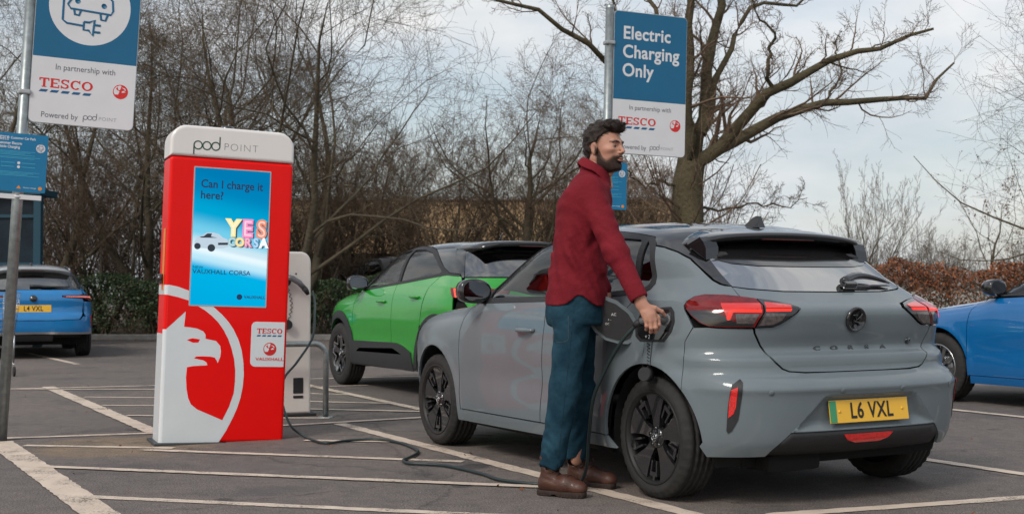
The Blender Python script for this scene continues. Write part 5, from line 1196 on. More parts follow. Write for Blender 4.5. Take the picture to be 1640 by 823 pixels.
def sprout(rg, P, Rr, n, lr, ang, up, t0=.2, K=6, wob=.12, rr=.42, taper=.16, minr=.0035, droop=0):
    """grow n child branches from each parent polyline"""
    N_, Kp, _ = P.shape; idx = np.repeat(np.arange(N_), n); M_ = len(idx)
    t = t0 + (1-t0)*(np.tile(np.arange(n), N_)+rg.random(M_))/n; t = np.minimum(t, .995); f = t*(Kp-1); i = f.astype(int); w = (f-i)[:, None]
    p0 = P[idx, i]*(1-w) + P[idx, i+1]*w; tg = P[idx, i+1]-P[idx, i]; tg /= np.maximum(np.linalg.norm(tg, axis=1, keepdims=True), 1e-9)
    r0 = Rr[idx, i]*(1-w[:, 0]) + Rr[idx, i+1]*w[:, 0]
    Lp = np.linalg.norm(np.diff(P, axis=1), axis=2).sum(1)[idx]
    rv = rg.normal(size=(M_, 3)); rv -= (rv*tg).sum(1, keepdims=True)*tg; rv /= np.maximum(np.linalg.norm(rv, axis=1, keepdims=True), 1e-9)
    a = np.radians(ang)*(.7+.6*rg.random(M_))[:, None]; d = tg*np.cos(a) + rv*np.sin(a)
    L_ = Lp*lr*(1-.55*t)*(.6+.8*rg.random(M_)); Q = np.zeros((M_, K, 3)); Q[:, 0] = p0
    for k in range(1, K):
        d = d + rg.normal(size=(M_, 3))*wob + np.array([0, 0, up]) - np.array([0, 0, droop])*k; d /= np.linalg.norm(d, axis=1, keepdims=True); Q[:, k] = Q[:, k-1] + d*(L_/(K-1))[:, None]
    r = np.minimum(r0*.85, np.maximum(r0*rr, minr)); RR = r[:, None]*np.linspace(1, taper, K)[None]; RR = np.maximum(RR, minr*.6)
    return Q, RR
def poly_resample(p, K):
    p = np.array(p, float); d = np.concatenate([[0], np.cumsum(np.linalg.norm(np.diff(p, axis=0), axis=1))]); s = np.linspace(0, d[-1], K)
    q = np.stack([interp(d, p[:, i], s) for i in range(3)], 1); return q
def make_tree(name, seed, H=9, stems=1, spread=.5, levels=(7,6,6,5), lrs=(.62,.55,.5,.42), ang=42, up=.10, trunk_r=.16, fork=.25, twig=TWIG, bk=BARK, lean=0, wob=.13, minr=.004, t0=.18, env=None):
    rg = np.random.default_rng(seed); root = empty(name); K = 10; P = []; Rr = []
    for s in range(stems):
        a = rg.random()*6.28 if stems == 1 else s*6.28/stems + rg.random()*.8
        d = np.array([math.cos(a)*spread*.5, math.sin(a)*spread*.5, 1.0]); d /= np.linalg.norm(d); p = np.array([math.cos(a), math.sin(a), 0])*(.12 if stems > 1 else 0); q = [p]
        for k in range(1, K): d = d + rg.normal(size=3)*.12 + np.array([0,0,.06]); d /= np.linalg.norm(d); q.append(q[-1]+d*H*.72*(.8+.3*rg.random())/(K-1))
        P.append(q); Rr.append(trunk_r/math.sqrt(stems)**.8*np.linspace(1, .07, K)*(1+.25*(np.arange(K) == 0)))
    P = np.array(P); Rr = np.array(Rr); bigs = [tubes(P, Rr, 10)]; cur, cr_ = P, Rr; twigs = []
    for lv, (n, lr) in enumerate(zip(levels, lrs)):
        cur, cr_ = sprout(rg, cur, cr_, n, lr*(1.5 if lv == 0 else 1), ang, up*(1 if lv < 2 else .6), t0=(fork if lv == 0 else t0), K=(9, 7, 6, 5, 4)[lv], wob=wob*(1.35+.2*lv), minr=minr)
        if env is not None:
            cz, rx, rz = env; s0 = cur[:, 0]; mid = cur[:, -1]*.6+s0*.4; e_ = (mid[:, 0]**2+mid[:, 1]**2)/rx**2+((mid[:, 2]-cz)/rz)**2; ok = e_ < 1+.25*rg.random(len(e_)); cur, cr_ = cur[ok], cr_[ok]
        (bigs if lv < 2 else twigs).append(tubes(cur, cr_, (8, 5, 4, 3, 3)[lv]))
    np_mesh('trunk', bigs[:1], bk, root); np_mesh('limbs', bigs[1:], bk, root); np_mesh('twigs', twigs, twig, root, False)
    return root
def copy_thing(o, loc, rz, sc, label, group=None):
    c = o.copy(); COL.objects.link(c); c.location = loc; c.rotation_euler = (0,0,rz); c.scale = (sc,)*3
    for ch in o.children:
        d = ch.copy(); COL.objects.link(d); d.parent = c
        for g_ in ch.children: e = g_.copy(); COL.objects.link(e); e.parent = d
    c['label'] = label
    if group: c['group'] = group
    return c

# --- the big tree right of the sign, limbs laid out one by one
BIG = {'trunk': [(3.4, 24.0, 0.9), (3.37, 24.0, 1.83), (3.36, 24.0, 2.44), (3.39, 24.0, 3.15), (3.44, 24.0, 3.49)], 'A': [(3.5, 24.0, 3.34), (3.62, 24.11, 3.83), (3.73, 24.23, 4.42), (3.89, 24.34, 5.67), (4.02, 24.46, 6.33), (4.12, 24.57, 6.79), (4.09, 24.69, 7.56), (4.24, 24.8, 8.47)], 'B': [(3.33, 24.0, 3.34), (3.37, 23.91, 3.87), (3.39, 23.83, 4.51), (3.4, 23.74, 5.55), (3.39, 23.66, 6.26), (3.41, 23.57, 6.55), (3.3, 23.49, 7.37), (3.18, 23.4, 8.17)], 'C': [(3.67, 24.1, 4.07), (3.91, 24.31, 4.96), (4.17, 24.53, 5.64), (4.53, 24.74, 6.34), (4.78, 24.96, 6.71), (5.1, 25.17, 6.85), (5.76, 25.39, 6.86), (6.3, 25.6, 7.35)], 'D': [(3.58, 24.0, 3.49), (3.71, 23.78, 3.56), (4.09, 23.56, 3.96), (4.46, 23.34, 4.4), (4.78, 23.12, 4.67), (5.3, 22.9, 5.04), (5.88, 22.68, 5.22), (6.37, 22.46, 5.33), (6.68, 22.24, 5.38), (7.03, 22.02, 5.58), (7.38, 21.8, 5.63)], 'E': [(3.6, 24.0, 3.42), (3.83, 24.16, 3.56), (4.44, 24.33, 4.0), (4.66, 24.49, 4.14), (5.37, 24.66, 4.5), (6.08, 24.82, 4.83), (6.67, 24.98, 4.82), (7.33, 25.14, 4.86), (7.86, 25.31, 4.96), (8.33, 25.47, 4.93), (8.71, 25.64, 5.38), (9.15, 25.8, 5.76)], 'F': [(6.37, 25.2, 4.87), (6.56, 25.3, 5.33), (6.68, 25.4, 5.65), (6.62, 25.5, 5.98), (6.78, 25.6, 6.38)], 'Hh': [(3.29, 24.0, 3.64), (3.06, 23.71, 4.32), (2.7, 23.42, 4.87), (2.2, 23.13, 5.15), (1.77, 22.84, 5.28), (1.36, 22.56, 5.5), (0.89, 22.27, 5.74), (0.33, 21.98, 6.01), (-0.22, 21.69, 6.11), (-0.86, 21.4, 6.37)], 'I': [(3.24, 24.0, 3.76), (3.08, 24.24, 4.88), (2.97, 24.48, 5.9), (2.91, 24.72, 6.55), (2.75, 24.96, 6.88), (2.66, 25.2, 7.7)], 'J': [(2.21, 23.2, 5.16), (2.11, 23.0, 5.72), (1.89, 22.8, 6.26), (1.76, 22.6, 6.67)], 'K': [(4.85, 23.1, 4.72), (4.69, 22.95, 5.14), (4.8, 22.8, 5.68), (4.49, 22.65, 6.0), (4.35, 22.5, 6.3)], 'Ll': [(3.24, 24.0, 3.04), (2.83, 23.6, 3.12), (2.55, 23.2, 2.97), (2.05, 22.8, 3.28)], 'M': [(3.48, 24.0, 2.67), (4.01, 24.35, 2.58), (4.69, 24.7, 2.78), (5.5, 25.05, 2.68), (5.96, 25.4, 2.92)]}
rg = np.random.default_rng(5)
big = empty('bare_tree', tuple(BIG['trunk'][0][:2]) + (0,)); tag(big, 'largest bare tree with thick mossy trunk and long right limb, right of the lettered sign', 'tree', 'bare trees around the car park')
o3 = np.array(big.location)
RAD = dict(trunk=(.40,.27), A=(.18,.05), B=(.15,.05), C=(.085,.02), D=(.175,.022), E=(.165,.020), F=(.035,.012), Hh=(.11,.02), I=(.10,.03), J=(.05,.015), K=(.05,.012), Ll=(.035,.01), M=(.03,.008))
lim = []; PP = []; RR = []
for k, pts in BIG.items():
    if k in 'ABDECI' or k == 'Hh': pts = [(BIG['trunk'][-2][0]+(pts[0][0]-BIG['trunk'][-2][0])*.45, BIG['trunk'][-2][1], 2.75)] + list(pts) if k != 'C' else pts
    p = poly_resample(pts, 14) - o3
    p[1:-1] += rg.normal(size=(12, 3))*.045*(1 if k != 'trunk' else .3)
    r0, r1 = RAD[k]; r = r0 + (r1-r0)*np.linspace(0, 1, 14)**.8
    if k == 'trunk': p[0, 2] = -.05; r[0] *= 1.3; tr_ = tubes(p[None], r[None], 18)
    else: PP.append(p); RR.append(r)
PP = np.array(PP); RR = np.array(RR); L0 = tubes(PP, RR, 10)
b1, r1 = sprout(rg, PP, RR, 15, .23, 52, .15, t0=.14, K=7, wob=.24, rr=.36, minr=.006); b2, r2 = sprout(rg, b1, r1, 7, .62, 48, .08, K=6, wob=.20, minr=.005)
b3, r3 = sprout(rg, b2, r2, 7, .58, 45, .04, K=4, wob=.18, minr=.0045); b0, r0 = sprout(rg, PP, RR, 22, .07, 60, .1, t0=.2, K=4, wob=.2, rr=.15, minr=.005)
b4, r4 = sprout(rg, b0, r0, 4, .5, 45, .05, K=4, minr=.004)
tb_ = np.array([poly_resample([(0,0,z),(.3*math.cos(a),.3*math.sin(a),z+.1),(1.0*math.cos(a),1.0*math.sin(a),z+.45),(1.5*math.cos(a),1.5*math.sin(a),z+1.2)], 6) for z, a in zip(rg.random(26)*2.6+.5, rg.random(26)*6.28)]); tr2 = np.full((26, 6), .02)*np.linspace(1, .4, 6)
c1, s1 = sprout(rg, tb_, tr2, 6, .6, 45, .05, K=5, minr=.005); c2, s2 = sprout(rg, c1, s1, 5, .5, 45, .03, K=4, minr=.004)
np_mesh('trunk', [tr_], BARK2, big); np_mesh('limbs', [L0], BARK2, big)
np_mesh('twigs', [tubes(b1, r1, 4), tubes(tb_, tr2, 4), tubes(b2, r2, 4), tubes(b3, r3, 3), tubes(b4, r4, 3), tubes(b0, r0, 3), tubes(c1, s1, 3), tubes(c2, s2, 3)], TWIG, big, False)

GT = 'bare trees around the car park'
def place(o, loc, rz, sc, label): o.location = loc; o.rotation_euler = (0,0,rz); o.scale = (sc,)*3; tag(o, label, 'tree', GT); return o
# prototypes
tA = make_tree('bare_tree', 11, H=10, stems=3, spread=1.0, levels=(11,9,9,8), lrs=(.68,.62,.55,.50), ang=47, up=.06, trunk_r=.19, fork=.12, env=(5.2,4.2,4.6), bk=BARK, twig=TWIG2)
tB = make_tree('bare_tree', 23, H=7.4, stems=1, spread=.2, levels=(14,10,10,9), lrs=(.60,.60,.55,.50), ang=52, up=.09, trunk_r=.16, fork=.22, env=(4.5,2.3,2.7), twig=TWIG)
tC = make_tree('bare_tree', 37, H=6.5, stems=5, spread=1.0, levels=(9,8,8,8), lrs=(.62,.58,.52,.48), ang=44, up=.10, trunk_r=.11, fork=.15, env=(2.6,2.3,2.5), twig=TWIG)
def X(u, y): return (u-820)/2005*y
place(tA, (-5.06, 26.5, 0), .4, 1.08, 'wide bare tree rising directly behind the top of the red display')
place(tB, (0.34, 28.5, 0), 1.0, 1.0, 'bare tree with one straight trunk just left of the man')
place(tC, (-2.22, 29.5, 0), .2, .98, 'many-stemmed small bare tree above the roof of the green crossover')
for proto, u, y, rz, sc, lb in ((tA, 250, 29, 2.2, 1.05, 'bare tree between the left sign and the display, its crown crossing both'), (tA, 60, 28, 4.0, 1.0, 'bare tree behind the left signpost and shelter'),
    (tB, 340, 31, 2.5, 1.35, 'tall bare tree behind the left edge of the display'), (tC, 560, 30, 5.2, 1.05, 'spreading bare tree right of the display, above the charging post'),
    (tC, 745, 28.5, 3.0, .95, 'bushy bare tree between the green crossover roof and the single-trunk tree'), (tB, 985, 31, 4.4, .82, 'bare tree directly behind the lettered signpost'), (tC, 925, 29.5, 1.4, .95, 'low bushy bare tree behind the shoulders of the man'),
    (tC, 480, 28.2, 4.1, .92, 'low many-stemmed bare tree rising behind the white charging post'), (tC, 160, 28.4, 5.0, .95, 'low bushy tree above the hedge, right of the estate car'), (tC, 1040, 31, 2.2, .85, 'low bushy tree left of the trunk of the largest tree')):
    copy_thing(proto, (X(u,y), y, 0), rz, sc, lb, GT)
# right-hand trees
copy_thing(tA, (12.93, 24, -.3), 3.3, .95, 'bare tree whose branches reach in from the right edge of the photo', GT)
tD = make_tree('bare_tree', 51, H=5.2, stems=4, spread=.7, levels=(7,6,5,3), lrs=(.55,.50,.45,.4), ang=30, up=.22, trunk_r=.09, fork=.1, twig=TWIG, minr=.005, wob=.10)
place(tD, (12.99, 46, 0), 0, 1.15, 'small upright brushy tree beyond the rear corner of the grey car')
tE = make_tree('young_tree', 63, H=5.4, stems=2, spread=.5, levels=(8,5,5,3), lrs=(.60,.55,.48,.4), ang=42, up=.10, trunk_r=.10, fork=.2, twig=TWIG, minr=.004)
tag(tE, 'young tree with a few brown leaves behind the orange hedge at right', 'tree'); tE.location = (13.86, 36, 0); tE.scale = (1.02,)*3
rg2 = np.random.default_rng(9); tw_ = [c for c in tE.children if c.name.startswith('twigs')][0]; co = np.zeros(len(tw_.data.vertices)*3, np.float32); tw_.data.vertices.foreach_get('co', co); co = co.reshape(-1, 3); pk = co[rg2.choice(len(co), 420)]
def leaf_quads(rg_, C_, s, flat=0):
    n = len(C_); a = rg_.normal(size=(n, 3)); a /= np.linalg.norm(a, axis=1, keepdims=True); b_ = rg_.normal(size=(n, 3)); b_ -= (a*b_).sum(1, keepdims=True)*a; b_ /= np.linalg.norm(b_, axis=1, keepdims=True)
    ss = s*(.6+.8*rg_.random(n))[:, None]; V = np.stack([C_-a*ss, C_-b_*ss*.55, C_+a*ss, C_+b_*ss*.55], 1).reshape(-1, 3); return V, np.arange(4*n).reshape(-1, 4)
np_mesh('leaves', [leaf_quads(rg2, pk, .035)], mat('brown leaves', (.16,.07,.03), .8), tE, False)
for u, y, rz, sc, lb in ((1470, 52, 1.0, .8, 'distant low bare tree left of the young leafy tree'), (1385, 58, 3.0, .9, 'distant brushy tree just above the right end of the grey roof'), (1530, 56, 2.0, .75, 'distant low bare tree beyond the orange hedge')):
    copy_thing(tD, (X(u,y), y, 0), rz, sc, lb, GT)

# far thicket behind the car park, one mass of stems and twigs
def thicket(name, xs0, xs1, y0, y1, n, h, seed, m, lbl):
    rg = np.random.default_rng(seed); K = 7; P = []; Rr = []
    for i in range(n):
        y = y0+(y1-y0)*rg.random(); x = xs0+(xs1-xs0)*rg.random(); d = np.array([rg.normal()*.35, rg.normal()*.35, 1]); q = [np.array([x, y, 0.])]; hh = h*(.55+.6*rg.random())
        for k in range(1, K): d = d + rg.normal(size=3)*.14 + np.array([0,0,.05]); d /= np.linalg.norm(d); q.append(q[-1]+d*hh/(K-1))
        P.append(q); Rr.append(.020*np.linspace(1, .3, K))
    P = np.array(P); Rr = np.array(Rr); a, ra = sprout(rg, P, Rr, 7, .55, 42, .08, t0=.08, K=5, minr=.007); b, rb = sprout(rg, a, ra, 6, .6, 42, .04, K=4, minr=.006); c, rc = sprout(rg, b, rb, 4, .6, 40, .02, K=3, minr=.006)
    o = np_mesh(name, [tubes(P, Rr, 5), tubes(a, ra, 4), tubes(b, rb, 3), tubes(c, rc, 3)], m, None, False); tag(o, lbl, 'thicket', kind='stuff'); return o
thicket('thicket', -19.50, -4.41, 31.0, 36.0, 300, 4.6, 3, bark('thicket twigs', (.065,.038,.025), (.14,.085,.055), .5), 'brown mass of bare undergrowth behind the left hedge')
thicket('thicket', -4.47, 4.95, 30.5, 33.0, 120, 3.4, 4, bark('thicket twigs', (.040,.030,.018), (.085,.062,.036), .5), 'thin bare undergrowth in front of the tan building')
thicket('thicket', 14.52, 24.38, 50, 58.0, 110, 2.9, 6, bark('far thicket', (.06,.045,.035), (.13,.095,.07), .5), 'distant low brown scrub beyond the orange hedge')

# ---------------------------------------------------------------- hedges
def hedge(name, x0, x1, yfun, h, dep, nleaf, seed, cols, leaf, label, thin=.35, stems=14, hvar=.10, bare=.0):
    rg = np.random.default_rng(seed); root = empty(name, (0,0,0)); tag(root, label, 'hedge')
    x = x0+(x1-x0)*rg.random(nleaf); dy = (rg.random(nleaf)-.5)*dep; z = h*rg.random(nleaf)**.8
    top = h*(1-hvar+hvar*(np.sin(x*1.9)+np.sin(x*4.3+1)*.6+np.sin(x*11)*.4)*.5); z = z*top/h
    # clumps and gaps
    dens = .5+.28*np.sin(x*2.6+z*3.1)+.25*np.sin(x*7.1-z*5.0+dy*6)+.2*np.sin(x*15.3+z*11); low = np.clip(z/(h*thin), 0, 1)
    keep = (dens > .22) & (rg.random(nleaf) < (.06+.94*low**1.6)); x, dy, z = x[keep], dy[keep], z[keep]
    edge = 1-.35*np.clip((z-h*.75)/(h*.25), 0, 1); C_ = np.stack([x, yfun(x)+dy*edge, z], 1)
    k = rg.random(len(C_)); nm = len(cols); parts = 0
    for i, mcol in enumerate(cols):
        s_ = (k >= i/nm) & (k < (i+1)/nm); np_mesh('foliage', [leaf_quads(rg, C_[s_], leaf)], mcol, root, False)
    P = []; Rr = []
    for i in range(stems):
        for j in range(4):
            xx = x0+(x1-x0)*(i+.3+.4*rg.random())/stems; d = np.array([rg.normal()*.4, rg.normal()*.2, 1]); q = [np.array([xx, yfun(xx), 0.])]
            for t in range(1, 6): d = d+rg.normal(size=3)*.18; d /= np.linalg.norm(d); q.append(q[-1]+d*h*.8/5)
            P.append(q); Rr.append(.022*np.linspace(1, .35, 6))
    P = np.array(P); Rr = np.array(Rr); a, ra = sprout(rg, P, Rr, 6, .5, 45, .05, t0=.2, K=4, minr=.006)
    P[:, :, 2] = np.minimum(P[:, :, 2], h*.95); a[:, :, 2] = np.minimum(a[:, :, 2], h*.98); np_mesh('stems', [tubes(P, Rr, 5), tubes(a, ra, 3)], TWIG2, root, False); return root
G_ = [mat('hedge leaf dark', (.026,.056,.024), .6), mat('hedge leaf mid', (.050,.090,.036), .6), mat('hedge leaf olive', (.080,.100,.045), .6)]
O_ = [mat('beech leaf orange', (.34,.115,.045), .7), mat('beech leaf rust', (.19,.075,.036), .7), mat('beech leaf brown', (.11,.060,.036), .7)]
hedge('hedge', -15.49, 2.42, lambda x: 27.4+0*x, 1.50, 1.0, 125000, 21, G_, .030, 'clipped dark green hedge along the kerb behind the estate car and the display', thin=.50, stems=34)
hedge('beech_hedge', 8.14, 15.26, lambda x: 34+0*x, 2.02, 1.1, 34000, 22, O_, .038, 'orange-brown beech hedge at the right, behind the bright blue hatchback', thin=.75, stems=16, hvar=.14)
rgl = np.random.default_rng(31)      # leaf litter
C_ = np.stack([-11.85+rgl.random(900)*15, 26.3+rgl.random(900)*.9, np.full(900, .012)], 1); C2 = np.stack([-5+rgl.random(170)*10, 5.6+rgl.random(170)*16, np.full(170, .010)], 1)
lt = np_mesh('leaf_litter', [leaf_quads(rgl, C_, .022), leaf_quads(rgl, C2, .013)], O_[1], None, False); tag(lt, 'scattered fallen leaves by the kerb', 'leaves', kind='stuff')

# ---------------------------------------------------------------- kerb, verge, buildings
conc = mat('concrete kerb', (.20,.19,.175), .85, noise=.25, nscale=6, bump=.3, bscale=60)
b = MB(); b.box(((-16.19+3.98)/2, 26.6, .065), (3.98--16.19, .15, .13), bev=.02); tag(b.build('kerb', conc), kind='structure')
soil = mat('leafy soil', (.05,.036,.024), .95, col2=(.10,.065,.04), nscale=3, bump=.6, bscale=20)
b = MB(); b.box((-4.25-6, 26.68+20, .045), (44, 40, .09)); tag(b.build('verge', soil), kind='structure')
b = MB(); b.box((22, 34+19, .03), (28, 42, .06)); tag(b.build('grass_verge', mat('winter grass', (.06,.075,.03), .95, col2=(.13,.11,.06), nscale=1.5)), kind='structure')
stone = mat('pale wall', (.42,.41,.38), .8, noise=.12, nscale=2)
wl = empty('low_wall', (14.39, 39, 0)); tag(wl, 'low pale wall showing through the orange hedge at the right', 'wall'); b = MB(); b.box((0,0,.55), (11,.22,1.1)); b.build('wall_face', stone, wl); b = MB(); b.box((0,0,1.13), (11.1,.30,.07), bev=.01); b.build('coping', conc, wl)
tan = mat('tan cladding', (.50,.335,.18), .8, col2=(.58,.40,.225), nscale=1.2, bump=.2, bscale=8)
bd = empty('supermarket_building', (0, 46, 0)); tag(bd, 'long tan flat-roofed building with a dark ground floor, seen through the bare trees', 'building')
x0, x1 = -8.37, 6.42
b = MB(); b.box(((x0+x1)/2, 6, 3.42), (x1-x0, 12, 1.96)); b.build('tan_fascia', tan, bd)
b = MB(); b.box(((x0+x1)/2, 6.3, 1.22), (x1-x0-.6, 11, 2.44)); b.build('ground_floor', mat('dark glazing', (.012,.014,.016), .15, coat=.5), bd)
b = MB(); b.box(((x0+x1)/2, 6, 4.44), (x1-x0+.2, 12.2, .10)); b.build('roof_edge', stone, bd)
for i in range(7):
    xx = x0+.6+(x1-x0-1.2)*i/6; b = MB(); b.box((xx, .55, 1.22), (.16,.16,2.44)); b.build('column', conc, bd)
# trolley shelter on the left
sh = empty('shelter', (-9.73, 23.5, 0)); tag(sh, 'dark blue framed shelter with smoked panels behind the left signpost', 'shelter')
tf = mat('teal steel frame', (.004,.045,.070), .6)
xr_ = -8.81--9.73
for xx in (xr_-.09, xr_-2.2): b = MB(); b.box((xx, 0, 1.42), (.14,.14,2.84), bev=.01); b.build('post', tf, sh)
b = MB(); b.box((xr_-1.22, .3, 2.90), (2.44, .9, .12), bev=.01); b.build('roof_panel', tf, sh)
for k, z in enumerate((.55, 1.55, 2.45)):
    b = MB(); b.box((xr_-1.15, 0, z), (2.0, .06, .06)); b.build('rail', tf, sh)
gp = mat('smoked panel', (.010,.018,.026), .35, noise=.7, nscale=1.5, spec=.2); b = MB(); b.box((xr_-1.15, .02, 1.5), (1.96, .02, 2.6)); b.build('side_panel', gp, sh)
# wire trolley at the far left
tr = empty('shopping_trolley', (-6.46, 15.6, 0), R(30)); tag(tr, 'wire shopping trolley cut by the left edge of the photo', 'trolley')
wm = mat('wire', (.42,.44,.46), .3, metal=.9); b = MB(); x_, y_, z0_, z1_ = .26, .42, .50, 1.02
for k in range(9):
    z = z0_+(z1_-z0_)*k/8; s = .78+.22*k/8; b.tube([(-x_*s,-y_*s,z),(x_*s,-y_*s,z),(x_*s,y_*s,z),(-x_*s,y_*s,z),(-x_*s,-y_*s,z)], .0035, n=5)
for k in range(9):
    u = -1+2*k/8
    for sg in (1, -1): b.tube([(x_*u*.78, sg*y_*.78, z0_), (x_*u, sg*y_, z1_)], .003, n=4); b.tube([(sg*x_*.78, y_*u*.78, z0_), (sg*x_, y_*u, z1_)], .003, n=4)
b.build('basket', wm, tr); b = MB()
for sg in (1, -1): b.tube([(sg*.24,.44,1.05),(sg*.24,.50,.98),(sg*.22,.38,.2),(sg*.20,-.38,.14)], .011, n=7); b.tube([(sg*.2,-.3,.16),(sg*.2,-.34,.5)], .010, n=6)
b.build('chassis', wm, tr); b = MB(); b.tube([(-.27,.50,1.05),(.27,.50,1.05)], .016, n=8); b.build('handle', M['black_trim'], tr)
for sx in (1, -1):
    for sy in (-.36, .36): b = MB(); b.tube([(sx*.20-.012, sy, .06),(sx*.20+.012, sy, .06)], .06, n=18); b.build('castor', M['rubber'], tr)
# ---------------------------------------------------------------- the man, modelled as blended volumes
def v3(*a): return np.array(a, float)
def cone(P, a, b, ra, rb):
    a = np.asarray(a, float); b = np.asarray(b, float); ab = b-a; t = np.clip(((P-a)@ab)/(ab@ab), 0, 1)
    return np.linalg.norm(P-a-t[..., None]*ab, axis=-1) - (ra+(rb-ra)*t)
def flatcone(P, a, b, ra, rb, axis, k):
    """cone squashed by factor k along a direction"""
    ax = np.asarray(axis, float); ax /= np.linalg.norm(ax); a = np.asarray(a, float); b = np.asarray(b, float)
    ab = b-a; t = np.clip(((P-a)@ab)/(ab@ab), 0, 1); q = P-a-t[..., None]*ab; c = q@ax; q = q + ax*(c*(1/k-1))[..., None]
    r = ra+(rb-ra)*t; return (np.linalg.norm(q, axis=-1)-r)*min(1, k)**.5
def ell(P, c, r, M_=None):
    q = P-np.asarray(c, float)
    if M_ is not None: q = q@M_
    r = np.asarray(r, float); k0 = np.linalg.norm(q/r, axis=-1); k1 = np.linalg.norm(q/r**2, axis=-1); return k0*(k0-1)/np.maximum(k1, 1e-9)
def smin(a, b, k): h = np.clip(.5+.5*(b-a)/k, 0, 1); return b*(1-h)+a*h-k*h*(1-h)
def smax(a, b, k): return -smin(-a, -b, k)
def nets(fn, lo, hi, h):
    """surface of fn = 0 on a grid"""
    ax = [np.arange(lo[i], hi[i]+h, h) for i in range(3)]; G = np.stack(np.meshgrid(*ax, indexing='ij'), -1); D = fn(G.reshape(-1, 3)).reshape(G.shape[:3]); s = D < 0
    c = [s[i:s.shape[0]-1+i, j:s.shape[1]-1+j, k:s.shape[2]-1+k] for i in (0,1) for j in (0,1) for k in (0,1)]; cnt = sum(x.astype(int) for x in c); act = (cnt > 0) & (cnt < 8)
    idx = -np.ones(act.shape, int); A = np.argwhere(act); idx[act] = np.arange(len(A)); acc = np.zeros((len(A), 3)); n = np.zeros(len(A))
    off = np.array([(i, j, k) for i in (0,1) for j in (0,1) for k in (0,1)])
    for a in range(8):
        for b in range(a+1, 8):
            if np.abs(off[a]-off[b]).sum() != 1: continue
            ia = A+off[a]; ib = A+off[b]; da = D[tuple(ia.T)]; db = D[tuple(ib.T)]; m = (da < 0) != (db < 0); t = np.where(m, da/np.where(m, da-db, 1), 0)
            acc += np.where(m[:, None], off[a]+(off[b]-off[a])*t[:, None], 0); n += m
    V = np.array(lo)+(A+acc/n[:, None])*h; F = []
    for d in range(3):
        e = [0,0,0]; e[d] = 1; sl0 = tuple(slice(0, s.shape[i]-e[i]) for i in range(3)); sl1 = tuple(slice(e[i], s.shape[i]) for i in range(3)); ch = np.argwhere(s[sl0] != s[sl1]); u, w = [(1,2),(2,0),(0,1)][d]
        ok = (ch[:, u] > 0) & (ch[:, w] > 0) & (ch[:, u] < act.shape[u]) & (ch[:, w] < act.shape[w]) & (ch[:, d] < act.shape[d]); ch = ch[ok]
        eu = np.zeros(3, int); eu[u] = 1; ew = np.zeros(3, int); ew[w] = 1
        q = np.stack([idx[tuple((ch-eu-ew).T)], idx[tuple((ch-ew).T)], idx[tuple(ch.T)], idx[tuple((ch-eu).T)]], 1); fl = s[tuple(ch.T)]; q[~fl] = q[~fl][:, ::-1]; F.append(q[(q >= 0).all(1)])
    return V, np.concatenate(F)
def sdf_obj(name, parts, m, parent=None):
    return np_mesh(name, parts, m, parent, True)
def fold(P, f, ph, a, d=(0,0,1)): return a*np.sin((P@np.array(d))*f + ph + 2.2*np.sin(P[..., 0]*17+ph) + 1.7*np.sin(P[..., 1]*21+2*ph) + 1.2*np.sin(P[..., 2]*9))
def smooth_obj(o, it=1):
    md = o.modifiers.new('smooth', 'SMOOTH'); md.iterations = it; md.factor = .5; return o

man = empty('person', (.30, 6.52, 0)); mo = np.array([.30, 6.52, 0])
tag(man, 'man in dark red shirt, jeans and brown boots, holding the connector at the grey car', 'person')
def put(o): o.data.transform(Matrix.Translation((-.30, -6.52, 0))); return o
skin = mat('skin', (.46,.235,.165), .48, noise=.10, nscale=14, bump=.15, bscale=300, spec=.4); skin.node_tree.nodes['Principled BSDF'].inputs['Subsurface Weight'].default_value = .12; skin.node_tree.nodes['Principled BSDF'].inputs['Subsurface Scale'].default_value = .02
hairm = mat('dark brown hair', (.014,.009,.007), .5, col2=(.040,.025,.018), nscale=90, bump=.8, bscale=220); beardm = mat('dark beard', (.020,.011,.008), .8, col2=(.075,.038,.027), nscale=330, bump=1.0, bscale=420)
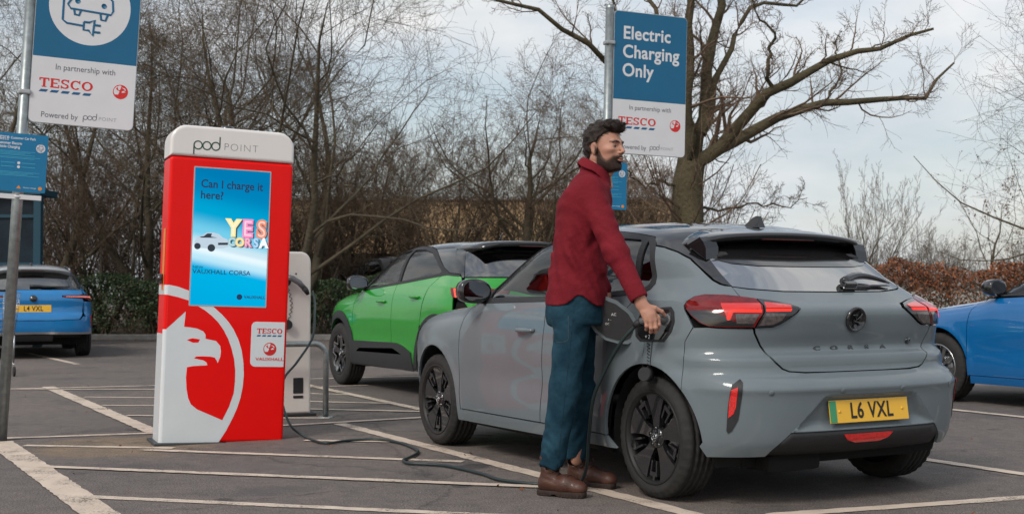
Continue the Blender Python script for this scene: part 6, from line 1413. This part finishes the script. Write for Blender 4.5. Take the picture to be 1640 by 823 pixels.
# --- head frame
HC = v3(.484, 6.50, 1.787); yaw = R(-40); fwd = v3(math.cos(yaw), math.sin(yaw), 0); lft = v3(-math.sin(yaw), math.cos(yaw), 0); HM = np.stack([fwd, lft, v3(0,0,1)], 1)   # world = HC + HM @ local
SC = 1.0
def toh(P): return ((P-HC)@HM)/SC
def head_sdf(L):
    x, y, z = L[..., 0], L[..., 1], L[..., 2]; S_ = L.copy(); S_[..., 1] = np.abs(y)
    d = ell(L, (-.014,0,.032), (.101,.076,.096)); d = smin(d, ell(L, (.030,0,-.035), (.066,.060,.090)), .03)
    d = smin(d, cone(S_, (-.018,.050,-.052), (.060,.022,-.100), .022, .016), .025); d = smin(d, ell(L, (.070,0,-.106), (.022,.024,.018)), .018)
    d = smin(d, cone(S_, (.078,.034,.026), (.087,.004,.020), .012, .012), .014); d = smin(d, ell(S_, (.056,.045,-.014), (.030,.020,.016)), .02)
    d = smax(d, -ell(S_, (.100,.031,.003), (.018,.019,.0135)), .010)
    d = smin(d, cone(L, (.089,0,.013), (.1165,0,-.024), .0075, .0100), .012); d = smin(d, ell(S_, (.102,.011,-.031), (.011,.008,.0075)), .006)
    d = smin(d, ell(L, (.090,0,-.055), (.014,.026,.014)), .012)
    d = smin(d, ell(L, (.101,0,-.0605), (.008,.021,.0048)), .004); d = smin(d, ell(L, (.098,0,-.0715), (.009,.019,.0062)), .005); d = smax(d, -ell(L, (.108,0,-.0655), (.009,.024,.0016)), .003)
    d = smin(d, cone(L, (-.030,0,-.075), (-.060,0,-.21), .056, .062), .03); d = smin(d, cone(S_, (-.035,.045,-.06), (.02,.018,-.20), .014, .014), .03)
    d = smin(d, ell(L, (.035,0,-.135), (.012,.012,.014)), .02)
    e = ell(S_, (-.012,.080,-.006), (.019,.009,.032)); e = smax(e, -ell(S_, (-.007,.091,-.003), (.011,.008,.021)), .004); e = smin(e, ell(S_, (-.006,.079,-.032), (.008,.006,.010)), .006)
    d = smin(d, e, .006)
    # lids
    d = smin(d, cone(S_, (.0862,.021,.0098), (.0800,.043,.0085), .0046, .0040), .003); d = smin(d, cone(S_, (.0850,.022,-.0068), (.0790,.042,-.0060), .0036, .0034), .003)
    return d
HB = (HC-v3(.17,.17,.25), HC+v3(.17,.17,.16))
hv = nets(lambda P: head_sdf(toh(P))*SC, HB[0], HB[1], .0034)
# --- right hand on the plug
hx = lambda *a: v3(*a)
WR = hx(.634,6.150,.985); PALM = hx(.672,6.135,.925)
fing = []   # chains of joints with radii: index, middle, ring, little
KN = [hx(.716,6.140,.915), hx(.698,6.125,.904), hx(.676,6.122,.899), hx(.655,6.130,.902)]
for i, k in enumerate(KN):
    s = (1.0,1.08,1.0,.82)[i]; q1 = k+hx(.003,-.004,-.034)*s; q2 = q1+hx(.001,.022,-.020)*s; q3 = q2+hx(.0,.024,-.002)*s; fing.append([k, q1, q2, q3])
def hand_sdf(P):
    d = flatcone(P, WR+hx(-.012,.002,.05), WR, .030, .027, (.4,.9,0), .8); d = smin(d, flatcone(P, WR, PALM, .027, .036, (.35,.9,.1), .62), .02)
    for i, c in enumerate(fing):
        r = (.0100,.0103,.0098,.0086)[i]; base = WR*.45+c[0]*.55; d = smin(d, cone(P, base, c[0], .013, r+.0022), .012)
        f = cone(P, c[0], c[1], r+.001, r); f = smin(f, cone(P, c[1], c[2], r, r*.93), .003); f = smin(f, cone(P, c[2], c[3], r*.93, r*.8), .003); f = smin(f, np.linalg.norm(P-c[1], axis=-1)-(r+.0012), .003)
        d = smin(d, f, .0045)
    T = [WR+hx(.026,-.004,-.018), hx(.700,6.140,.962), hx(.735,6.150,.944), hx(.752,6.165,.925)]
    t = cone(P, T[0], T[1], .017, .0125); t = smin(t, cone(P, T[1], T[2], .0118, .0108), .004); t = smin(t, cone(P, T[2], T[3], .0108, .0085), .004)
    return smin(d, t, .010)
hd = nets(hand_sdf, (.58,6.06,.82), (.78,6.22,1.06), .0022)
# hidden left hand and the torso core keep the body one figure
def core_sdf(P):
    d = flatcone(P, (.33,6.53,1.0), (.36,6.53,1.50), .10, .13, (1,0,0), .75); d = smin(d, cone(P, (.385,6.52,1.50), (.43,6.50,1.68), .08, .055), .05)
    for a, b, ra, rb in (((.388,6.38,1.56),(.50,6.255,1.24),.040,.032), ((.50,6.255,1.24),(.625,6.158,1.01),.034,.026), ((.36,6.70,1.58),(.40,6.76,1.22),.04,.032), ((.40,6.76,1.22),(.50,6.72,1.02),.03,.026), ((.50,6.72,1.02),(.52,6.71,.93),.024,.022), ((.30,6.44,.95),(.27,6.42,.55),.06,.045), ((.27,6.42,.55),(.20,6.45,.14),.042,.03), ((.38,6.62,.95),(.375,6.66,.53),.06,.045), ((.375,6.66,.53),(.345,6.74,.14),.042,.03)):
        d = smin(d, cone(P, a, b, ra, rb), .03)
    for k in range(4): d = smin(d, cone(P, (.52,6.695+.014*k,.925), (.53,6.69+.014*k,.855), .009, .007), .006)
    return d
cb = nets(core_sdf, (.1,6.1,.08), (.7,6.9,1.75), .009)
bo = put(sdf_obj('body', [cb, hv, hd], skin, man))
def beard_line(x): return interp([-.02,.0,.012,.03,.05,.068,.082,.095,.12], [.012,.006,-.014,-.052,-.066,-.057,-.045,-.0425,-.042], x)
nb = len(bo.data.vertices); co_ = np.zeros(nb*3, np.float32); bo.data.vertices.foreach_get('co', co_); Lh = toh(co_.reshape(-1, 3)+mo); bx, by, bz_ = Lh[:, 0], np.abs(Lh[:, 1]), Lh[:, 2]
tt_ = np.clip((beard_line(bx)+.007-bz_)/.015, 0, 1)*np.clip((bx+.012)/.012, 0, 1)*np.clip((bz_+.140)/.02, 0, 1); lip_ = np.clip((ell(Lh, (.104,0,-.0665), (.020,.021,.0085)))/.003, 0, 1)
bro = np.exp(-((bz_-(.0245+.006*np.sin(by*60)))/.0045)**2)*((by > .010)&(by < .052)&(bx > .06))*.9; inh = (Lh[:, 2] < .13)&(Lh[:, 2] > -.16)&(np.abs(Lh[:, 0]) < .16)&(by < .1)
bval = np.where(inh, np.maximum(tt_*lip_, bro), 0).astype(np.float32); lipm = np.where(inh, np.clip(1-(ell(Lh, (.102,0,-.0665), (.014,.020,.0085)))/.002, 0, 1)*(bx > .085), 0).astype(np.float32)
for nm_, vv_ in (('beard_growth', bval), ('lips', lipm)): at_ = bo.data.attributes.new(nm_, 'FLOAT', 'POINT'); at_.data.foreach_set('value', vv_)
ts_ = skin.node_tree; bs_ = ts_.nodes['Principled BSDF']; rmp_ = [n_ for n_ in ts_.nodes if n_.type == 'VALTORGB'][0]; last = rmp_.outputs[0]
for nm_, cc_, kk in (('lips', (.36,.15,.115,1), .6), ('beard_growth', (.030,.016,.011,1), .92)):
    aa_ = ts_.nodes.new('ShaderNodeAttribute'); aa_.attribute_name = nm_; mm_ = ts_.nodes.new('ShaderNodeMath'); mm_.operation = 'MULTIPLY'; mm_.inputs[1].default_value = kk; ts_.links.new(aa_.outputs['Fac'], mm_.inputs[0]); src_ = mm_
    if nm_ != 'lips':
        tn_ = ts_.nodes.new('ShaderNodeTexNoise'); tn_.inputs['Scale'].default_value = 420; tcn = ts_.nodes.new('ShaderNodeTexCoord'); ts_.links.new(tcn.outputs['Object'], tn_.inputs['Vector']); ad_ = ts_.nodes.new('ShaderNodeMath'); ad_.operation = 'MULTIPLY_ADD'; ad_.inputs[1].default_value = .9; ts_.links.new(tn_.outputs['Fac'], ad_.inputs[0]); ad_.inputs[2].default_value = .50; m2_ = ts_.nodes.new('ShaderNodeMath'); m2_.operation = 'MULTIPLY'; m2_.use_clamp = True; ts_.links.new(mm_.outputs[0], m2_.inputs[0]); ts_.links.new(ad_.outputs[0], m2_.inputs[1]); src_ = m2_
    mx_ = ts_.nodes.new('ShaderNodeMix'); mx_.data_type = 'RGBA'; mx_.inputs[7].default_value = cc_; ts_.links.new(src_.outputs[0], mx_.inputs['Factor']); ts_.links.new(last, mx_.inputs[6]); last = mx_.outputs[2]
ts_.links.new(last, bs_.inputs['Base Color'])
# --- eyes, brows, beard, hair
def hw_(l): return HC + HM@(np.array(l)*SC)
for sg in (1, -1):
    mb = MB(); c = hw_((.0752,.0315*sg,.0020)); n = 16; V = []; F = []
    for i in range(n+1):
        for k in range(20): a, b_ = math.pi*i/n, 2*math.pi*k/20; V.append(HM@(v3(math.cos(a), math.sin(a)*math.cos(b_), math.sin(a)*math.sin(b_))*.0128)+c)
    for i in range(n):
        for k in range(20): F.append((i*20+k, i*20+(k+1) % 20, (i+1)*20+(k+1) % 20, (i+1)*20+k))
    o = put(mesh_obj('eye', V, F, mat('eye white', (.26,.21,.19), .3), man, True))
    V2 = [HM@(v3(math.cos(a_)*.0136, math.sin(a_)*0.0132*math.cos(b_), math.sin(a_)*0.0132*math.sin(b_)))+c for a_ in (.0001,.26,.52) for b_ in np.arange(16)*2*math.pi/16]
    F2 = [(i*16+k, i*16+(k+1) % 16, (i+1)*16+(k+1) % 16, (i+1)*16+k) for i in range(2) for k in range(16)]; o2 = mesh_obj('iris', V2, F2, mat('iris', (.03,.018,.012), .15), o, True); o2.data.transform(Matrix.Translation((-.30,-6.52,0)))
def smm(x, a, b): t = np.clip((x-a)/(b-a), 0, 1); return t*t*(3-2*t)
def beard_sdf(P):
    L = toh(P); x, y, z = L[..., 0], np.abs(L[..., 1]), L[..., 2]; n = .0016*np.sin(x*900+y*300)*np.sin(z*800+y*500)
    line = interp([-.02,.0,.012,.03,.05,.068,.082,.095,.12], [.004,-.006,-.034,-.070,-.080,-.068,-.049,-.0445,-.044], x)      # upper edge of beard
    d = head_sdf(L) - (.0004+.0036*smm(-z, .060, .095)) + n*1.1; d = smax(d, z-line+.0015*np.sin(x*700+y*500), .003); d = smax(d, -(x+.006)-.0*(z), .006)
    d = smax(d, -(z+.135-.25*(x-.02)), .006)
    mouth = ell(L, (.104,0,-.0665), (.022,.021,.0095)); return smax(d, -mouth, .003)*SC
bv = nets(beard_sdf, HC-v3(.11,.12,.17), HC+v3(.14,.12,.06), .0032); put(sdf_obj('beard', [bv], beardm, man))
def brow_sdf(P):
    L = toh(P); S_ = L.copy(); S_[..., 1] = np.abs(S_[..., 1]); d = cone(S_, (.1005,.012,.0225), (.0945,.030,.0275), .0034, .0040); d = smin(d, cone(S_, (.0945,.030,.0275), (.0795,.049,.0215), .0040, .0024), .004); l1 = cone(S_, (.0895,.019,.0062), (.0885,.032,.0090), .0008, .0010); l1 = np.minimum(l1, cone(S_, (.0885,.032,.0090), (.0815,.045,.0040), .0010, .0007)); return np.minimum(d, l1)*SC
put(sdf_obj('eyebrows', [nets(brow_sdf, HC-v3(.10,.12,.02), HC+v3(.14,.12,.06), .0024)], hairm, man))
def hair_sdf(P):
    L = toh(P); x, y, z = L[..., 0], L[..., 1], L[..., 2]; ay = np.abs(y)
    vol = ell(L, (-.018,0,.044), (.107,.0835,.100)); vol = smin(vol, ell(L, (.045,0,.112), (.058,.060,.030)), .03); vol = smin(vol, ell(L, (.084,.006,.104), (.030,.042,.022)), .02); vol = smin(vol, ell(L, (-.070,0,.01), (.042,.062,.072)), .02)
    n = .0045*np.sin(x*95+z*70+4*np.sin(y*40))+.0030*np.sin(y*130+x*60+3*np.sin(z*50))+.002*np.sin(z*210+y*90)
    vol = vol + n
    # keep off face: front hairline, temples, ear, nape
    line = np.where(x > .050, .077, np.where(x > .012, .077-(.050-x)*.75, .050-(.012-x)*4.2)); line = np.maximum(line, -.082)
    line = np.where((x > -.040) & (x < .012), np.maximum(line, .024), line)
    vol = smax(vol, line-z, .010)
    return vol*SC
hr = nets(hair_sdf, HC-v3(.16,.15,.13), HC+v3(.18,.15,.20), .0038)
hair = put(sdf_obj('hair', [hr], hairm, man))
rgm = np.random.default_rng(77); hvv = hr[0]; hl = toh(hvv); selz = np.where(hl[:, 2] > -.06)[0]; si = selz[rgm.choice(len(selz), 3600)]; p0 = hvv[si]; nrm = hl[si]/np.linalg.norm(hl[si], axis=1, keepdims=True)
dl = np.stack([.55+.5*(hl[si, 0] > 0), hl[si, 1]*3, np.where(hl[si, 0] > 0, .22, -.85)], 1)+rgm.normal(size=(3600, 3))*.30+nrm*.22; back = hl[si, 0] < -.03; dl[back, 0] = -.2+rgm.normal(size=back.sum())*.3
dl /= np.linalg.norm(dl, axis=1, keepdims=True); K = 5; Q = np.zeros((3600, K, 3)); Q[:, 0] = p0-(nrm@HM.T)*.004; Ls = .012+.012*rgm.random(3600)
for k in range(1, K): dl = dl+nrm*-.10+rgm.normal(size=dl.shape)*.12; dl /= np.linalg.norm(dl, axis=1, keepdims=True); Q[:, k] = Q[:, k-1]+(dl@HM.T)*(Ls/(K-1))[:, None]
st = np_mesh('hair_strands', [tubes(Q, np.full((3600, K), .0011)*np.linspace(1, .3, K), 3)], hairm, hair); st.data.transform(Matrix.Translation((-.30,-6.52,0)))
# --- shirt
SH = v3(.392,6.375,1.560); EL = v3(.520,6.235,1.235); WRs = v3(.622,6.155,1.015)
def shirt_sdf(P):
    x, y, z = P[..., 0], P[..., 1], P[..., 2]
    cen = interp([.90,1.0,1.13,1.25,1.37,1.50,1.60,1.70], [.330,.335,.345,.352,.362,.378,.405,.430], z); hx_ = interp([.90,1.0,1.13,1.25,1.37,1.50,1.58,1.64,1.70], [.158,.158,.152,.142,.138,.142,.115,.075,.058], z); hy_ = interp([.90,1.0,1.13,1.25,1.37,1.50,1.57,1.62,1.66,1.72], [.185,.183,.178,.185,.200,.212,.190,.120,.075,.06], z)
    cy = 6.53-.01*(z-1.0); k0 = (np.abs((x-cen)/hx_)**2.3+np.abs((y-cy)/hy_)**2.3)**(1/2.3); d = (k0-1)*np.minimum(hx_, hy_)*.9
    d = smin(d, cone(P, (.350,6.40,1.53), (.375,6.44,1.60), .070, .055), .05); d = smin(d, cone(P, (.350,6.67,1.53), (.375,6.62,1.60), .070, .055), .05)
    arm = smin(cone(P, SH, EL, .076, .060), cone(P, EL, WRs, .060, .043), .035)
    u = np.clip(((P-SH)@(EL-SH))/((EL-SH)@(EL-SH)), 0, 1.2); ax = (WRs-SH)/np.linalg.norm(WRs-SH); sA = (P-SH)@ax
    w_ = np.exp(-((sA-.30)/.13)**2)*.0050+.0016; arm = arm + w_*.55*np.sin(sA*85+4.5*np.sin((P@v3(.8,.2,.3))*19+1)+P[..., 1]*52+P[..., 0]*30)*(.5+.5*np.sin(P@v3(31,17,12)))+.0016*np.sin(P@v3(90,40,60)+3*np.sin(P@v3(20,33,9)))
    cuff = cone(P, WRs-(WRs-EL)/np.linalg.norm(WRs-EL)*.062, WRs, .0480, .0465); arm = smax(smin(arm, cuff, .004), -cone(P, WRs-(WRs-EL)*.01, WRs+(WRs-EL)*.5, .036, .036), .003)
    arm = smax(arm, (P-WRs)@((WRs-EL)/np.linalg.norm(WRs-EL))-.012, .003)
    larm = smin(cone(P, (.37,6.69,1.56), (.40,6.765,1.24), .072, .056), cone(P, (.40,6.765,1.24), (.49,6.725,1.06), .056, .045), .03)
    wt = np.exp(-((z-1.18)/.16)**2); d = d + (.0042*wt+.0016)*np.sin(z*44+4.4*np.sin(x*15+y*11+z*5)+x*46-y*24)*(.5+.5*np.sin(z*13-x*31+y*19)) + .0014*np.sin(x*70+z*35+y*40+3*np.sin(z*17))+.0030*wt*np.sin(z*24+x*60-y*12+2*np.sin(y*23))
    d = d + .006*np.exp(-((z-(1.30+1.1*(x-.42)))/.030)**2)*np.exp(-((x-.42)/.06)**2)
    d = smin(d, arm, .022); d = smin(d, larm, .03)
    hem = .968 + .040*np.clip((x-.24)/.24, 0, 1)**1.0*0 + .055*np.exp(-((x-.345)/.055)**2) - .02*(x-.33)
    d = smax(d, hem-z, .004)
    # neck opening and collar band
    ncx = .432+(z-1.68)*.25; top = 1.700-.30*(x-.43); d = smax(d, z-top+.012, .006)
    rr = np.hypot((x-ncx)/1.0, (y-6.505)/.95); band = np.maximum(np.abs(rr-.071)-.0065, np.maximum(z-(1.742-.62*(x-.37)), (1.655-.50*(x-.37))-z)); flap = np.maximum(np.abs(rr-(.079+(1.735-.62*(x-.37)-z)*.42))-.0058, np.maximum(z-(1.738-.62*(x-.37)), (1.690-.68*(x-.37)-.012*np.sin(np.arctan2(y-6.505, x-ncx)*2)**2)-z))
    d = smin(d, band, .006); d = smin(d, flap, .003)
    return d
sh_ = nets(shirt_sdf, (.10,6.10,.92), (.72,6.87,1.79), .0058)
def cloth(name, c, c2, weave=900, rough=.85, seam=None):
    m = mat(name, c, rough, col2=c2, nscale=7, spec=.2); t = m.node_tree; b_ = t.nodes['Principled BSDF']; tc_ = t.nodes.new('ShaderNodeTexCoord')
    w1 = t.nodes.new('ShaderNodeTexNoise'); w1.inputs['Scale'].default_value = weave*.35; w1.inputs['Detail'].default_value = 2; w2 = t.nodes.new('ShaderNodeTexNoise'); w2.inputs['Scale'].default_value = 26; w2.inputs['Detail'].default_value = 5
    a = t.nodes.new('ShaderNodeMath'); a.operation = 'MULTIPLY_ADD'; a.inputs[1].default_value = .12; t.links.new(tc_.outputs['Object'], w1.inputs['Vector']); t.links.new(tc_.outputs['Object'], w2.inputs['Vector']); t.links.new(w1.outputs['Fac'], a.inputs[0]); t.links.new(w2.outputs['Fac'], a.inputs[2])
    bp = t.nodes.new('ShaderNodeBump'); bp.inputs['Strength'].default_value = .55; bp.inputs['Distance'].default_value = .012; t.links.new(a.outputs[0], bp.inputs['Height']); t.links.new(bp.outputs[0], b_.inputs['Normal']); return m
shirt = put(sdf_obj('shirt', [sh_], cloth('dark red cotton', (.145,.009,.016), (.19,.013,.022)), man)); smooth_obj(shirt)
sb = MB(); cdir = (WRs-EL)/np.linalg.norm(WRs-EL); sb.lathe([(.006,0),(.005,.002),(.0001,.0022)], n=12, axis='Y', c=tuple(WRs-cdir*.02+v3(.010,-.046,0)))
sb.v = [tuple(np.array(v)-mo) for v in sb.v]; sb.build('cuff_button', mat('button', (.06,.01,.012), .4), shirt)
# --- jeans
def jeans_sdf(P):
    x, y, z = P[..., 0], P[..., 1], P[..., 2]
    def leg(hip, knee, ank, r):
        d = cone(P, hip, knee, r[0], r[1]); d = smin(d, cone(P, knee, ank, r[1], r[2]), .04); return d
    a = leg(v3(.315,6.450,.93), v3(.270,6.425,.545), v3(.203,6.435,.165), (.098,.076,.064)); b_ = leg(v3(.355,6.61,.93), v3(.355,6.66,.535), v3(.336,6.768,.17), (.094,.076,.064))
    wa = .0028+.0058*np.exp(-((z-.23)/.09)**2)+.0048*np.exp(-((z-.56)/.09)**2)+.0030*np.exp(-((z-.86)/.07)**2)
    f1 = np.sin(z*70+4.6*np.sin(x*19+y*13+z*7)+(x-.25)*72+y*30); f2 = np.sin(z*46-x*38+2*np.sin(y*30))
    md = .25+.75*(.5+.5*np.sin(x*37+z*11-y*23)); a = a+wa*f1*.62*md+.0018*f2; b_ = b_+wa*np.sin(z*74+1.3+4.0*np.sin(x*17-y*9)-(x-.3)*60)*.6*md
    hipb = (((x-.335)/.150)**2+((y-6.53)/.172)**2)**.5; hip = smax((hipb-1)*.145, np.abs(z-.955)-.085, .02)
    hip = smin(hip, ell(P, (.262,6.53,.935), (.085,.145,.095)), .03)
    d = smin(a, hip, .05); d = smin(d, b_, .012) if False else smin(smin(b_, hip, .05), a, .010)
    d = smax(d, z-1.04, .004); d = smax(d, .146+.012*np.sin(x*60+y*44)-z+.0*(x), .004)
    return smax(d, -np.minimum(cone(P, (.197,6.436,.06), (.201,6.436,.12), .046, .046), cone(P, (.336,6.770,.06), (.336,6.770,.12), .046, .046)), .004)
jn = nets(jeans_sdf, (.08,6.30,.09), (.52,6.84,1.06), .0058)
denim = cloth('blue denim', (.003,.020,.036), (.022,.068,.100), 900, .9); jeans = put(sdf_obj('jeans', [jn], denim, man)); smooth_obj(jeans)
stm = mat('seam thread', (.10,.10,.09), .8)
def on_surface(fn, pts, dirv=(0,-1,0), out=.001):
    r = []
    for p in pts:
        q = np.array(p, float)+np.array(dirv)*.25; best = q
        t = np.linspace(0, .30, 240); S_ = q-np.array(dirv)*t[:, None]; d = fn(S_); i = np.where(d < 0)[0]; r.append(S_[i[0]]+np.array(dirv)*out if len(i) else q)
    return r
ss = MB()
sx = [(.318,6.45,.985-.84*k/30) for k in range(31)]; sx = [(.318-(1-z/.985)*.105, 6.44, z) for _, _, z in sx]
ss.tube([tuple(q-mo) for q in on_surface(jeans_sdf, sx)], .0011, n=4); ss.build('side_seam', mat('dark seam', (.006,.022,.040), .9), jeans)
ss = MB(); pk_ = [(.205,6.44,.90),(.205,6.44,.80),(.24,6.44,.785),(.285,6.44,.80),(.285,6.44,.92)]; ss.tube([tuple(q-mo) for q in on_surface(jeans_sdf, [tuple(p) for p in poly_resample(pk_, 30)])], .0010, n=4); ss.build('pocket_seam', stm, jeans)
# --- boots
leather = mat('brown leather', (.045,.017,.011), .5, col2=(.095,.036,.021), nscale=9, bump=.35, bscale=140, coat=.15); soleM = mat('dark sole', (.035,.022,.018), .85, noise=.2, nscale=30); lace = mat('boot lace', (.030,.017,.011), .8)
for (he, to, an) in ((v3(.142,6.475,0), v3(.368,6.350,0), v3(.200,6.440,.165)), (v3(.315,6.850,0), v3(.535,6.635,0), v3(.336,6.775,.165))):
    d_ = (to-he)/np.linalg.norm(to-he); LB = np.linalg.norm(to-he); w_ = v3(-d_[1], d_[0], 0)
    def loc_(P, he=he, d_=d_, w_=w_): q = P-he; return np.stack([q@d_, q@w_, q[..., 2]], -1)
    def boot(P, L_=LB, f=loc_, an=an):
        q = f(P); al = f(an[None])[0]
        d = smin(cone(q, (.035,0,.055), (.15,0,.062), .040, .046), cone(q, (.15,.0,.060), (L_-.045,.004,.048), .046, .036), .03); q2 = q.copy(); q2[..., 2] = np.maximum(q2[..., 2], .0)
        d = smin(d, cone(q, (.055,0,.08), (al[0]+.0,al[1],.185), .046, .050), .03); d = smin(d, ell(q, (L_-.035,.004,.048), (.045,.042,.034)), .02)
        d = d + .0014*np.sin(q[..., 2]*190+q[..., 0]*60)*np.exp(-((q[..., 0]-.10)/.05)**2)*np.exp(-((q[..., 2]-.10)/.03)**2)
        d = smax(d, q[..., 2]-.205, .004); d = smax(d, -cone(q, (al[0],al[1],.15), (al[0],al[1],.25), .046, .05), .003)
        d = smin(d, np.maximum(np.abs(np.hypot(q[..., 0]-al[0]+.0, q[..., 1]-al[1])-.053)-.006, np.abs(q[..., 2]-.192)-.009), .006)
        return smax(d, .024-q[..., 2], .003)
    lo = np.minimum(he, to)-.09; hi = np.maximum(he, to)+.09; lo[2] = -.01; hi[2] = .235
    bt = put(sdf_obj('boot', [nets(boot, lo, hi, .0042)], leather, man)); smooth_obj(bt)
    def sole(P, L_=LB, f=loc_):
        q = f(P); u = np.clip((q[..., 0]-.03)/(L_-.065), 0, 1); hw2 = interp([0,.2,.45,.75,1], [.037,.038,.036,.047,.036], u); x0 = .03+u*(L_-.065); d = np.hypot(q[..., 0]-x0, q[..., 1]-.003*u)-hw2-.004
        tread = .0035*(np.sin(q[..., 0]*2*np.pi/.017) > 0)*(q[..., 2] < .012)
        hollow = .010*np.exp(-((q[..., 0]-.10)/.018)**2); return np.maximum(d+tread, np.maximum(q[..., 2]-.030, .001+hollow-q[..., 2]))
    put(sdf_obj('sole', [nets(sole, lo, hi, .0036)], soleM, man)).parent = bt
    mb = MB()
    for k in range(6):
        u = .118-.012*k+.016*k*0; z = .095+.018*k; xx = .150-.022*k
        a = he+d_*(xx)+w_*(-.026)+v3(0,0,z); b2 = he+d_*(xx+.012)+v3(0,0,z+.014); c2 = he+d_*(xx)+w_*(.026)+v3(0,0,z)
        def bs(p, bt_=boot):  # push out to the leather
            t = np.linspace(-.03, .06, 120); dirn = (d_*.8+v3(0,0,.35)); dirn /= np.linalg.norm(dirn); S_ = p+dirn*t[:, None]; dd = bt_(S_); i = np.where(dd < 0)[0]; return S_[i[-1]]+dirn*.002 if len(i) else p
        pts = [tuple(bs(q_)-mo) for q_ in (a, (a+b2)/2, b2, (b2+c2)/2, c2)]; mb.tube(pts, .0026, n=6)
    mb.build('laces', lace, bt)
# --- connector in his hand, open flap, hanging socket cap: parts of the car's charging gear
con = empty('charging_connector', (.70,6.22,.885)); tag(con, 'grey and black charging connector gripped in the hand of the man', 'connector')
cp_ = lambda p: tuple(np.array(p)-np.array([.70,6.22,.885]))
b = MB(); b.tube([cp_(p) for p in ((.632,6.193,.893),(.665,6.185,.905),(.705,6.178,.912),(.745,6.195,.908),(.775,6.232,.895))], [.017,.020,.022,.024,.027], n=16); b.build('grip', grey_pl, con)
b = MB(); b.tube([cp_(p) for p in ((.755,6.205,.905),(.782,6.235,.893),(.795,6.262,.885))], [.029,.033,.032], n=20); b.build('nose', mat('light grey plastic', (.17,.175,.18), .4), con)
b = MB(); b.tube([cp_(p) for p in ((.605,6.212,.872),(.618,6.203,.883),(.636,6.193,.894))], [.014,.017,.0195], n=14); b.build('strain_relief', M['black_trim'], con)
def c2w(p):
    c, s = math.cos(R(118.805)), math.sin(R(118.805)); return np.array([1.446+p[0]*c-p[1]*s, 6.742+p[0]*s+p[1]*c, p[2]])
# flap: hinged along the front edge of the port, standing open
hingeT, hingeB = np.array([.075,.868,.955]), np.array([.095,.868,.805])
fo = np.array([.245,.235,0]); fo = fo/np.linalg.norm(fo)
def fl(u, h): return hingeB+(hingeT-hingeB)*h + fo*u
out = [(.0,-.05),(.0,.70),(.16,1.46),(.27,1.36),(.30,.85),(.20,-.02),(.06,-.26)]
def flap_part(name, sc, m, dn, t, zoff=0):
    c0 = np.array([.145,.58]); P = [fl(*((np.array(p)-c0)*sc+c0)) for p in smooth_poly(out, 1)]; nn = np.cross(fo, hingeT-hingeB); nn /= np.linalg.norm(nn); n = len(P)
    V = [p+nn*dn for p in P]+[p+nn*(dn+t) for p in P]; return mesh_obj(name, V, [tuple(range(n)), tuple(range(n, 2*n))[::-1]]+[(i, (i+1) % n, n+(i+1) % n, n+i) for i in range(n)], m, grey)
flp = flap_part('charge_flap', 1, grey_paint, 0, .008)
for s_, dn, t, m_ in ((.83, .008, .005, M['black_trim']),):
    q = flap_part('flap_liner', s_, m_, dn, t); q.parent = flp
    q = flap_part('flap_liner', s_, m_, -.005, .005); q.parent = flp
nn = np.cross(fo, hingeT-hingeB); nn /= np.linalg.norm(nn)
for sg_ in (1, -1):
    for i, (txt, u, h, sz) in enumerate((('AC', .13, .80, .020), ('+ -', .15, .62, .016), ('DC', .16, .48, .015))):
        o_ = fl(u, h)+nn*(.0135 if sg_ > 0 else -.0055); x_ = Vector(fo*(-sg_)); z_ = Vector(nn*sg_); y_ = z_.cross(x_)
        if y_.z < 0: x_ = -x_; y_ = -y_
        Mx = Matrix(((x_.x,y_.x,z_.x,o_[0]),(x_.y,y_.y,z_.y,o_[1]),(x_.z,y_.z,z_.z,o_[2]),(0,0,0,1))); text_obj('flap_marking', txt, sz, P_['white'], flp, Mx, extrude=.0003)
text_obj('port_marking', '+ 2', .030, P_['white'], grey, frame_on(GS, 'side', (-.02,.815), 1, .006), extrude=.0003)
cg_ = empty('socket_cap', (0,0,0), 0, grey)
b = MB(); pts = []
for k in range(60): a = k*.9; pts.append((-.03+.009*math.cos(a), .885+.006*math.sin(a), .785-.0024*k))
b.tube(pts, .0022, n=5); b.tube([(.005,.88,.80),(.022,.888,.70),(.012,.888,.64)], .002, n=5); b.tube([(-.055,.88,.80),(-.050,.889,.70),(-.048,.888,.64)], .002, n=5); b.build('coiled_cord', M['black_trim'], cg_)
b = MB(); b.tube([(-.028,.885,.628),(-.045,.925,.632)], [.036,.034], n=22); b.build('cap', M['black_trim'], cg_)
